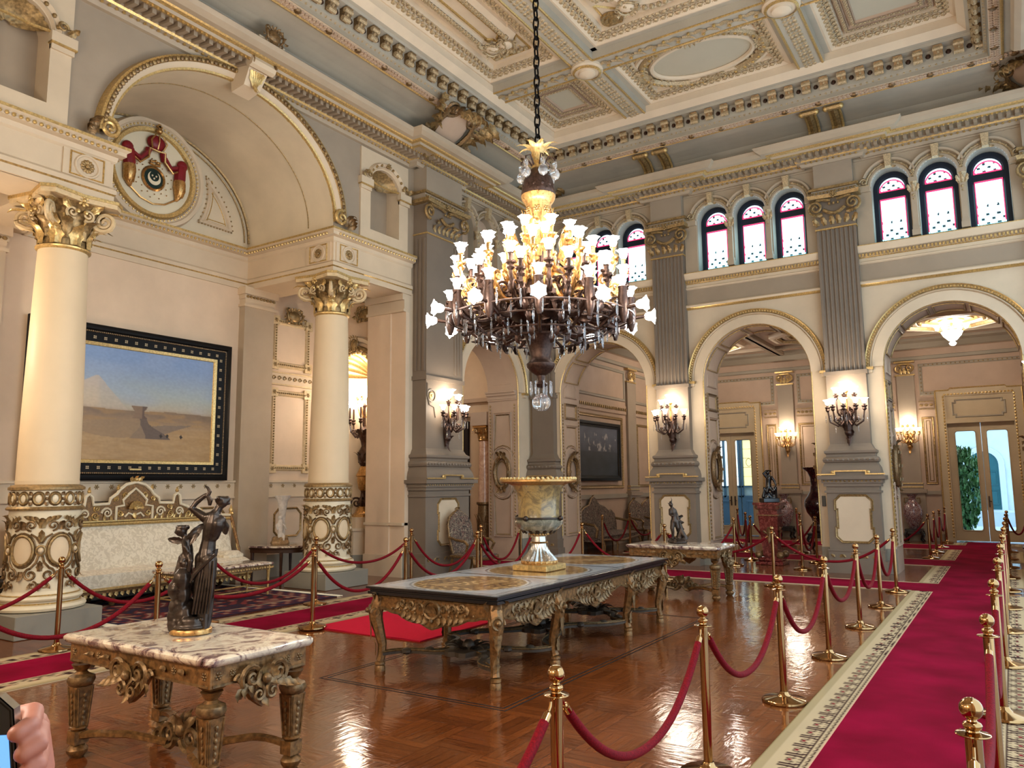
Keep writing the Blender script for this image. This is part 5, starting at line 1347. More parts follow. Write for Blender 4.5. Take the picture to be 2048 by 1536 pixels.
# long centre table
BT=empty('long_table',(-4.42,7.38,0),0,'long carved giltwood table with dark-edged inlaid stone top in the middle of the room','table')
L2,W2,z=1.895,.73,.77
m=MB(); pr=[(-.03,z-.075),(-.0,z-.07),(.0,z-.045),(-.015,z-.04),(-.015,z-.03),(.012,z-.02),(.012,z-.003),(.006,z)]
vs=[]
for e,zz in pr: x,y=W2+e,L2+e; vs+=[(-x,-y,zz),(x,-y,zz),(x,y,zz),(-x,y,zz)]
m.add(vs,[(i*4+j,i*4+(j+1)%4,i*4+4+(j+1)%4,i*4+4+j) for i in range(len(pr)-1) for j in range(4)]+[(0,3,2,1),(28,29,30,31)]); m.build('tabletop_edge',P.black,BT,True,30)
def topcol(x,y):
    e=min(W2-abs(x),L2-abs(y)); G=lin((178,178,176)); D=lin((52,56,64)); Wt=lin((206,200,190)); Am=lin((150,112,66)); A2=lin((196,160,108)); Br=lin((92,66,44))
    if e<.035: return lin((120,124,130))
    if e<.06: return Wt
    if e<.075: return D
    sec=(y+L2)/(2*L2)*3; k=min(2,int(sec)); yc=(-L2+(k+.5)*2*L2/3)
    if abs(sec-round(sec))<.02 and 0<round(sec)<3: return D
    u,v=x/.56,(y-yc)/.56; q=hypot(u,v)
    if q<.9:
        n=sin(u*17+3*sin(v*9))*sin(v*15+2*sin(u*11)); a=atan2(v,u)
        if q>.82: return A2 if sin(a*24)>0 else Br
        if n>.45: return A2
        if n<-.45: return Br
        return Am
    if q<.96: return lin((150,120,80))
    if q<1.0: return Wt
    if q<1.03: return lin((96,98,104))
    if .085<e<.10: return lin((120,120,124))
    if abs(u)+abs(v)>1.52 and e>.14: return lin((168,170,172))
    return G
m=MB(); m.col=[]; nu,nv=90,230
for i in range(nu+1):
    for j in range(nv+1):
        x=-W2+2*W2*i/nu; y=-L2+2*L2*j/nv; m.v.append((x,y,z+.001)); m.col.append(topcol(x,y))
m.f=[(i*(nv+1)+j,(i+1)*(nv+1)+j,(i+1)*(nv+1)+j+1,i*(nv+1)+j+1) for i in range(nu) for j in range(nv)]; m.mi=[0]*len(m.f)
m.build('inlaid_top',P.vtop,BT,False)
def carved_apron(half,axis,nsec):
    m=MB(); m.k=0
    n=int(half*2/.022); pts=[]
    for i in range(n+1):
        x=-half+2*half*i/n; t=(x+half)/(2*half)*nsec; c=abs((t%1)-.5)*2
        dep=.10+.13*max(0,1-c*1.25)**.8+.02*abs(sin(t*2*pi*2.5)); pts.append((x,z-.085-dep))
    m.prism([(-half,z-.075)]+pts+[(half,z-.075)],-.015,.015)
    # moulding and raised carving
    m.k=1; m.tube([(a,.016,b) for a,b in pts],.012,5); m.tube([(-half,.016,z-.09),(half,.016,z-.09)],.010,5)
    for s in range(nsec):
        c=-half+(s+.5)*2*half/nsec; N=18
        m.tube([(c+.085*cos(2*pi*i/N),.02,z-.17+.075*sin(2*pi*i/N)) for i in range(N)],.016,5,closed=True); shell(m,T(c,.02,z-.20),.075,6,.02); m.sph((c,.03,z-.265),.02,6,4)
        for q in (-1,1):
            for k in range(5): leaf(m,T(c+q*(.05+.07*k),.014,z-.19-.05*max(0,1-.25*k))@Ry(pi-q*(.7-.2*k)),.09,.07,.35,3,6,3); m.sph((c+q*(.10+.09*k),.02,z-.19-.03*max(0,1-.3*k)),.014,5,4)
            for k in range(3):
                x=c+q*(.13+.10*k)
                scroll(m,T(x,.016,z-.13-.015*(2-k))@S(q,1,1)@Ry(k*1.3),.042,1.4,.012,14,4); leaf(m,T(x+q*.04,.012,z-.12)@Ry(pi-q*.5),.09,.06,.3,2,5,2)
                m.tube([(x-.03,.017,z-.10),(x+.03,.017,z-.16)],.006,4); m.tube([(x+.03,.017,z-.10),(x-.03,.017,z-.16)],.006,4)
    return m
for a,hf,ns in ((0,L2-.1,3),(pi,L2-.1,3),(pi/2,W2-.08,1),(-pi/2,W2-.08,1)):
    m=carved_apron(hf,0,ns); M=Rz(a-pi/2)@T(0,(W2-.06) if ns==3 else (L2-.06),0); m.v=[tuple(M@V(q)) for q in m.v]; m.build('apron',[P.dgilt,P.ogold],BT)
legY=[-1.80,-.80,.86,1.80]
for sx in (-1,1):
    for ly in legY:
        m=MB(); dx=sx; dy=-1 if ly<-1.5 else (1 if ly>1.5 else 0); d=V((dx,dy*.9,0)).normalized(); bx,by=sx*.64,ly
        def pt(o,zz): return (bx+d.x*o,by+d.y*o,zz)
        m.k=0; m.tube([pt(0,.70),pt(.02,.62),pt(.055,.54),pt(.05,.47),pt(.02,.36),pt(-.01,.24),pt(-.005,.14),pt(.01,.09)],[.062,.07,.068,.062,.05,.042,.038,.042],8)
        m.lathe([(.035,.09),(.048,.08),(.05,.06),(.042,.05),(.05,.03),(.05,.0)],10,pt(.01,0))
        m.k=1
        M=Mx(((d.y,d.x,0,0),(-d.x,d.y,0,0),(0,0,1,0),(0,0,0,1))); M=T(bx,by,0)@M
        scroll(m,M@T(0,.10,.55)@Ry(radians(90)),.055,1.5,.018); leaf(m,M@T(0,.06,.60),.15,.11,.3); leaf(m,M@T(0,.09,.50)@Ry(pi),.22,.09,-.05); leaf(m,M@T(0,.04,.14),.14,.08,.1); m.sph(tuple(M@V((.0,.125,.55))),.026,8,6)
        for s in (-1,1): scroll(m,M@T(s*.06,.05,.53)@Rz(s*pi/2)@S(s,1,1),.045,1.4,.013); leaf(m,M@T(s*.055,.02,.64)@Ry(s*.5),.12,.08,.4)
        m.build('leg',[P.dgilt,P.ogold],BT)
P.stretch=paint('dark_carved_wood',(66,54,42),.5,.35,12)
m=MB(); m.k=0
def plate(poly): m.slab(poly,.14,.17)
for (ya,yb) in ((-1.80,-.80),(-.80,.86),(.86,1.80)):
    yc=(ya+yb)/2
    for sx in (-1,1):
        for yy in (ya,yb):
            P0=V((sx*.62,yy)); P1=V((sx*.10,yc)); pts=[]
            n=(P1-P0); q=V((-n.y,n.x)).normalized()
            o1=[];o2=[]
            for i in range(13):
                t=i/12; c=P0.lerp(P1,t)+q*.06*sin(t*2*pi); w=.03+.05*t*t; o1.append(tuple(c+q*w)); o2.append(tuple(c-q*w))
            plate(o1+o2[::-1])
            m.k=1; m.tube([(a,b,.172) for a,b in o1],.008,4); m.tube([(a,b,.172) for a,b in o2],.008,4); m.k=0
            for t in (.3,.6): c=P0.lerp(P1,t); m.sph((c.x,c.y,.165),.05,7,5,(1,1,.6))
    N=20; m.slab([(.18*cos(2*pi*i/N)*(1+.15*cos(6*2*pi*i/N)),yc+.24*sin(2*pi*i/N)*(1+.12*cos(6*2*pi*i/N))) for i in range(N)],.135,.178)
    k=m.M; m.M=T(0,yc,.18)
    for i in range(10): leaf(m,Rz(2*pi*i/10)@T(0,.05,0)@Rx(-1.0),.2,.09,.3)
    m.sph((0,0,.02),.06,10,6); m.M=k
m.build('stretcher',[P.stretch,P.ogold],BT)
# urn on the centre table
U=empty('stone_urn',(-4.42,7.40,.772),0,'large stone urn with silvered foot and gilt base standing on the long table','urn')
m=MB(); m.bbox(-.215,.215,-.215,.215,0,.065,.008); m.build('base',P.gold,U)
m=MB(); fl=lambda a,z_:1+.07*cos(20*a)*max(0,min(1,(.27-z_)/.05)); m.k=0; m.lathe([(.195,.065),(.20,.09),(.19,.105)],60); m.k=1; m.lathe([(.188,.105),(.16,.14),(.115,.19),(.088,.25),(.085,.285)],80,rf=fl); m.k=0; m.lathe([(.09,.285),(.10,.295),(.09,.305)],32); m.k=1; m.lathe([(.085,.305),(.08,.36),(.10,.385)],32); m.k=0
for i in range(20): a=2*pi*i/20; m.sph((.103*cos(a),.103*sin(a),.385),.014,6,4); m.sph((.185*cos(a),.185*sin(a),.085),.022,6,4)
m.build('foot',[P.copper,metal('silvered_metal',(206,200,190),.25,.3,20)],U)
m=MB(); m.k=0; m.lathe([(.08,.385),(.14,.40),(.22,.44),(.265,.49),(.27,.52),(.25,.545),(.235,.555)],40); m.k=1
for i in range(14): leaf(m,cyl(2*pi*i/14,.16,.40)@Rx(-.75),.15,.07,.0,2,6,2)
m.lathe([(.25,.548),(.265,.556),(.26,.566),(.235,.57)],40,cap=False)
for s in (-1,1):
    for q in (0,pi/2): M=Rz(q)@T(s*.275,0,.56); m.sph(tuple(M@V((0,0,.0))),.03,8,6)
m.build('bowl',[P.agate,P.bronze],U)
m=MB(); m.lathe([(.23,.565),(.225,.60),(.23,.75),(.245,.84),(.275,.90),(.30,.925)],48); m.build('body',P.onyx,U)
m=MB(); m.lathe([(.29,.915),(.34,.935),(.40,.945),(.425,.955),(.425,.975),(.40,.985),(.36,.985),(.26,.975),(.24,.93),(0,.92)],48,cap=False); m.k=1
for i in range(48): a=2*pi*i/48; m.sph((.41*cos(a),.41*sin(a),.985),.02,5,4)
m.build('rim',[P.copper,P.gold],U)
# ================================================================== BRONZE FIGURES
def remesh(o,vox,smooth=2):
    q=o.modifiers.new('join','REMESH'); q.mode='VOXEL'; q.voxel_size=vox; q.use_smooth_shade=True
    if smooth: k=o.modifiers.new('soften','SMOOTH'); k.iterations=smooth; k.factor=.5
    return o
def limbs(m,chains,n=10):
    for ch in chains:
        pts=[q[0] for q in ch]; rs=[q[1] for q in ch]
        m.tube(pts,rs,n)
        m.sph(pts[0],rs[0],n,7); m.sph(pts[-1],rs[-1],n,7)
SR=Rz(0.570937965)
fig=empty('bronze_statue',(-4.50,3.17,.772),0.570937965,'dark bronze statue of a draped woman with winged cherub on the nearest table','statue')
m=MB(); m.lathe([(.115,0),(.125,.006),(.125,.03),(.118,.038),(.11,.04)],36); m.v=[(x*1.05,y*.85,zz) for x,y,zz in m.v]; m.build('gilt_base',P.copper,fig)
m=MB(); m.lathe([(.108,.038),(.112,.05),(.10,.06),(.10,.075),(.09,.085),(.0,.09)],24)
rk=random.Random(5)
for i in range(26):
    h=rk.random(); m.sph((-.065+.05*(rk.random()-.5)*(1.6-h),(rk.random()-.5)*.10,.06+.36*h),.045+.015*rk.random(),8,6,(1,1,1.2))
for i in range(14): a=rk.random()*6.28; m.sph((.075*cos(a)*1.0,.07*sin(a),.085),.032,7,5)
m.tube([(-.06,0,.05),(-.062,.0,.46)],[.06,.045],10); m.sph((-.062,-.01,.475),.036,9,7); m.sph((-.04,-.04,.44),.03,8,6)
remesh(m.build('rock',P.bronze,fig),.007)
m=MB(); x0=.02
limbs(m,[ # woman seen from behind, right arm lifted
 [((.085,-.01,.47),.058),((.085,0,.53),.052),((.092,.0,.585),.046),((.102,.0,.64),.052),((.112,.0,.70),.055),((.118,0,.735),.045)],
 [((.085,.02,.64),.045),((.10,.01,.70),.05)],[((.12,.0,.62),.042),((.14,0,.69),.05)],
 [((.118,0,.735),.04),((.135,.005,.775),.028),((.150,.012,.805),.026)],
 [((.06,0,.73),.032),((.105,0,.735),.042),((.165,.005,.712),.033)],
 [((.06,0,.73),.031),((.015,-.01,.765),.026),((-.022,-.02,.795),.023),((.005,-.01,.835),.020),((.045,.0,.868),.016),((.06,.0,.875),.017)],
 [((.165,.005,.712),.026),((.185,.05,.67),.020),((.165,.09,.63),.017),((.13,.11,.66),.014)],
 [((.06,0,.47),.055),((.055,.01,.36),.045),((.05,-.01,.25),.034),((.06,-.01,.14),.024),((.065,-.02,.10),.022),((.085,-.05,.095),.016)],
 [((.105,-.02,.46),.053),((.115,-.03,.35),.045),((.105,0,.24),.034),((.09,.02,.15),.025),((.09,.02,.10),.022)],
])
m.sph((.165,.018,.832),.036,12,9,(1,1.1,1.1)); m.sph((.145,.01,.845),.028,10,8); m.sph((.19,.03,.85),.022,8,6); m.sph((.200,.035,.822),.012,6,5)
for q in range(4): m.sph((.155+.012*q,-.012+.01*q,.855-.004*q),.018,7,5)
# fingers on the horn
for q in range(4): m.tube([(.055,.0+.008*(q-1.5),.872),(.072,.008*(q-1.5),.884),(.080,.008*(q-1.5),.876)],[.006,.005,.004],5)
remesh(m.build('woman',P.bronze,fig),.0055)
m=MB(); m.tube([(.07,.0,.87),(.085,.0,.90),(.07,.0,.925),(.05,0,.94)],[.016,.014,.009,.003],8); m.tube([(.075,.0,.87),(.09,.0,.84),(.088,0,.81)],[.014,.018,.010],8); m.build('horn',P.bronze,fig)
m=MB()
def drape(u,v):
    a=2*pi*v; zz=.50-.42*u; cx=.083-.012*sin(u*3); rx=.060+.012*sin(u*2.4)-.022*u; ry=.058+.008*sin(u*2.4)-.012*u
    k=1.06+.05*sin(7*a+9*u)+.035*sin(4*a-7*u)+.10*u*max(0,sin(a-.8)); zz+= .03*sin(a+1.2)*(1-u)+.05*u*sin(2*a)
    return (cx+rx*k*cos(a),ry*k*sin(a),zz)
m.grid(drape,26,48)
for q in range(7): m.tube([(.16-.012*q,-.05,.50-.008*q),(.10-.01*q,-.075,.44-.01*q),(.03-.004*q,-.06,.40-.012*q)],[.008,.011,.008],6)
for q in range(6): m.tube([(.15-.015*q,-.055,.46),(.15-.018*q,-.072,.30),(.13-.02*q,-.06,.13)],[.006,.011,.008],6)
m.build('drapery',P.bronze,fig)
m=MB()
limbs(m,[ [((-.03,-.02,.48),.032),((-.035,-.02,.53),.035),((-.045,-.02,.585),.034)],[((-.05,-.045,.58),.016),((-.03,-.075,.55),.013),((-.01,-.075,.52),.011)],
 [((-.05,-.02,.50),.024),((-.055,-.05,.45),.019),((-.05,-.04,.40),.014)], [((-.02,-.02,.50),.024),((-.0,-.05,.46),.019),((-.01,-.05,.40),.014)], [((-.05,-.02,.60),.022),((-.066,-.022,.63),.02)] ],8)
m.sph((-.080,-.025,.650),.038,12,9); m.sph((-.112,-.03,.642),.012,6,5)
for q in range(9): a=q*.7; m.sph((-.072+.03*cos(a),-.02+.028*sin(a),.672),.016,6,5)
remesh(m.build('cherub',P.bronze,fig),.005)
m=MB()
leaf(m,T(-.03,-.04,.575)@Ry(.62),.17,.085,.25,4); leaf(m,T(-.03,-.05,.565)@Ry(.62),.14,.07,.3,4); leaf(m,T(-.06,-.05,.585)@Ry(-1.45),.12,.06,.2,4)
m.build('wings',P.bronze,fig)
fig2=empty('bronze_statue',(-4.44,11.64,.772),0.570937965,'dark bronze statue of a standing nude figure on the far marble-topped table','statue')
m=MB(); m.lathe([(.15,0),(.155,.02),(.13,.05),(.0,.06)],20,rf=lambda a,zz:1+.06*sin(5*a))
for i in range(14): a=rk.random()*6.28; m.sph((.10*cos(a),.08*sin(a),.05),.035,7,5)
m.tube([(.03,.05,.05),(.06,.03,.22),(.03,.02,.34)],[.06,.04,.02],8); m.tube([(.13,.0,.05),(.09,0,.12),(.06,.02,.2)],[.045,.04,.03],8)
remesh(m.build('rock',P.bronze,fig2),.009)
m=MB()
limbs(m,[ [((-.045,0,.33),.048),((-.05,0,.40),.04),((-.06,0,.47),.05),((-.065,0,.51),.04)], [((-.065,0,.51),.028),((-.085,-.01,.56),.02)],
 [((-.105,0,.505),.026),((-.12,-.05,.44),.02),((-.10,-.08,.42),.016)], [((-.03,0,.50),.026),((-.0,.01,.43),.021),((.02,-.01,.36),.017),((.035,-.02,.33),.014)],
 [((-.065,0,.33),.042),((-.085,-.01,.22),.033),((-.075,.0,.17),.027),((-.075,.01,.08),.02),((-.085,-.03,.065),.018)], [((-.02,0,.33),.042),((.0,-.01,.23),.033),((.02,.03,.16),.026),((.045,.05,.09),.02)] ])
m.sph((-.095,-.018,.59),.034,10,8); m.tube([(-.12,-.03,.60),(-.15,-.04,.615)],[.012,.004],6); m.sph((-.095,-.01,.62),.025,8,6)
m.tube([(-.085,-.01,.62),(-.075,-.01,.67),(-.10,-.01,.72)],[.012,.007,.003],6)
for q in range(4): m.tube([(-.10,-.08,.42+.007*(q-1.5)),(-.082,-.095,.425+.007*(q-1.5)),(-.07,-.085,.42+.007*(q-1.5))],[.006,.005,.004],5)
remesh(m.build('figure',P.bronze,fig2),.006)
m=MB()
m.grid(lambda u,v:(-.01+.09*u+.03*sin(7*v*pi)*u,.03+.03*sin(5*v*pi),.40-.34*v+.03*u),10,24); m.build('drapery',P.bronze,fig2)
# ================================================================== CHANDELIER
CH=empty('chandelier',(-4.34,7.36,0),0,'huge bronze and gilt chandelier with many glowing glass shades and crystal drops','chandelier')
m=MB(); L=.17; n=int((9.3-5.55)/(L*.72))
for i in range(n):
    zc=5.60+(i+.5)*L*.72; pts=[(.035*cos(t),0,zc+L*.5*sin(t)) for t in [2*pi*k/10 for k in range(10)]]
    if i%2: pts=[(0,x,zz) for x,_,zz in pts]
    m.tube(pts,.011,5,closed=True)
    m.sph((0,0,zc+L*.36),.028,6,4)
m.build('chain',P.iron,CH)
m=MB(); m.k=0
for i in range(8): leaf(m,cyl(2*pi*i/8,.03,5.38),.34,.13,.55,3,9,4)
m.lathe([(.05,5.30),(.075,5.34),(.06,5.40),(.0,5.46)],16)
m.build('crown',P.gold,CH)
CD=empty('tmp')
def crystal_pear():
    m=MB(); m.lathe([(0,0),(.045,.03),(.06,.07),(.045,.11),(.02,.14),(.03,.18),(.028,.21),(0,.24)],12); return m
pear=None
for i in range(6):
    a=2*pi*i/6+.3; M=T(.20*cos(a),.20*sin(a),5.16)
    if pear is None: o=crystal_pear().build('crystal_pear',P.crystal,CH); pear=o
    else: o=pear.copy(); COL.objects.link(o); o.parent=CH
    o.location=M.translation
bpy.data.objects.remove(CD)
m=MB()
for i in range(6):
    a=2*pi*i/6+.3; m.tube([(.05*cos(a),.05*sin(a),5.33),(.13*cos(a),.13*sin(a),5.46),(.20*cos(a),.20*sin(a),5.42),(.20*cos(a),.20*sin(a),5.38)],.01,5)
m.lathe([(.19,4.98),(.20,5.0),(.19,5.06),(.175,5.16),(.13,5.27),(.07,5.32)],20); 
for i in range(12):
    for k in range(4): 
        m.M=cyl(2*pi*(i+.5*(k%2))/12,.185-.012*k*k*.6,5.03+.06*k); m.sph((0,0,0),.03,5,4,(1,.5,1)); m.M=Mx.Identity(4)
m.build('basket',P.lamp,CH)
m=MB(); m.k=0; m.lathe([(.15,4.35),(.145,4.88),(.17,4.92),(.19,4.95),(.20,4.99),(.18,5.02)],24); m.lathe([(.16,4.28),(.175,4.33),(.16,4.38)],24,cap=False)
for i in range(8): leaf(m,cyl(2*pi*i/8,.148,4.42),.40,.09,.08); m.M=cyl(2*pi*(i+.5)/8,.15,4.80); rosette(m,Mx.Identity(4),.045,6); m.M=Mx.Identity(4)
m.build('stem',P.copper,CH)
# winged gilt figures round the stem
for i in range(4):
    m=MB(); a=2*pi*i/4+.45; m.M=cyl(a,.24,4.22)
    m.tube([(0,0,0),(0,.05,.10),(0,.03,.2),(0,.06,.30)],[.05,.06,.05,.035],8); m.sph((0,.08,.36),.045,8,6); leaf(m,T(.05,0,.15)@Ry(.5),.28,.12,.3); leaf(m,T(-.05,0,.15)@Ry(-.5),.28,.12,.3); m.tube([(0,.06,.20),(0,.14,.16),(0,.17,.22)],[.03,.02,.015],6); m.tube([(0,0,-.02),(0,.08,-.1),(0,.16,-.08)],.03,6)
    m.build('gilt_figure',P.copper,CH)
m=MB(); m.k=0
m.lathe([(0,2.76),(.05,2.77),(.07,2.80),(.04,2.84),(.05,2.90),(.11,2.94),(.16,2.99),(.165,3.03),(.12,3.07),(.11,3.10),(.13,3.20),(.17,3.34),(.20,3.38),(.19,3.42),(.25,3.5),(.36,3.58),(.44,3.66),(.46,3.74),(.43,3.80),(.34,3.84),(.30,3.92),(.33,4.0),(.26,4.1),(.2,4.25),(.16,4.3)],28,rf=lambda a,zz:1+(.05*abs(sin(6*a)) if 3.1<zz<3.4 else 0))
for i in range(12):
    a=2*pi*i/12; leaf(m,cyl(a,.16,3.36)@Rx(-.6),.30,.13,.5); leaf(m,cyl(a+.26,.40,3.60)@Rx(-.2),.24,.13,.6); 
    m.M=cyl(a,.44,3.73); rosette(m,Mx.Identity(4),.05,6); scroll(m,T(0,.02,.12)@Rz(pi/2)@Ry(1.5),.10,1.6,.022); m.M=Mx.Identity(4)
for i in range(8): leaf(m,cyl(2*pi*i/8,.05,2.93),.12,.08,.5)
m.build('body',P.lamp,CH)
m=MB(); m.sph((0,0,2.60),.098,20,12); 
for i in range(12): m.tube([(.099*sin(t)*cos(i*pi/6),.099*sin(t)*sin(i*pi/6),2.6+.099*cos(t)) for t in [pi*k/8 for k in range(1,8)]],.005,4)
m.build('crystal_globe',P.crystal,CH)
drop=None
def addrop(par,loc,big=1.0,proto=[None]):
    if proto[0] is None:
        m=MB(); m.lathe([(0,0),(.008,.02),(.0115,.06),(.0115,.125),(.005,.145),(.009,.155),(.009,.172),(0,.18)],6); o=m.build('crystal_drop',P.crystal,par); proto[0]=o
    else: o=proto[0].copy(); COL.objects.link(o); o.parent=par
    o.location=loc; o.scale=(big,big,big); return o
for i in range(8): a=2*pi*i/8; addrop(CH,(.12*cos(a),.12*sin(a),2.66),1.0)
# arms: each arm with its candle cup and lit glass shade
def tulip(s=1.0):
    m=MB(); m.k=0; m.lathe([(.012,0),(.030,.012),(.042,.04),(.040,.066),(.055,.085),(.068,.10)],18,rf=lambda a,zz:1+.16*cos(6*a)*max(0,(zz-.03)/.07),cap=True); m.sph((0,0,.055),.034,8,6); m.v=[(x*s,y*s,zz*s) for x,y,zz in m.v]; return m
TL=None
def shade(par,loc,rot=(0,0,0),s=1.0,mat=None,pr={}):
    k=(mat or P.bulb).name
    if k not in pr: o=tulip().build('glass_shade',mat or P.bulb,par); pr[k]=o
    else: o=pr[k].copy(); COL.objects.link(o); o.parent=par
    o.location=loc; o.rotation_euler=rot; o.scale=(s,s,s); return o
def arm_mesh(r0,z0,r1,z1,kind):
    m=MB(); m.k=0
    if kind=='out':
        pts=[(r0,0,z0),(r0+.18,0,z0-.12),(r1-.32,0,z1-.06),(r1-.12,0,z1+.10),(r1-.10,0,z1+.20)]
    else:
        d=r1-r0; pts=[(r0,0,z0),(r0+.25*d,0,z0-.10-.12*d),(r0+.62*d,0,z0-.12-.10*d),(r0+.92*d,0,z0+.06),(r1,0,z1-.16),(r1,0,z1)]
    q=[]
    P_=[V(a) for a in pts]
    for i in range(len(P_)-1):
        p0,p1,p2,p3=P_[max(i-1,0)],P_[i],P_[i+1],P_[min(i+2,len(P_)-1)]
        for k in range(4):
            t=k/4; q.append(.5*((2*p1)+(p2-p0)*t+(2*p0-5*p1+4*p2-p3)*t*t+(3*p1-p0-3*p2+p3)*t**3))
    q.append(P_[-1]); n=len(q)
    m.tube([tuple(a) for a in q],[.034-.016*i/n for i in range(n)],6)
    mid=q[n//2]; 
    for s in (-1,1): m.M=T(mid.x,0,mid.z+.03)@Rz(0); scroll(m,T(0,s*.02,.05)@Ry(1.2),.085,1.5,.014,16,5); m.M=Mx.Identity(4)
    leaf(m,T(mid.x-.05,0,mid.z-.03)@Ry(2.0),.2,.09,.4); leaf(m,T(q[-4].x,0,q[-4].z)@Ry(.4),.13,.08,.4); leaf(m,T(q[3].x,0,q[3].z)@Ry(1.3),.18,.1,.4)
    if kind!='out':
        m.lathe([(.015,z1-.14),(.045,z1-.10),(.03,z1-.07),(.055,z1-.05),(.058,z1-.03),(.02,z1-.02),(.024,z1+.05),(.035,z1+.06),(.02,z1+.07)],10,(r1,0,0))
    else: m.lathe([(.02,z1-.14),(.05,z1-.05),(.06,z1+.08),(.045,z1+.22),(.055,z1+.25),(.02,z1+.28)],10,(r1-.10,0,0)); m.tube([(r1-.06,0,z1+.02),(r1+.05,0,z1+.035)],.02,6)
    return m
tiers=[(12,.42,3.62,1.12,3.52,'out'),(12,.44,3.66,.95,3.92,'up'),(12,.42,3.74,.78,4.05,'up'),(12,.36,3.85,.95,4.14,'up'),(10,.32,3.95,.62,4.28,'up'),(8,.26,4.1,.38,4.46,'up')]
for ti,(n,r0,z0,r1,z1,kind) in enumerate(tiers):
    proto=None
    for i in range(n):
        a=2*pi*(i+.5*(ti%2)+.13*ti)/n
        if proto is None: proto=arm_mesh(r0,z0,r1,z1,kind).build('arm',P.lamp if ti<3 else P.copper,CH); o=proto
        else: o=proto.copy(); COL.objects.link(o); o.parent=CH
        o.rotation_euler=(0,0,a)
        if kind=='out':
            shade(o,(r1+.05,0,z1+.035),(0,radians(90),0),1.15)
            shade(o,(r1-.10,0,z1+.27),(0,0,0),1.0)
        else: shade(o,(r1,0,z1+.065),(0,0,0),1.05)
cnt=0
rk=random.Random(11)
for n,rr,z0 in ((24,1.05,3.36),(22,.86,3.28),(20,.70,3.16),(16,.5,3.14),(8,.30,3.1)):
    for i in range(n):
        a=2*pi*(i+rk.random()*.4)/n; addrop(CH,(rr*cos(a),rr*sin(a),z0+rk.random()*.12),1.1)
m=MB()
for rr,zz in ((1.05,3.54),(.86,3.46),(.70,3.34),(.5,3.30)):
    m.tube([(rr*cos(2*pi*i/32),rr*sin(2*pi*i/32),zz) for i in range(32)],.010,5,closed=True)
    for i in range(16): a=2*pi*i/16; leaf(m,cyl(a,rr,zz)@Rx(pi),.14,.08,.4)
for i in range(12): a=2*pi*i/12; m.tube([(.2*cos(a),.2*sin(a),3.40),(.5*cos(a),.5*sin(a),3.30),(.70*cos(a),.70*sin(a),3.34),(.86*cos(a),.86*sin(a),3.46),(1.05*cos(a),1.05*sin(a),3.54)],.018,5)
m.build('lower_rings',P.lamp,CH)
# ================================================================== WALL SCONCES
def sconce(s=1.0,far=False):
    r=empty('wall_sconce'); mt=P.copper if far else P.lamp
    m=MB(); m.tube([(0,.03,-.50),(0,.05,-.30),(0,.06,-.1),(0,.05,.15)],[.03,.075,.085,.05],8); m.sph((0,.06,-.34),.075,8,6)
    for q in range(5): leaf(m,T(0,.05,-.42+.10*q)@Ry((q%2-.5)*1.2),.2,.12,.4)
    leaf(m,T(0,.05,-.36)@Ry(pi),.26,.12,.2); cartouche(m,T(0,.06,-.05),.24,.34,(0,0)); m.build('wall_plate',mt,r)
    up=[(-60,.28,.10),(-20,.30,.10),(20,.30,.10),(60,.28,.10)]; 
    pos=[]
    for a in (-72,-36,0,36,72): pos.append((a,.34,.18))
    for a in (-55,0,55): pos.append((a,.20,.40))
    for a,rr,zz in pos:
        t=radians(a); m=MB(); d=(sin(t),cos(t)); hi=zz>.3
        b=(.06*d[0],.10+.06*d[1],-.12 if not hi else .05)
        pts=[b,(.5*rr*d[0],.10+.5*rr*d[1],b[2]-.10),(.9*rr*d[0],.10+.9*rr*d[1],b[2]-.02),(rr*d[0],.10+rr*d[1],zz-.10),(rr*d[0],.10+rr*d[1],zz)]
        m.tube(pts,[.022,.02,.017,.013,.012],6); m.lathe([(.014,zz-.13),(.04,zz-.10),(.03,zz-.07),(.05,zz-.05),(.05,zz-.035),(.018,zz-.03),(.02,zz)],8,(rr*d[0],.10+rr*d[1],0)); scroll(m,T(.55*rr*d[0],.10+.55*rr*d[1],b[2]+.0)@Rz(-t+pi/2),.06,1.4,.012,12,4)
        o=m.build('arm',mt,r); shade(o,(rr*d[0],.10+rr*d[1],zz+.005),(0,0,0),1.0,P.bulbs)
    m=MB(); m.tube([(0,.12,.05),(0,.12,.42)],.02,6); m.lathe([(.02,.40),(.05,.44),(.02,.47)],10,(0,.12,0)); m.build('centre_stem',P.copper,r); shade(r,(0,.12,.47),(0,0,0),1.5,P.bulbs)
    for a in (-72,-36,0,36,72):
        t=radians(a)
        for q in (-.04,.04): addrop(r,(.34*sin(t)+q,.10+.34*cos(t),-.16),.8)
    addrop(r,(-.2,.2,-.36),.8); addrop(r,(.2,.2,-.36),.8)
    return r
s0=sconce(); s0.location=(-6.03,YB-.175,2.95); s0.rotation_euler=(0,0,pi); tag(s0,'lit bronze sconce on the fluted pilaster behind the far marble-topped table','sconce','lit bronze wall sconces')
dup(s0,(-2.53,YB-.175,2.95),pi,'lit bronze sconce on the fluted pilaster between the two open arches at right','lit bronze wall sconces')
dup(s0,(XL+.345,12.06,2.95),-pi/2,'lit bronze sconce on the grey corner pier above the tapestry armchair','lit bronze wall sconces')
dup(s0,(XR-.785,12.06,2.95),pi/2,'lit bronze sconce cut off by the right edge beside the farther arch','lit bronze wall sconces')
sf=sconce(1,True); sf.location=(-2.4,Y2-.08,2.95); sf.rotation_euler=(0,0,pi); sf.scale=(.85,.85,.85); tag(sf,'small lit gilt sconce on the far room pilaster left of the glass doors','sconce','gilt sconces in the far room')
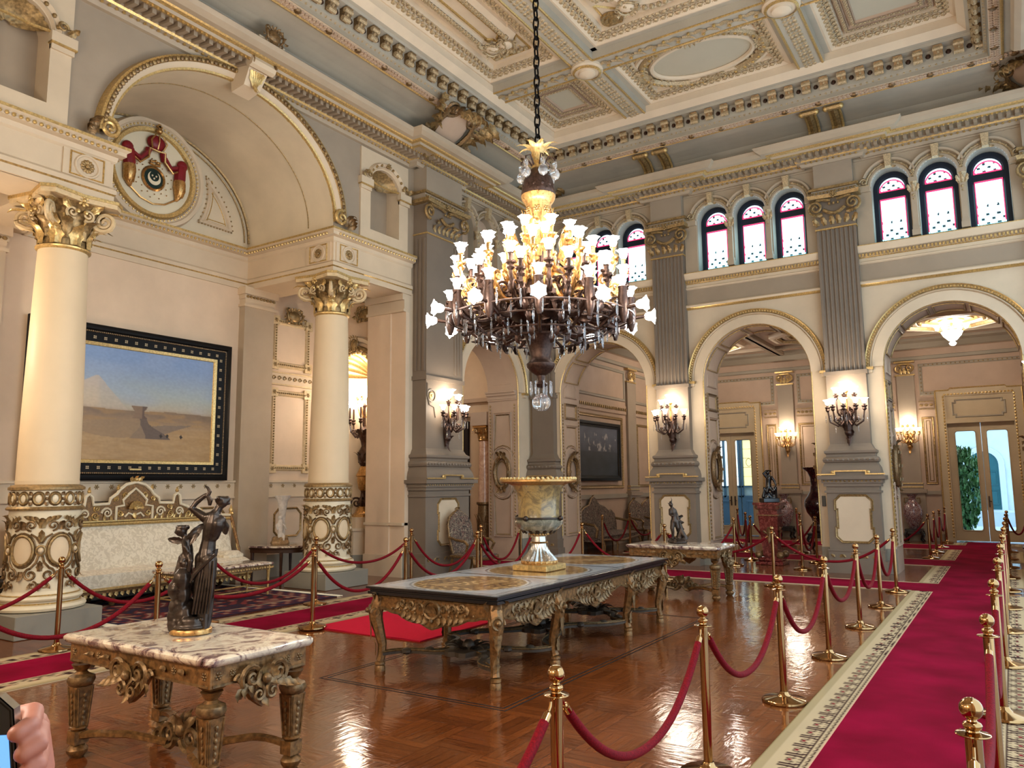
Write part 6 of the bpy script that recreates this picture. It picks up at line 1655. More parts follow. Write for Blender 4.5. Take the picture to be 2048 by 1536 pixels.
sg=dup(sf,(-5.8,Y2-.08,2.95),pi,'small lit gilt sconce on the far room pilaster above the small black statue','gilt sconces in the far room'); sg.scale=(.85,.85,.85)
# ceiling lamps of the far room
def clamp():
    r=empty('ceiling_lamp'); m=MB(); m.lathe([(.0,.30),(.10,.30),(.12,.26),(.06,.22),(.03,.2),(.03,.0),(.12,-.02),(.05,-.06),(0,-.08)],14); 
    for i in range(6): a=2*pi*i/6; m.tube([(.05*cos(a),.05*sin(a),.02),(.2*cos(a),.2*sin(a),-.04),(.32*cos(a),.32*sin(a),.02)],.012,5)
    m.build('bracket',P.copper,r)
    m=MB(); m.lathe([(0,-.26),(.09,-.24),(.2,-.12),(.24,-.03),(.2,-.01)],18); m.build('glass_bowl',P.far,r); m=MB(); m.lathe([(0,-.38),(.06,-.36),(.08,-.31),(.04,-.27)],12); m.build('glass_finial',P.far,r)
    for i in range(6): a=2*pi*i/6; shade(r,(.32*cos(a),.32*sin(a),.03),(0,0,0),1.1,P.far)
    return r
c0=clamp(); c0.location=(-.98,21.9,5.40); tag(c0,'glowing glass bowl ceiling lamp seen through the farthest right arch','lamp','ceiling lamps in the far room')
dup(c0,(-7.15,21.9,5.40),0,'glowing glass ceiling lamp at the left edge of the middle arch','ceiling lamps in the far room')
# candelabra in the niche
CA=empty('candelabra',(-11.07,11.62,1.08),pi,'tall lit gilt bronze candelabra standing in the shell niche behind the column','candelabra')
m=MB(); m.k=1
m.lathe([(.22,0),(.22,.05),(.17,.08),(.14,.14),(.10,.22)],8); m.k=0; m.lathe([(.10,.2),(.13,.28),(.06,.4),(.05,.5),(.08,.55)],12)
for i in range(4): k=m.M; m.M=Rz(pi/2*i+.6)@T(0,.13,.28)@Rz(pi/2); scroll(m,Ry(.6),.12,1.6,.025); m.M=k
m.k=1; m.lathe([(.06,.52),(.10,.56),(.13,.72),(.13,.80),(.16,.82),(.13,.88),(.08,.98),(.05,1.03)],16); m.k=0
m.lathe([(.05,1.0),(.09,1.06),(.12,1.16),(.13,1.28),(.08,1.36),(.05,1.42),(.07,1.52),(.13,1.66),(.18,1.74),(.10,1.78),(.04,1.82),(.03,2.2),(.05,2.25),(.02,2.3)],14)
for i in range(6): leaf(m,cyl(2*pi*i/6,.09,1.08),.26,.12,.3); leaf(m,cyl(2*pi*i/6,.10,1.60),.26,.14,.6)
m.build('stem',[P.lamp,P.copper],CA)
for i in range(6):
    a=2*pi*i/6; m=MB(); m.tube([(.06,0,1.66),(.18,0,1.60),(.28,0,1.72),(.30,0,1.92),(.29,0,2.02)],[.025,.022,.018,.014,.012],6); m.lathe([(.014,1.86),(.045,1.9),(.03,1.93),(.05,1.96),(.02,1.98),(.02,2.2)],8,(.30,0,0)); scroll(m,T(.2,0,1.70),.06,1.5,.012,12,4); o=m.build('arm',P.lamp,CA); o.rotation_euler=(0,0,a); shade(o,(.30,0,2.2),(0,0,0),1.1,P.bulbs); addrop(o,(.30,.04,1.68),.8)
for i in range(4):
    a=2*pi*i/4+.4; m=MB(); m.tube([(.02,0,2.0),(.10,0,2.05),(.15,0,2.25),(.15,0,2.40)],.012,6); m.lathe([(.012,2.36),(.035,2.40),(.02,2.44)],8,(.15,0,0)); o=m.build('arm',P.copper,CA); o.rotation_euler=(0,0,a); shade(o,(.15,0,2.44),(0,0,0),1.1,P.bulbs)
shade(CA,(0,0,2.32+.2),(0,0,0),1.3,P.bulbs)
PD=empty('stone_pedestal',(-11.10,11.60,0),0,'octagonal cream pedestal carrying the tall candelabra in the niche','pedestal')
def octl(r): return [(r*cos(pi/8+pi/4*i),r*sin(pi/8+pi/4*i)) for i in range(8)]
m=MB(); m.slab(octl(.42),0,.36); m.build('base',P.plinth,PD); m=MB(); m.slab(octl(.40),.36,.84); m.slab(octl(.44),.82,.87); m.build('body',P.cream,PD); m=MB(); m.slab(octl(.30),.87,1.08); m.build('cap',P.cream,PD)
# ================================================================== CARPETS
def carpet_grid(fn,x0,x1,ys,nx,z,name,par):
    m=MB(); m.col=[]
    for i in range(nx+1):
        for y in ys: x=x0+(x1-x0)*i/nx; m.v.append((x,y,z)); m.col.append(fn(i/nx,y))
    n=len(ys); m.f=[(i*n+j,(i+1)*n+j,(i+1)*n+j+1,i*n+j+1) for i in range(nx) for j in range(n-1)]; m.mi=[0]*len(m.f)
    return m.build(name,P.vrug,par,False)
BE,BD,DK,RD,PK=lin((186,164,128)),lin((166,146,108)),lin((58,34,30)),lin((120,22,34)),lin((204,150,128))
def bord(u,y):
    # u: 0 outer edge .. 1 at the red field
    if u<.02: return lin((120,104,60))
    if u<.30: return BD if u<.20 else BE
    if .32<u<.345: return RD
    if .40<u<.78:
        t=(y/.20)%1-.5; w=(u-.59)/.19; q=hypot(t*1.9,w+.15); 
        if q<.20: return RD
        if .34<q<.46: return DK
        if abs(w)<.9 and abs(abs(t)-.42)<.05 : return DK
        if .56<q<.66 and w>0: return DK
        if w>.55 and abs(sin(t*14))>.8: return DK
        return BE
    if .80<u<.815: return DK
    if .84<u<.95:
        t=(y/.075)%1-.5; w=(u-.895)/.055
        if max(abs(t)*2,abs(w))<.75 and max(abs(t)*2,abs(w))>.4: return DK
        return BE
    if u>=.965: return PK
    return BE
def ylist(y0,y1,fine,coarse,split):
    o=[];y=y0
    while y<y1: o.append(y); y+=fine if y<split else coarse
    return o+[y1]
def runner(name,x0,x1,b,segs,yf0,yf1,z,split=8.5):
    r=empty(name,(0,0,0))
    m=MB(); m.box(x0+b,x1-b,yf0,yf1,.001,z); m.build('red_field',P.carpet,r,False)
    for s in (-1,1):
        for ya,yb in (segs if s<0 or name=='x' else segs):
            if s<0: xa,xb=x0,x0+b
            else: xa,xb=x1,x1-b
            m=MB(); p,q=sorted((xa,xb)); m.box(p,q,ya,yb,.001,z-.0015); bo=m.build('border',P.vrug,r,False)
            at=bo.data.color_attributes.new('Col','FLOAT_COLOR','POINT')
            for d in at.data: d.color=(*BE,1)
            carpet_grid(bord,xa,xb,ylist(ya,yb,.0125,.035,split),26,z,'border_pattern',bo)
    return r
c=runner('carpet_runner',-1.45,.08,.30,[(-1.2,13.62),(14.76,17.72),(19.12,21.95),(23.55,24.3)],-1.2,24.75,.012)
tag(c,'long crimson carpet runner with wide beige border leading to the glass doors','carpet')
c=runner('carpet_runner',-8.70,-7.28,.31,[(-1.2,13.55)],-1.2,14.7,.012,-2)
tag(c,'crimson carpet runner with beige border in front of the two columns','carpet')
for (y0,y1,xl,xr,lb,z) in ((13.69,14.68,-12.6,-1.15,'narrow crimson runner crossing the floor just before the open arches',.009),(17.8,19.05,-8.2,-1.15,'crimson cross runner just behind the open arches in the far room',.009),(22.0,23.5,-8.2,-1.15,'crimson cross runner farthest back, below the far room doors',.009)):
    r=tag(empty('carpet_runner',(0,0,0)),lb,'carpet')
    m=MB(); m.box(xl,xr,y0,y1,.001,z); m.build('red_field',P.carpet,r,False)
    for a,b in ((y0-.09,y0),(y1,y1+.09)): m=MB(); m.box(xl,-1.45,a,b,.001,z-.001); m.build('border',paint('beige_binding',(186,164,130),.9,.15,20) if 'beige_binding' not in bpy.data.materials else bpy.data.materials['beige_binding'],r,False)
m=MB(); m.grid(lambda u,v:(-7.25+1.68*u,6.76+1.40*v,.014+.004*sin(u*9+v*4)*(1 if .1<u<.9 else 0)),20,16); m.box(-7.25,-5.57,6.76,8.16,.002,.011)
tag(m.build('floor_mat',P.mat),'bright coral red mat lying beside the long table','mat')
# oriental rug under the sofa
rg=tag(empty('oriental_rug',(0,0,0)),'dark patterned oriental rug with white fringe in front of the cream sofa','rug')
def rugc(u,y):
    v=(y-5.65)/3.15; e=min(u,1-u)*2.95; f=min(v,1-v)*3.15; d=min(e,f)
    N,R_,B_,C_=lin((56,34,40)),lin((112,48,48)),lin((40,36,58)),lin((150,126,106))
    if d<.05: return B_
    if d<.32: q=sin(u*2.95*24)*sin(v*3.15*24); return C_ if q>.6 else (R_ if q>-.1 else B_)
    if d<.37: return C_
    q=sin(u*40+2*sin(v*30))*sin(v*44+2*sin(u*26)); return C_ if q>.75 else (B_ if q<-.55 else (R_ if q>.1 else N))
m=MB(); m.box(-11.85,-8.9,5.65,8.80,.001,.012); o=m.build('pile',P.vrug,rg,False); at=o.data.color_attributes.new('Col','FLOAT_COLOR','POINT')
for d in at.data: d.color=(*lin((60,38,42)),1)
carpet_grid(rugc,-11.85,-8.9,[5.65+3.15*i/200 for i in range(201)],190,.0135,'woven_pattern',o)
m=MB(); rk=random.Random(2)
for i in range(150):
    x=-11.85+2.95*i/149
    for y0,s in ((8.80,1),(5.65,-1)): m.tube([(x,y0,.01),(x+.012*(rk.random()-.5),y0+s*.07,.012),(x+.03*(rk.random()-.5),y0+s*.13,.008)],.006,3)
tag(m.build('fringe',P.white,rg),'white fringe',None,None,'stuff')
# ================================================================== STANCHIONS AND ROPES
ORD=['first','second','third','fourth','fifth','sixth','seventh','eighth','ninth','tenth','eleventh','twelfth']
def stan():
    r=empty('stanchion')
    m=MB(); m.lathe([(.0,0),(.165,0),(.17,.008),(.168,.022),(.155,.03),(.06,.045),(.04,.06),(.03,.08)],36,cap=False); m.build('base',P.brass,r)
    m=MB(); m.lathe([(.0265,.05),(.0265,.845)],20); m.build('pole',P.brass,r)
    m=MB(); m.lathe([(.0,.842),(.027,.842),(.036,.846),(.052,.848),(.054,.851),(.052,.854),(.034,.857),(.022,.86),(.02,.866)],24,cap=False)
    m.build('rope_ring',P.brass,r)
    m=MB(); m.lathe([(.0,.862),(.02,.864),(.028,.872),(.03,.88),(.026,.888),(.016,.893),(.014,.898)],20,cap=False); m.sph((0,0,.932),.0365,22,14); m.build('finial',P.brass,r)
    return r
S0=None; STN=0
def place(x,y,lbl,group):
    global S0
    z=.0125 if (-.5<x<.08 or -8.8<x<-7.0 and y<14) else 0
    if S0 is None: S0=stan(); o=S0; o.location=(x,y,z); tag(o,lbl,'stanchion',group)
    else: o=dup(S0,(x,y,z),0,lbl,group)
    return o
def rope(a,b,lbl,group,L=2.06,z0=.835):
    A=V((a[0],a[1],z0)); B=V((b[0],b[1],z0)); d=(B-A); D=d.length; t=d.normalized(); A=A+t*.046; B=B-t*.046; D-=.092
    sag=sqrt(max(.02,.375*D*(L-.1-D))) if D<L-.1 else .22*1; sag=min(sag,.50); 
    if D>=L-.15: sag=max(sag,.30)
    r=empty('velvet_rope',(A.x,A.y,0)); tag(r,lbl,'rope',group)
    n=26; pts=[]
    for i in range(n+1):
        q=i/n; w=2*q-1; p=A.lerp(B,q); pts.append(V((p.x-A.x,p.y-A.y,z0-.02-sag*(1-(abs(w)**2.15)))))
    def at(s):   # point at arc distance s from either end
        return s
    # brass hook, ferrule, then velvet
    e=3
    for seq in (pts,pts[::-1]):
        p0=seq[0]; d1=(seq[1]-seq[0]).normalized(); m=MB()
        m.tube([tuple(p0+V((0,0,.02))),tuple(p0+V((0,0,.005))+d1*.004),tuple(p0+d1*.03)],.006,6); m.tube([tuple(p0+d1*.03),tuple(p0+d1*.036),tuple(p0+d1*.075)],[.009,.0185,.0195],12); m.sph(tuple(p0+d1*.034),.013,8,6); m.build('hook',P.brass,r)
    m=MB(); body=[pts[0]+(pts[1]-pts[0]).normalized()*.07]+[p for p in pts if (p-pts[0]).length>.09 and (p-pts[-1]).length>.09]+[pts[-1]+(pts[-2]-pts[-1]).normalized()*.07]
    m.tube([tuple(p) for p in body],.0205,12); m.build('rope',P.velvet,r)
    return r
def row(pts,where,group,ropes=None,skip=()):
    n=len(pts)
    for i,p in enumerate(pts):
        if i in skip: continue
        place(p[0],p[1],'%s brass stanchion from the camera, %s'%(ORD[i-min([k for k in range(n) if k not in skip])],where),group)
def ropes(pts,where,group):
    for i,(a,b) in enumerate(zip(pts[:-1],pts[1:])): rope(a,b,'%s red velvet rope from the camera, %s'%(ORD[i],where),group)
R1=[(-1.625,y) for y in (1.0,2.84,4.62,6.41,8.19,10.02,11.74,13.42)]
row(R1,'along the left edge of the long crimson runner','stanchions left of the long runner',skip=(0,)); ropes(R1,'left of the long crimson runner','ropes left of the long runner')
R2=[(-.175,y) for y in (1.25,3.08,5.0,6.75,8.6,10.45,12.3,14.15,16.0,17.85,19.7,21.6)]
row(R2,'along the right edge of the long crimson runner','stanchions right of the long runner',skip=(0,)); ropes(R2,'right of the long crimson runner','ropes right of the long runner')
place(.25,23.3,'brass stanchion set right of the glass doors at the end of the long runner','stanchions of the far room'); rope((-.175,21.6),(.25,23.3),'dark red rope slanting right in front of the glass doors','ropes of the far room')
R3=[(-7.20,y) for y in (2.9,4.68,6.72,8.42,10.15,11.85)]
row(R3,'between the left runner and the tables','stanchions on the table side of the left runner',skip=(0,)); ropes(R3,'between the left runner and the tables','ropes on the table side of the left runner')
R4=[(-8.62,2.6),(-8.62,4.47),(-8.60,6.25),(-8.58,8.05),(-8.6,10.2),(-8.12,11.56),(-8.15,12.95)]
row(R4,'on the column side of the left runner','stanchions on the column side of the left runner',skip=(0,)); ropes(R4,'on the column side of the left runner','ropes on the column side of the left runner')
R5=[(-7.20,11.85),(-6.93,13.2),(-5.32,13.3),(-3.42,13.25),(-1.61,13.42)]
for p,w in zip(R5[1:4],('between the urn and the far sofa','just left of the statue on the far marble-topped table','in front of the red marble pedestal')): place(p[0],p[1],'brass stanchion standing '+w,'stanchions before the arches')
for a,b,w in zip(R5[:-1],R5[1:],('behind the big stone urn','dipping behind the far end of the long table','behind the statue on the far marble-topped table','hanging across the foot of the right grey pier')): rope(a,b,'red velvet rope '+w,'ropes before the arches')
G1=[(-4.92,16.1),(-4.95,17.4),(-5.6,19.3),(-6.6,22.0)]
for p,w in zip(G1,('nearest','second','third','farthest')): place(p[0],p[1],'%s brass stanchion of the line left of the red marble pedestal inside the middle arch'%w,'stanchions of the far room')
for i,(a,b) in enumerate(zip(G1[:-1],G1[1:])): rope(a,b,'%s rope inside the middle arch, left of the red marble pedestal'%ORD[i],'ropes of the far room',max(2.06,hypot(b[0]-a[0],b[1]-a[1])+.35))
G2=[(-3.56,15.95),(-3.58,17.4),(-4.36,19.5),(-5.2,22.9)]
for p,w in zip(G2,('nearest','second','third','farthest')): place(p[0],p[1],'%s brass stanchion of the line right of the red marble pedestal inside the middle arch'%w,'stanchions of the far room')
for i,(a,b) in enumerate(zip(G2[:-1],G2[1:])): rope(a,b,'%s rope inside the middle arch, right of the red marble pedestal'%ORD[i],'ropes of the far room',max(2.06,hypot(b[0]-a[0],b[1]-a[1])+.35))
rope((-4.95,17.4),(-3.58,17.4),'rope crossing behind the red marble pedestal inside the middle arch','ropes of the far room'); rope((-5.32,13.3),(-4.92,16.1),'rope slanting back from the far marble-topped table into the middle arch','ropes of the far room',3.1)
G3=[(-3.2,19.45),(-1.63,19.42),(-1.63,21.0),(-1.63,22.6),(-1.63,24.5)]
for p,w in zip(G3[1:],('nearest','second','third','farthest')): place(p[0],p[1],'%s brass stanchion left of the runner inside the right arch'%w,'stanchions of the far room')
for i,(a,b) in enumerate(zip(G3[:-1],G3[1:])): rope(a,b,'%s rope left of the runner inside the right arch'%ORD[i],'ropes of the far room',max(2.06,hypot(b[0]-a[0],b[1]-a[1])+.3))
G4=[(-8.25,16.75),(-8.2,18.2),(-8.1,19.9)]
for p,w in zip(G4[:2],('left','right')): place(p[0],p[1],'%s of two brass stanchions in front of the far tapestry sofa'%w,'stanchions of the far room')
for i,(a,b) in enumerate(zip(G4[:-1],G4[1:])): rope(a,b,('rope hanging across the middle of the far tapestry sofa','rope hanging right of the far tapestry sofa before the two chairs')[i],'ropes of the far room')
# ================================================================== PAINTINGS
def frame_obj(root,M,w,h,bw,mats,studs=True,depth=.12):
    m=MB(); m.M=M; m.k=0; hw,hh=w/2,h/2
    pr=[(0,0),(0,depth*.8),(.03,depth),(.08,depth),(.10,depth*.75)]
    m.pframe([(-hw,-hh),(hw,-hh),(hw,hh),(-hw,hh)],pr); 
    m.pframe([(-hw+.10,-hh+.10),(hw-.10,-hh+.10),(hw-.10,hh-.10),(-hw+.10,hh-.10)],[(0,depth*.75),(.05,depth*.55),(bw-.15,depth*.45),(bw-.13,depth*.3)])
    m.k=1; m.pframe([(-hw+bw-.05,-hh+bw-.05),(hw-bw+.05,-hh+bw-.05),(hw-bw+.05,hh-bw+.05),(-hw+bw-.05,hh-bw+.05)],[(0,depth*.3),(.0,depth*.5),(.045,depth*.35),(.055,.02)])
    if studs:
        e=.115
        for a,b in (((-hw+e,-hh+e),(hw-e,-hh+e)),((hw-e,-hh+e),(hw-e,hh-e)),((hw-e,hh-e),(-hw+e,hh-e)),((-hw+e,hh-e),(-hw+e,-hh+e))): m.k=2; beads(m,(a[0],depth*.72,a[1]),(b[0],depth*.72,b[1]),.03,.016,n=5,m=3)
        e=.20; m.k=3
        for a,b in (((-hw+e,-hh+e),(hw-e,-hh+e)),((hw-e,-hh+e),(hw-e,hh-e)),((hw-e,hh-e),(-hw+e,hh-e)),((-hw+e,hh-e),(-hw+e,-hh+e))): blocks(m,(a[0],depth*.5,a[1]),(b[0],depth*.5,b[1]),.165,lambda p:[m.box(p.x+dx-.009,p.x+dx+.009,p.y-.01,p.y+.008,p.z+dz-.009,p.z+dz+.009) for dx in (-.013,.013) for dz in (-.013,.013)])
    return m.build('frame',mats,root)
def canvas(root,M,w,h,fn,nu,nv):
    m=MB(); m.M=M; m.col=[]
    vs=[]
    for i in range(nu+1):
        for j in range(nv+1): u,v=i/nu,j/nv; vs.append(((u-.5)*w,.02,(v-.5)*h)); m.col.append(fn(u,v))
    m.add(vs,[(i*(nv+1)+j,(i+1)*(nv+1)+j,(i+1)*(nv+1)+j+1,i*(nv+1)+j+1) for i in range(nu) for j in range(nv)])
    return m.build('canvas',P.vc,root,False)
from mathutils import noise as MN
def sm(a,b,x): t=max(0,min(1,(x-a)/(b-a))); return t*t*(3-2*t)
def mixc(a,b,t): return tuple(a[i]*(1-t)+b[i]*t for i in range(3))
def nz(x,y,s): return MN.noise(V((x*s,y*s,1.7)))
def desert(u,v):
    sky=mixc(lin((166,172,160)),lin((124,148,184)),sm(.46,.95,v)); sky=mixc(lin((172,158,136)),sky,sm(.42,.62,v)); sky=mixc(sky,lin((146,162,188)),.35*sm(-.1,.5,nz(u,v*1.6,4)))
    c=sky
    ax,ay=.255,.735                      # pale stone pyramid
    if v>.44 and v<ay:
        l=(ay-v)
        if ax-l*1.15<u<ax+.02+l*.62: c=mixc(mixc(lin((196,174,146)),lin((180,166,148)),sm(ax,ax+.05,u)),sky,.30)
    hz=.455+.012*nz(u,0,5)
    if v<hz+.03: c=mixc(lin((150,126,100)),c,sm(hz-.04,hz+.03,v))
    if v<hz: 
        c=mixc(lin((176,146,104)),lin((128,106,84)),sm(.2,.44,v)+.15*nz(u*2,v*5,5)); c=mixc(c,lin((160,126,80)),.5*sm(.0,.3,nz(u*1.5,v*4,6)))
        if v<.30: c=mixc(c,lin((150,118,78)),.4+.3*nz(u*3,v*9,7))
    # weathered boulder rising from a low rocky mound, with its shadow
    if abs((u-.40)/.22)**2+abs((v-.28)/.075)**2<1: c=mixc(c,lin((142,118,90)),.75)
    if .60<u<.86 and abs(v-(.27+.30*(u-.60)))<.045*sm(.88,.60,u)+.004: c=mixc(c,lin((112,98,88)),.75)
    sx=.545+.05*sm(.40,.2,v)
    if .20<v<.40 and abs(u-sx)<.022+.11*sm(.36,.18,v): c=lin((100,84,72)) if u>sx-.03 else lin((134,112,88))
    if .385<v<.50 and abs(u-.52)<.040+.012*sin(v*40): c=lin((128,104,82)) if u<.535 else lin((96,78,66))
    for bu,bv in ((.66,.235),(.70,.238),(.79,.235)):
        if abs(u-bu)/.011+abs(v-bv)/.022<1: c=lin((46,38,32))
    k=.03*nz(u,v,60); return tuple(max(0,min(1,q*(1+k*3))) for q in c)
PT=tag(empty('framed_painting',(XA+.05,7.19,3.03)),'huge desert landscape painting in a black and gilt frame behind the near column','painting')
frame_obj(PT,FLo,3.46,2.42,.32,[P.ebony,P.gold,P.ogold,P.doorp]); canvas(PT,FLo,2.84,1.80,desert,230,150)
m=MB(); m.M=FLo; m.bbox(-.10,.10,.08,.092,-1.05,-1.02,.004); m.build('name_plate',P.gold,PT)
def gloom(u,v):
    c=mixc(lin((26,30,38)),lin((92,98,112)),sm(.25,.95,v)*.8+.2*nz(u*2,v*2,4)); 
    f=nz(u*3.2,v*1.6,5)+.6*nz(u*9,v*5,4)
    if .5<v<.86 and f>.15 and .15<u<.95: c=mixc(c,lin((176,170,164)),min(.75,sm(.15,.7,f)))
    if v<.5: c=mixc(c,lin((24,26,32)),.6)
    return c
PG=tag(empty('framed_painting',(X2+.05,19.25,2.58)),'dark framed painting of pale figures above the far tapestry sofa','painting')
frame_obj(PG,FLo,2.72,1.62,.13,[P.ebony,P.gold],False,.07); canvas(PG,FLo,2.48,1.38,gloom,120,70)
# ================================================================== FURNITURE OF THE ALCOVE
SF=tag(empty('sofa',(XA+.1,7.12,.0135)),'long cream damask sofa with carved white and gilt crest under the desert painting','sofa')
FS=FLo
m=MB(); m.M=FS; hw=1.80
m.grid(lambda u,v:((u-.5)*2*(hw-.06),.36-.22*v+.035*sin(pi*v)*sin(pi*min(1,max(0,u)))**.3,.46+.68*v),20,10); m.build('backrest',P.damask,SF)
m=MB(); m.M=FS
m.grid(lambda u,v:((u-.5)*2*(hw-.03),(.26+.5*min(1,v*1.5)) ,.455+.05*sin(pi*min(1,v*1.5))-(0 if v<.667 else (v-.667)*3*.22)),16,12); m.box(-hw+.03,hw-.03,.2,.74,.26,.45); m.build('seat',P.damask,SF)
m=MB(); m.M=FS; m.k=0
m.box(-hw,hw,.0,.78,.19,.27); m.k=1; m.tube([(-hw,.79,.25),(hw,.79,.25)],.022,6); m.tube([(-hw,.17,1.145),(hw,.17,1.145)],.028,8); m.tube([(-hw,.18,1.19),(hw,.18,1.19)],.016,6)
for i in range(40): leaf(m,T(-hw+.05+i*(2*hw-.1)/39,.79,.20)@Ry(pi),.07,.08,.2,2,4,2)
m.build('frame',[P.dgilt,P.gold],SF)
m=MB(); m.M=FS; y=.17
def wt(pts,r=.028,k=0): m.k=k; m.tube([(a,y+.015,b) for a,b in pts],r,6)
sil=[(-1.78,1.2),(-1.35,1.22),(-1.22,1.26),(-1.15,1.33),(-.98,1.34),(-.92,1.38),(-.80,1.42),(-.78,1.56),(-.73,1.60),(-.68,1.56),(-.66,1.44),(-.42,1.45),(-.40,1.53),(-.30,1.60),(-.26,1.66),(-.16,1.74),(0,1.78)]
ful=sil+[(-a,b) for a,b in sil[::-1][1:]]
wt(ful,.026)
m.k=2; m.add([(a,y-.02,b) for a,b in ful]+[(a,y-.02,1.19) for a,b in ful],[(i,i+1,len(ful)+i+1,len(ful)+i) for i in range(len(ful)-1)]); m.add([(a,y+.006,b) for a,b in ful]+[(a,y+.006,1.19) for a,b in ful],[(i,i+1,len(ful)+i+1,len(ful)+i) for i in range(len(ful)-1)])
wt([(-.30,1.2),(-.30,1.40),(-.18,1.42),(-.20,1.50),(-.10,1.60),(0,1.68),(.10,1.60),(.20,1.50),(.18,1.42),(.30,1.40),(.30,1.2)],.022)
wt([(-.16,1.24),(-.10,1.30),(0,1.26),(.10,1.30),(.16,1.24)],.016)
for s in (-1,1):
    for x,z,r,a in ((.44,1.31,.085,0),(.62,1.27,.06,2),(.60,1.38,.05,1),(.78,1.30,.075,.5),(.95,1.26,.05,2.4),(1.10,1.25,.045,1),(.16,1.58,.05,2),(.23,1.30,.05,3),(.30,1.52,.04,1)):
        m.k=0 if x in(.44,.78) else 1; scroll(m,T(s*x,y+.01,z)@S(s,1,1)@Ry(a),r,1.6,.013 if x not in(.44,.78) else .018,18,5)
    for i in range(9): m.k=1; leaf(m,T(s*(.36+.11*i),y+.01,1.20)@Ry(s*(.4-.2*(i%3))),.10,.06,.3,2,5,2)
    m.k=1
    for x,z in ((.73,1.62),(.28,1.66),(1.2,1.27)): m.sph((s*x,y+.01,z+.02),.03,7,5); leaf(m,T(s*x,y,z+.02),.08,.06,.3)
m.k=1; shell(m,T(0,y+.02,1.36),.13,9,.04); m.sph((0,y+.03,1.37),.03,8,6)
for q in (-1,0,1): leaf(m,T(q*.05,y+.01,1.79)@Ry(q*.6),.13,.08,.5); 
m.sph((0,y+.02,1.82),.04,8,6); leaf(m,T(0,y+.02,1.30)@Ry(pi),.1,.1,.2)
m.build('crest',[P.white,P.gold,P.dgilt],SF)
for s in (-1,1):
    m=MB(); m.M=FS; m.k=0; pts=[(s*(hw+.01),.17-.0*t+.30*(1-t),.48+.72*t) for t in [i/14 for i in range(15)]]
    m.tube(pts,[.02+.012*abs(sin(i*1.5)) for i in range(15)],8); m.k=1; m.tube([(a+.028*cos(i*.9),b+.0,c+.0) for i,(a,b,c) in enumerate(pts)],.012,5); m.lathe([(.03,1.19),(.05,1.22),(.03,1.25),(.04,1.29),(.02,1.33),(0,1.38)],10,(s*(hw+.01),.17,0)); m.build('back_post',[P.dgilt,P.gold],SF)
for x in (-1.7,-.6,.6,1.7):
    for yy in (.08,.72):
        m=MB(); m.M=FS; m.lathe([(.03,.0),(.04,.02),(.055,.06),(.05,.09),(.03,.11),(.055,.15),(.06,.19)],12,(x,yy,0)); m.build('leg',P.ogold,SF)
# low gilt table in front of the sofa
def low_table(w,d,h,loc,lbl):
    r=tag(empty('low_table',loc),lbl,'table'); m=MB(); m.bbox(-w/2,w/2,-d/2,d/2,h-.035,h,.008); m.build('marble_top',P.breche,r)
    m=MB(); m.k=0; m.box(-w/2+.03,w/2-.03,-d/2+.03,d/2-.03,h-.11,h-.035); m.k=1
    for y in (-d/2+.03,d/2-.03):
        for i in range(int(w/.05)): m.sph((-w/2+.05+.05*i,y,h-.075),.02,5,3)
    for x in (-w/2+.03,w/2-.03):
        for i in range(int(d/.05)): m.sph((x,-d/2+.05+.05*i,h-.075),.02,5,3)
    m.build('apron',[P.ogold,P.gold],r)
    for sx in (-1,1):
        for sy in (-1,1): m=MB(); m.lathe([(.014,0),(.018,.02),(.014,.05),(.02,h*.5),(.026,h-.14),(.034,h-.11),(.034,h-.04)],10,(sx*(w/2-.06),sy*(d/2-.06),0)); m.sph((sx*(w/2-.06),sy*(d/2-.06),h-.10),.036,8,5); m.build('leg',P.gold,r)
    m=MB(); m.tube([(-w/2+.06,-d/2+.06,.10),(w/2-.06,-d/2+.06,.10),(w/2-.06,d/2-.06,.10),(-w/2+.06,d/2-.06,.10)],.012,6,closed=True); m.build('stretcher',P.gold,r); return r
low_table(.62,1.7,.50,(-10.28,7.62,.0135),'low gilt table with pale marble top in front of the cream sofa')
m=MB(); m.M=FS; m.bbox(1.40,1.80,.22,.62,.44,.60,.06); m.build('bolster',P.damask,SF)
# half-round tables with figurine lamps
def half_table():
    r=empty('side_table'); N=20; pts=[(-.34,-.5)]+[(-.34+.86*cos(t),.5*sin(t)) for t in [-pi/2+pi*i/N for i in range(N+1)]]+[(-.34,.5)]
    m=MB(); m.slab(pts,.62,.65); m.build('tabletop',P.breche,r); m=MB(); m.slab([(x*.95,y*.95) for x,y in pts],.53,.62); m.tube([(x*.97,y*.97,.60) for x,y in pts],.012,5,closed=True); m.build('apron',P.wood,r)
    for x,y in ((-.30,-.44),(-.30,.44),(.30,-.30),(.30,.30)): m=MB(); m.tube([(x,y,.55),(x*1.0,y,.3),(x,y,0)],[.034,.026,.018],8); m.build('leg',P.wood,r)
    return r
ht=half_table(); ht.location=(-11.28,9.78,0); tag(ht,'dark half-round side table with figurine lamp, left of the farther column','table','dark half-round side tables')
dup(ht,(-11.28,4.70,0),0,'dark half-round side table cut off by the left edge beside the near column','dark half-round side tables')
FV=tag(empty('figurine_vase',(-11.30,9.72,.652)),'white porcelain figurine vase on the dark half-round side table','vase')
P.porc=paint('white_porcelain',(214,206,196),.2,.25,12)
m=MB(); m.lathe([(.0,0),(.16,0),(.17,.03),(.15,.08),(.10,.11)],20,rf=lambda a,zz:1+.06*sin(7*a)); 
for i in range(10): a=i*.63; m.sph((.10*cos(a),.10*sin(a),.10),.05,8,6)
m.build('base',paint('gilt_porcelain',(150,120,84),.3,.5,14),FV)
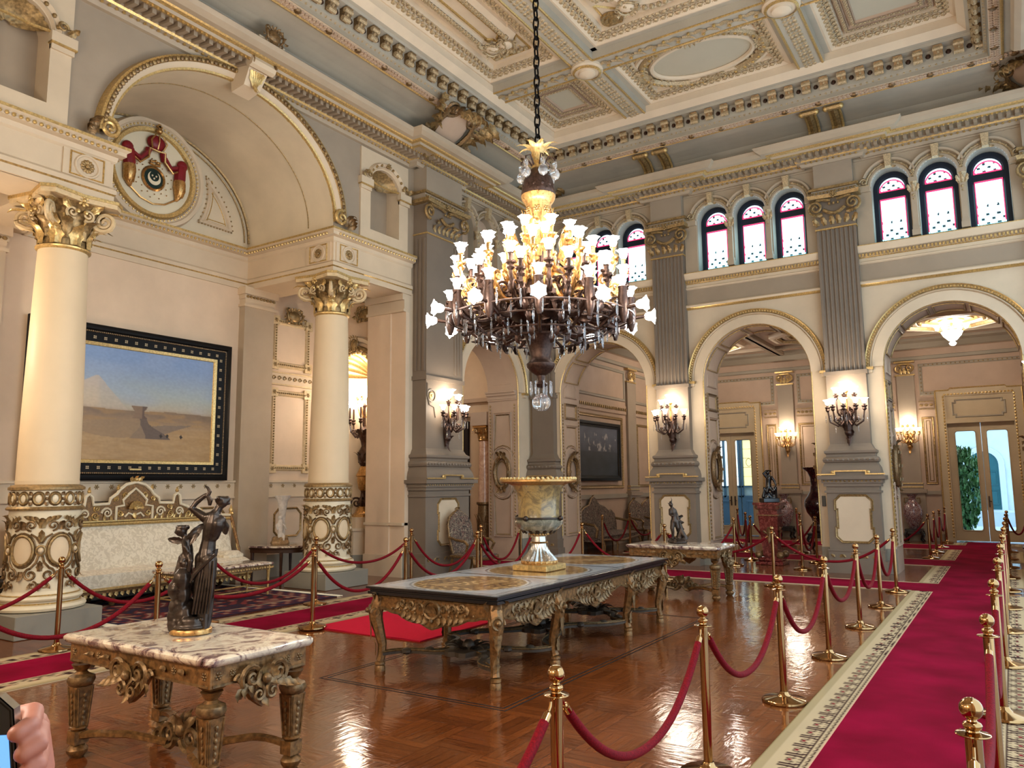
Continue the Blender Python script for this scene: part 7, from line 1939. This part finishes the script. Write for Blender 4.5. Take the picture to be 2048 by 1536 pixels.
m=MB(); m.lathe([(.05,.10),(.06,.2),(.055,.4),(.06,.55),(.075,.66),(.09,.76),(.14,.86),(.15,.885),(.12,.87),(.07,.78)],20,(.0,.04,0),cap=False,rf=lambda a,zz:1+.05*sin(6*a)); m.build('vase',P.porc,FV)
m=MB(); limbs(m,[[((.06,-.05,.10),.05),((.06,-.05,.24),.045),((.05,-.05,.33),.05),((.04,-.04,.42),.045)],[((.05,-.05,.40),.02),((.09,.02,.34),.018),((.10,.05,.28),.015)],[((.04,-.05,.40),.02),((.03,-.12,.36),.018),((.06,-.12,.28),.015)],[((.06,-.05,.22),.035),((.12,-.02,.16),.03),((.12,-.02,.08),.025)]],8); m.sph((.045,-.05,.49),.042,10,8); remesh(m.build('figurine',P.porc,FV),.009)
# tapestry seats -----------------------------------------------------
def armchair(lbl,loc,rz):
    r=tag(empty('armchair',loc,rz),lbl,'chair'); F=Mx.Identity(4)   # faces +x, back at -x
    m=MB()
    o=[(-.27,.42),(-.31,.7),(-.30,.95),(-.24,1.08),(-.12,1.16),(0,1.22),(.12,1.16),(.24,1.08),(.30,.95),(.31,.7),(.27,.42)]
    def lean(z): return -.28-.16*(z-.42)/.8
    vs=[(lean(z)+.05,y,z) for y,z in o]+[(lean(z)-.04,y,z) for y,z in o]; n=len(o); m.add(vs+[(lean(.8)+.10,0,.8)],[(i,i+1,2*n) for i in range(n-1)]+[(n-1,0,2*n)]+[tuple(range(2*n-1,n-1,-1))]+[(i+n,i+1+n,i+1,i) for i in range(n-1)]); m.build('backrest',P.tapestry,r)
    m=MB(); m.grid(lambda u,v:(-.30+.62*u,(v-.5)*(.60+.10*u),.40+.07*sin(pi*u)**.5*sin(pi*v)**.5),10,10); m.box(-.30,.31,-.31,.31,.34,.40); m.build('seat',P.tapestry,r)
    m=MB(); m.k=0; m.tube([(lean(z)+.01,y,z) for y,z in o],.026,7); 
    for q in (-1,0,1): leaf(m,T(lean(1.2),q*.05,1.18)@Rz(-pi/2)@Ry(q*.6),.14,.10,.5)
    m.sph((lean(1.2),0,1.23),.045,8,6); m.tube([(.32,-.34,.36),(.34,0,.33),(.32,.34,.36)],.028,6)
    for s in (-1,1): m.tube([(-.30,s*.31,.37),(.32,s*.34,.37)],.025,6)
    m.build('frame',P.ogold,r)
    for s in (-1,1):
        m=MB(); m.tube([(-.33,s*.31,.72),(-.10,s*.36,.68),(.12,s*.36,.66),(.20,s*.36,.60),(.14,s*.34,.48),(.2,s*.33,.38)],[.024,.026,.03,.03,.024,.026],7); m.build('arm',P.ogold,r)
        m=MB(); m.tube([(.30,s*.31,.38),(.35,s*.34,.26),(.31,s*.31,.12),(.36,s*.34,.02)],[.035,.032,.02,.024],7); m.sph((.36,s*.34,.02),.024,6,5); m.build('leg',P.ogold,r)
        m=MB(); m.tube([(-.27,s*.27,.38),(-.31,s*.28,.2),(-.38,s*.29,.01)],[.03,.024,.02],7); m.build('leg',P.ogold,r)
    return r
armchair('tapestry armchair with carved frame in front of the grey corner pier',(-8.64,12.05,0),radians(-8))
ac=armchair('tapestry chair just right of the far sofa, nearer of a pair',(-9.0,21.1,0),radians(-15))
dup(ac,(-9.0,22.0,0),radians(-25),'tapestry chair partly behind the pier edge, farther of the pair beside the far sofa'); 
so=tag(empty('sofa',(-9.08,18.75,0)),'carved sofa in dark patterned tapestry below the dark painting in the far room','sofa')
m=MB(); o=[(-1.15,.40),(-1.2,.62),(-1.15,.86),(-1.0,.96),(-.85,.93),(-.6,1.06),(-.3,1.12),(-.1,1.30),(0,1.33),(.1,1.30),(.3,1.12),(.6,1.06),(.85,.93),(1.0,.96),(1.15,.86),(1.2,.62),(1.15,.40)]
lean=lambda z:-.34-.12*(z-.4); n=len(o)
m.add([(lean(z)+.06,y,z) for y,z in o]+[(lean(z)-.04,y,z) for y,z in o],[tuple(range(n)),tuple(range(2*n-1,n-1,-1))]+[(i+n,(i+1)%n+n,(i+1)%n,i) for i in range(n)]); m.build('backrest',P.tapestry,so)
m=MB(); m.grid(lambda u,v:(-.36+.78*u,(v-.5)*2.3,.38+.09*sin(pi*u)**.5*sin(pi*v)**.3),8,14); m.box(-.36,.40,-1.15,1.15,.24,.38); m.build('seat',P.tapestry,so)
m=MB(); m.tube([(lean(z)+.02,y,z) for y,z in o],.032,7); leaf(m,T(lean(1.3),0,1.28)@Rz(-pi/2),.16,.16,.4)
m.tube([(.42,-1.18,.30),(.44,-.4,.26),(.46,0,.24),(.44,.4,.26),(.42,1.18,.30)],.03,6); m.build('frame',P.ogold,so)
for s in (-1,1): m=MB(); m.tube([(-.38,s*1.17,.75),(-.1,s*1.2,.70),(.22,s*1.2,.66),(.30,s*1.2,.56),(.25,s*1.18,.36)],.035,7); m.build('arm',P.ogold,so)
for y in (-1.1,-.36,.36,1.1):
    for x,e in ((.40,.05),(-.36,-.05)): m=MB(); m.tube([(x,y,.28),(x+e,y,.14),(x+e*.6,y,.0)],[.04,.025,.025],7); m.build('leg',P.ogold,so)
# pedestal and statue inside the middle arch
pd=tag(empty('marble_pedestal',(-4.33,16.72,0)),'red marble pedestal with gilt mounts carrying the small black statue','pedestal')
m=MB(); m.k=0; m.bbox(-.28,.28,-.28,.28,0,.07,.01); m.bbox(-.24,.24,-.24,.24,.07,.16,.02); m.k=1
for sx in (-1,1):
    for sy in (-1,1): m.sph((sx*.22,sy*.22,.20),.075,8,6); leaf(m,T(sx*.2,sy*.2,.1)@Rz(-atan2(sx,sy)),.2,.12,.5)
m.build('base',[P.roug,P.ogold],pd)
m=MB(); m.add([(-.14,-.14,.16),(.14,-.14,.16),(.14,.14,.16),(-.14,.14,.16),(-.20,-.20,1.0),(.20,-.20,1.0),(.20,.20,1.0),(-.20,.20,1.0)],[(0,3,2,1),(4,5,6,7),(0,1,5,4),(1,2,6,5),(2,3,7,6),(3,0,4,7)]); m.box(-.22,.22,-.22,.22,1.0,1.04); m.box(-.19,.19,-.19,.19,1.04,1.14); m.box(-.28,.28,-.28,.28,1.22,1.27); m.box(-.24,.24,-.24,.24,1.14,1.22); m.build('shaft',P.roug,pd)
m=MB()
for i in range(4):
    m.M=Rz(pi/2*i); m.k=0; M_=T(0,.18,.62); m.sph((0,.18,.72),.04,8,6,(1,.5,1.3)); leaf(m,T(0,.17,.58),.2,.12,.2); leaf(m,T(0,.17,.62)@Ry(pi),.2,.1,.1); leaf(m,T(.05,.17,.64)@Ry(1),.1,.07,.3); leaf(m,T(-.05,.17,.64)@Ry(-1),.1,.07,.3); m.box(-.23,.23,.20,.225,1.0,1.02)
    scroll(m,T(.20,.21,1.16),.05,1.4,.016); scroll(m,T(-.20,.21,1.16)@S(-1,1,1),.05,1.4,.016)
m.build('gilt_mounts',P.ogold,pd)
s3=tag(empty('bronze_statue',(-4.33,16.72,1.272),.570937965),'small black bronze figure with raised arm on the red marble pedestal','statue')
m=MB(); m.bbox(-.17,.17,-.15,.15,0,.09,.01); m.build('socle',P.black,s3)
m=MB(); limbs(m,[[((0,0,.30),.06),((0,0,.40),.05),((.01,0,.50),.06),((.01,0,.55),.04)],[((-.05,0,.54),.03),((-.10,0,.60),.025),((-.03,0,.66),.022),((.06,0,.65),.018)],[((.07,0,.52),.03),((.12,-.02,.44),.024),((.14,-.04,.36),.02)],[((-.02,0,.30),.055),((-.06,-.04,.22),.045),((-.09,0,.12),.03),((-.12,-.02,.10),.03)],[((.03,0,.30),.055),((.07,-.05,.24),.045),((.06,0,.12),.035)],[((.10,0,.09),.08),((.12,.02,.20),.06),((.14,0,.30),.04)],[((-.05,0,.09),.08),((.04,.02,.10),.09),((-.12,-.03,.30),.03),((-.13,-.03,.12),.04)]]); m.sph((-.01,-.01,.615),.042,10,8); m.sph((-.0,.01,.63),.035,8,6)
remesh(m.build('figure',P.black,s3),.009)
# vases of the far room
def vase(sc,mat):
    r=empty('porcelain_vase'); m=MB(); m.lathe([(0,0),(.12,0),(.15,.05),(.22,.2),(.29,.42),(.30,.56),(.25,.74),(.16,.86),(.11,.92),(.10,1.0),(.14,1.08),(.20,1.12),(.18,1.12),(.08,1.0)],28,cap=False); m.build('body',mat,r)
    for q in range(2): m=MB(); m.M=Rz(pi*q); m.tube([(.13,0,.98),(.22,0,1.0),(.24,0,.86),(.20,0,.80)],.025,6); m.build('handle',P.ogold,r)
    r.scale=(sc,sc,sc); return r
P.imari=NT('imari_porcelain'); t=P.imari; t.set(rough=.2); n_=t.noise(t.coord(),13,4,.6,1.5); rr=t.ramp(n_,0,[(.3,lin((40,18,24))),(.42,lin((110,40,38))),(.5,lin((176,160,154))),(.58,lin((70,54,70))),(.7,lin((140,90,70)))]); t.l(rr,0,t.b,0); P.imari=t.m
v1=vase(.86,P.imari); v1.location=(-5.93,24.62,.35); tag(v1,'red patterned porcelain vase on a black stand, seen through the middle arch','vase','far room porcelain vases')
v2=dup(v1,(-2.42,24.62,.35),0,'red patterned porcelain vase on a black stand left of the glass doors','far room porcelain vases')
def stand(h,w):
    r=empty('vase_stand'); m=MB(); m.bbox(-w,w,-w,w,h-.05,h,.01); m.build('top',P.black,r); m=MB(); m.box(-w*.9,w*.9,-w*.9,w*.9,h-.13,h-.05); m.build('apron',P.black,r)
    for sx in (-1,1):
        for sy in (-1,1): m=MB(); m.tube([(sx*w*.8,sy*w*.8,h-.08),(sx*w*.95,sy*w*.95,h*.55),(sx*w*.75,sy*w*.75,h*.2),(sx*w*.95,sy*w*.95,0)],[.05,.04,.03,.035],7); m.build('leg',P.black,r)
    return r
sd=stand(.35,.23); sd.location=(-5.93,24.62,0); tag(sd,'black carved stand under the patterned vase in the middle arch','stand','far room vase stands'); dup(sd,(-2.42,24.62,0),0,'black carved stand under the patterned vase left of the glass doors','far room vase stands')
bs=stand(.42,.28); bs.location=(-4.16,20.8,0); tag(bs,'large black carved stand under the tall dark baluster vase','stand')
bv=tag(empty('floor_vase',(-4.16,20.8,.42)),'tall dark red and black baluster vase half hidden behind the right grey pier','vase')
t=NT('dark_imari'); t.set(rough=.12); n_=t.noise(t.coord(),8,4,.6,1.5); rr=t.ramp(n_,0,[(.35,lin((14,12,16))),(.5,lin((58,20,24))),(.6,lin((24,20,26))),(.72,lin((150,130,128)))]); t.l(rr,0,t.b,0)
m=MB(); m.lathe([(.0,0),(.20,0),(.22,.05),(.19,.14),(.17,.26),(.20,.36),(.30,.50),(.35,.66),(.34,.80),(.26,.92),(.20,1.02),(.17,1.2),(.18,1.38),(.24,1.52),(.34,1.60),(.35,1.63),(.30,1.64),(.2,1.5)],32,cap=False); m.build('body',t.m,bv)
# light switch on the pier
m=MB(); m.M=FB(); m.bbox(-3.13,-3.06,.0,.02,1.22,1.42,.004); tag(m.build('light_switch',P.black),'small black switch plate on the wall left of the right grey pier','switch')
# ================================================================== VISITOR HOLDING A PHONE (cut off by the lower left corner)
Rr=V((.84065937,.54147443,-.00986)); Uu=V((.07809,-.10318,.99159)); Ff=V((-.5359,.83436,.12902)); HP=V((0,0,1.7))+ (Ff+Rr*((20-1024)/1541.42)-Uu*((1480-768)/1541.42))*.62
def hp(px,py,d=0):
    px-=24
    return tuple(HP+Rr*((px-20)*.62/1541.42)-Uu*((py-1480)*.62/1541.42)+Ff*d)
PE=tag(empty('person',(-1.05,.02,.013)),'person cut off by the lower left corner, hands raised to hold a phone','person'); off=T(1.05,-.02,-.013)
m=MB(); m.M=off
limbs(m,[ # both hands: palms below and behind the phone, five fingers each
 [(hp(-40,1640,.05),.028),(hp(-15,1590,.05),.028),(hp(-5,1520,.05),.020)],
 [(hp(-5,1480,.045),.0095),(hp(36,1462,.036),.0088),(hp(58,1468,.018),.0080),(hp(46,1474,.006),.0070)],
 [(hp(-5,1525,.045),.0095),(hp(44,1500,.038),.0090),(hp(74,1508,.018),.0082),(hp(58,1516,.006),.0070)],
 [(hp(-5,1568,.045),.0095),(hp(46,1545,.038),.0088),(hp(72,1552,.018),.0080),(hp(56,1560,.006),.0070)],
 [(hp(-5,1610,.045),.0085),(hp(40,1588,.036),.0078),(hp(62,1594,.018),.0070),(hp(48,1600,.006),.0062)],
 [(hp(-15,1620,.03),.018),(hp(50,1600,.0),.013),(hp(50,1550,-.018),.0105),(hp(28,1518,-.022),.0095),(hp(4,1505,-.018),.0078)],
 [(hp(-40,1640,.05),.028),((-.80,.22,1.34),.030),((-.92,.10,1.18),.042)],
 [(hp(-150,1640,.05),.028),(hp(-140,1590,.05),.028),(hp(-130,1530,.05),.020)],
 [(hp(-125,1480,.045),.0095),(hp(-140,1462,.03),.0088),(hp(-128,1468,.010),.0078)], [(hp(-125,1525,.045),.0095),(hp(-148,1500,.03),.0088),(hp(-130,1508,.010),.0078)],
 [(hp(-125,1568,.045),.0095),(hp(-148,1545,.03),.0088),(hp(-130,1552,.010),.0078)], [(hp(-125,1610,.045),.0085),(hp(-146,1588,.03),.0078),(hp(-128,1594,.010),.0065)],
 [(hp(-140,1620,.03),.018),(hp(-130,1590,.0),.013),(hp(-105,1560,-.018),.0105),(hp(-85,1540,-.018),.008)],
 [(hp(-150,1640,.05),.028),((-1.0,.24,1.25),.036),((-1.12,.18,1.12),.042)]],10)
remesh(m.build('hands',P.skin,PE),.0028)
m=MB(); m.M=off
limbs(m,[[((-.92,.10,1.18),.05),((-.90,.0,1.14),.055),((-.86,-.06,1.22),.06),((-.90,-.08,1.40),.07)],[((-1.12,.18,1.12),.05),((-1.2,.12,1.10),.055),((-1.26,.06,1.22),.06),((-1.22,.04,1.40),.07)],
 [((-1.05,.0,.95),.15),((-1.05,.0,1.15),.15),((-1.06,-.02,1.32),.15),((-1.06,-.02,1.42),.11)],[((-.92,-.06,1.40),.085),((-1.06,-.02,1.43),.10),((-1.2,.03,1.40),.085)]],12); remesh(m.build('shirt',paint('navy_shirt',(40,48,66),.8),PE),.015)
m=MB(); m.M=off; limbs(m,[[((-1.05,0,.95),.155),((-1.05,0,.88),.155)],[((-.97,-.03,.86),.095),((-.96,-.03,.48),.065),((-.96,-.05,.08),.05)],[((-1.13,.03,.86),.095),((-1.14,.03,.48),.065),((-1.14,.02,.08),.05)]],12); remesh(m.build('trousers',paint('dark_trousers',(34,34,38),.8),PE),.015)
m=MB(); m.M=off; limbs(m,[[((-.96,-.05,.05),.045),((-.99,.06,.04),.045),((-1.02,.14,.035),.038)],[((-1.14,.02,.05),.045),((-1.18,.12,.04),.045),((-1.21,.20,.035),.038)]],10); m.v=[(x,y,max(z,.015)) for x,y,z in m.v]; m.build('shoes',P.black,PE)
m=MB(); m.M=off; limbs(m,[[((-1.06,-.01,1.42),.06),((-1.06,.0,1.52),.055)]],10); m.sph((-1.07,.015,1.62),.10,16,12,(.82,.98,1.15)); m.sph((-1.12,.105,1.60),.018,8,6); m.sph((-1.09,.10,1.555),.03,8,6)
for s in (-1,1): m.sph((-1.065+s*.078,.01+s*.04,1.61),.022,8,6,(.6,1,1.4))
for s in (-1,1): m.sph((-1.108+s*.032,.098+s*.018,1.63),.012,8,6)
remesh(m.build('head',P.skin,PE),.008)
m=MB(); m.M=off; m.sph((-1.055,-.01,1.645),.108,16,12,(.86,.95,1.1)); m.build('hair',P.wood,PE)
PH=tag(empty('mobile_phone',hp(-24,1545,.012),.570937965),'phone with glowing blue screen patch held up at the lower left corner','phone')
m=MB(); W_,H_=.026,.055
m.M=Rx(radians(7))@Ry(radians(-3)); m.k=0; q=.010
pts=[(-W_+q,-H_),(W_-q,-H_),(W_,-H_+q),(W_,H_-q),(W_-q,H_),(-W_+q,H_),(-W_,H_-q),(-W_,-H_+q)]; m.prism(pts,-.003,.003); m.k=1; m.pframe(pts,[(-.002,-.004),(-.002,.004),(.002,.004),(.002,-.004)],0); m.build('case',[P.black,metal('silver_trim',(196,190,178),.25)],PH)
m=MB(); m.M=Rx(radians(7))@Ry(radians(-3)); m.add([(-W_+.004,-.0035,-H_+.006),(W_-.004,-.0035,-H_+.006),(W_-.004,-.0035,H_-.03),(-W_+.004,-.0035,H_-.03)],[(0,1,2,3)]); m.build('screen',emis('lit_phone_screen',(110,180,250),1.0),PH,False)
# ================================================================== CAMERA, LIGHT, WORLD
F_,yaw,pitch,roll=1541.41965,0.570937965,0.129380905,-0.00994581941
f=V((-sin(yaw)*cos(pitch),cos(yaw)*cos(pitch),sin(pitch))); r0=V((cos(yaw),sin(yaw),0)); u0=r0.cross(f)
r=r0*cos(roll)+u0*sin(roll); u=-r0*sin(roll)+u0*cos(roll)
cam=bpy.data.cameras.new('camera'); co=bpy.data.objects.new('camera',cam); COL.objects.link(co)
cam.sensor_fit='HORIZONTAL'; cam.sensor_width=36; cam.lens=F_*36/2048; cam.clip_start=.02
co.matrix_world=Mx(((r.x,u.x,-f.x,0),(r.y,u.y,-f.y,0),(r.z,u.z,-f.z,1.7),(0,0,0,1)))
SC.camera=co
w=bpy.data.worlds.new('world'); SC.world=w; w.use_nodes=True; bg=w.node_tree.nodes['Background']; bg.inputs[0].default_value=(.62,.82,1,1); bg.inputs[1].default_value=3.0
SC.view_settings.view_transform='Standard'; SC.view_settings.look='None'; SC.view_settings.gamma=1; SC.view_settings.exposure=0
SC.cycles.use_denoising=True
SC.cycles.sample_clamp_indirect=6; SC.cycles.max_bounces=8; SC.cycles.diffuse_bounces=4; SC.cycles.glossy_bounces=4; SC.cycles.transmission_bounces=6; SC.cycles.caustics_reflective=False; SC.cycles.caustics_refractive=False

def lamp(loc,e,c=(1,.91,.78),r=.15):  # bare fill light, added with no fitting around it
    l=bpy.data.lights.new('lamp','POINT'); l.energy=e; l.color=c; l.shadow_soft_size=r; o=bpy.data.objects.new('lamp',l); o.location=loc; COL.objects.link(o)
# added point lights without fittings, unseen, brightening the hall, left alcove and side room
for x in (-6.03,-2.53): lamp((x,-.75,3.3),330)
lamp((-8.9,2.6,3.3),70); lamp((-11.05,3.45,3.7),110); lamp((.35,2.6,3.3),120); lamp((-12.6,13.6,4.6),70)
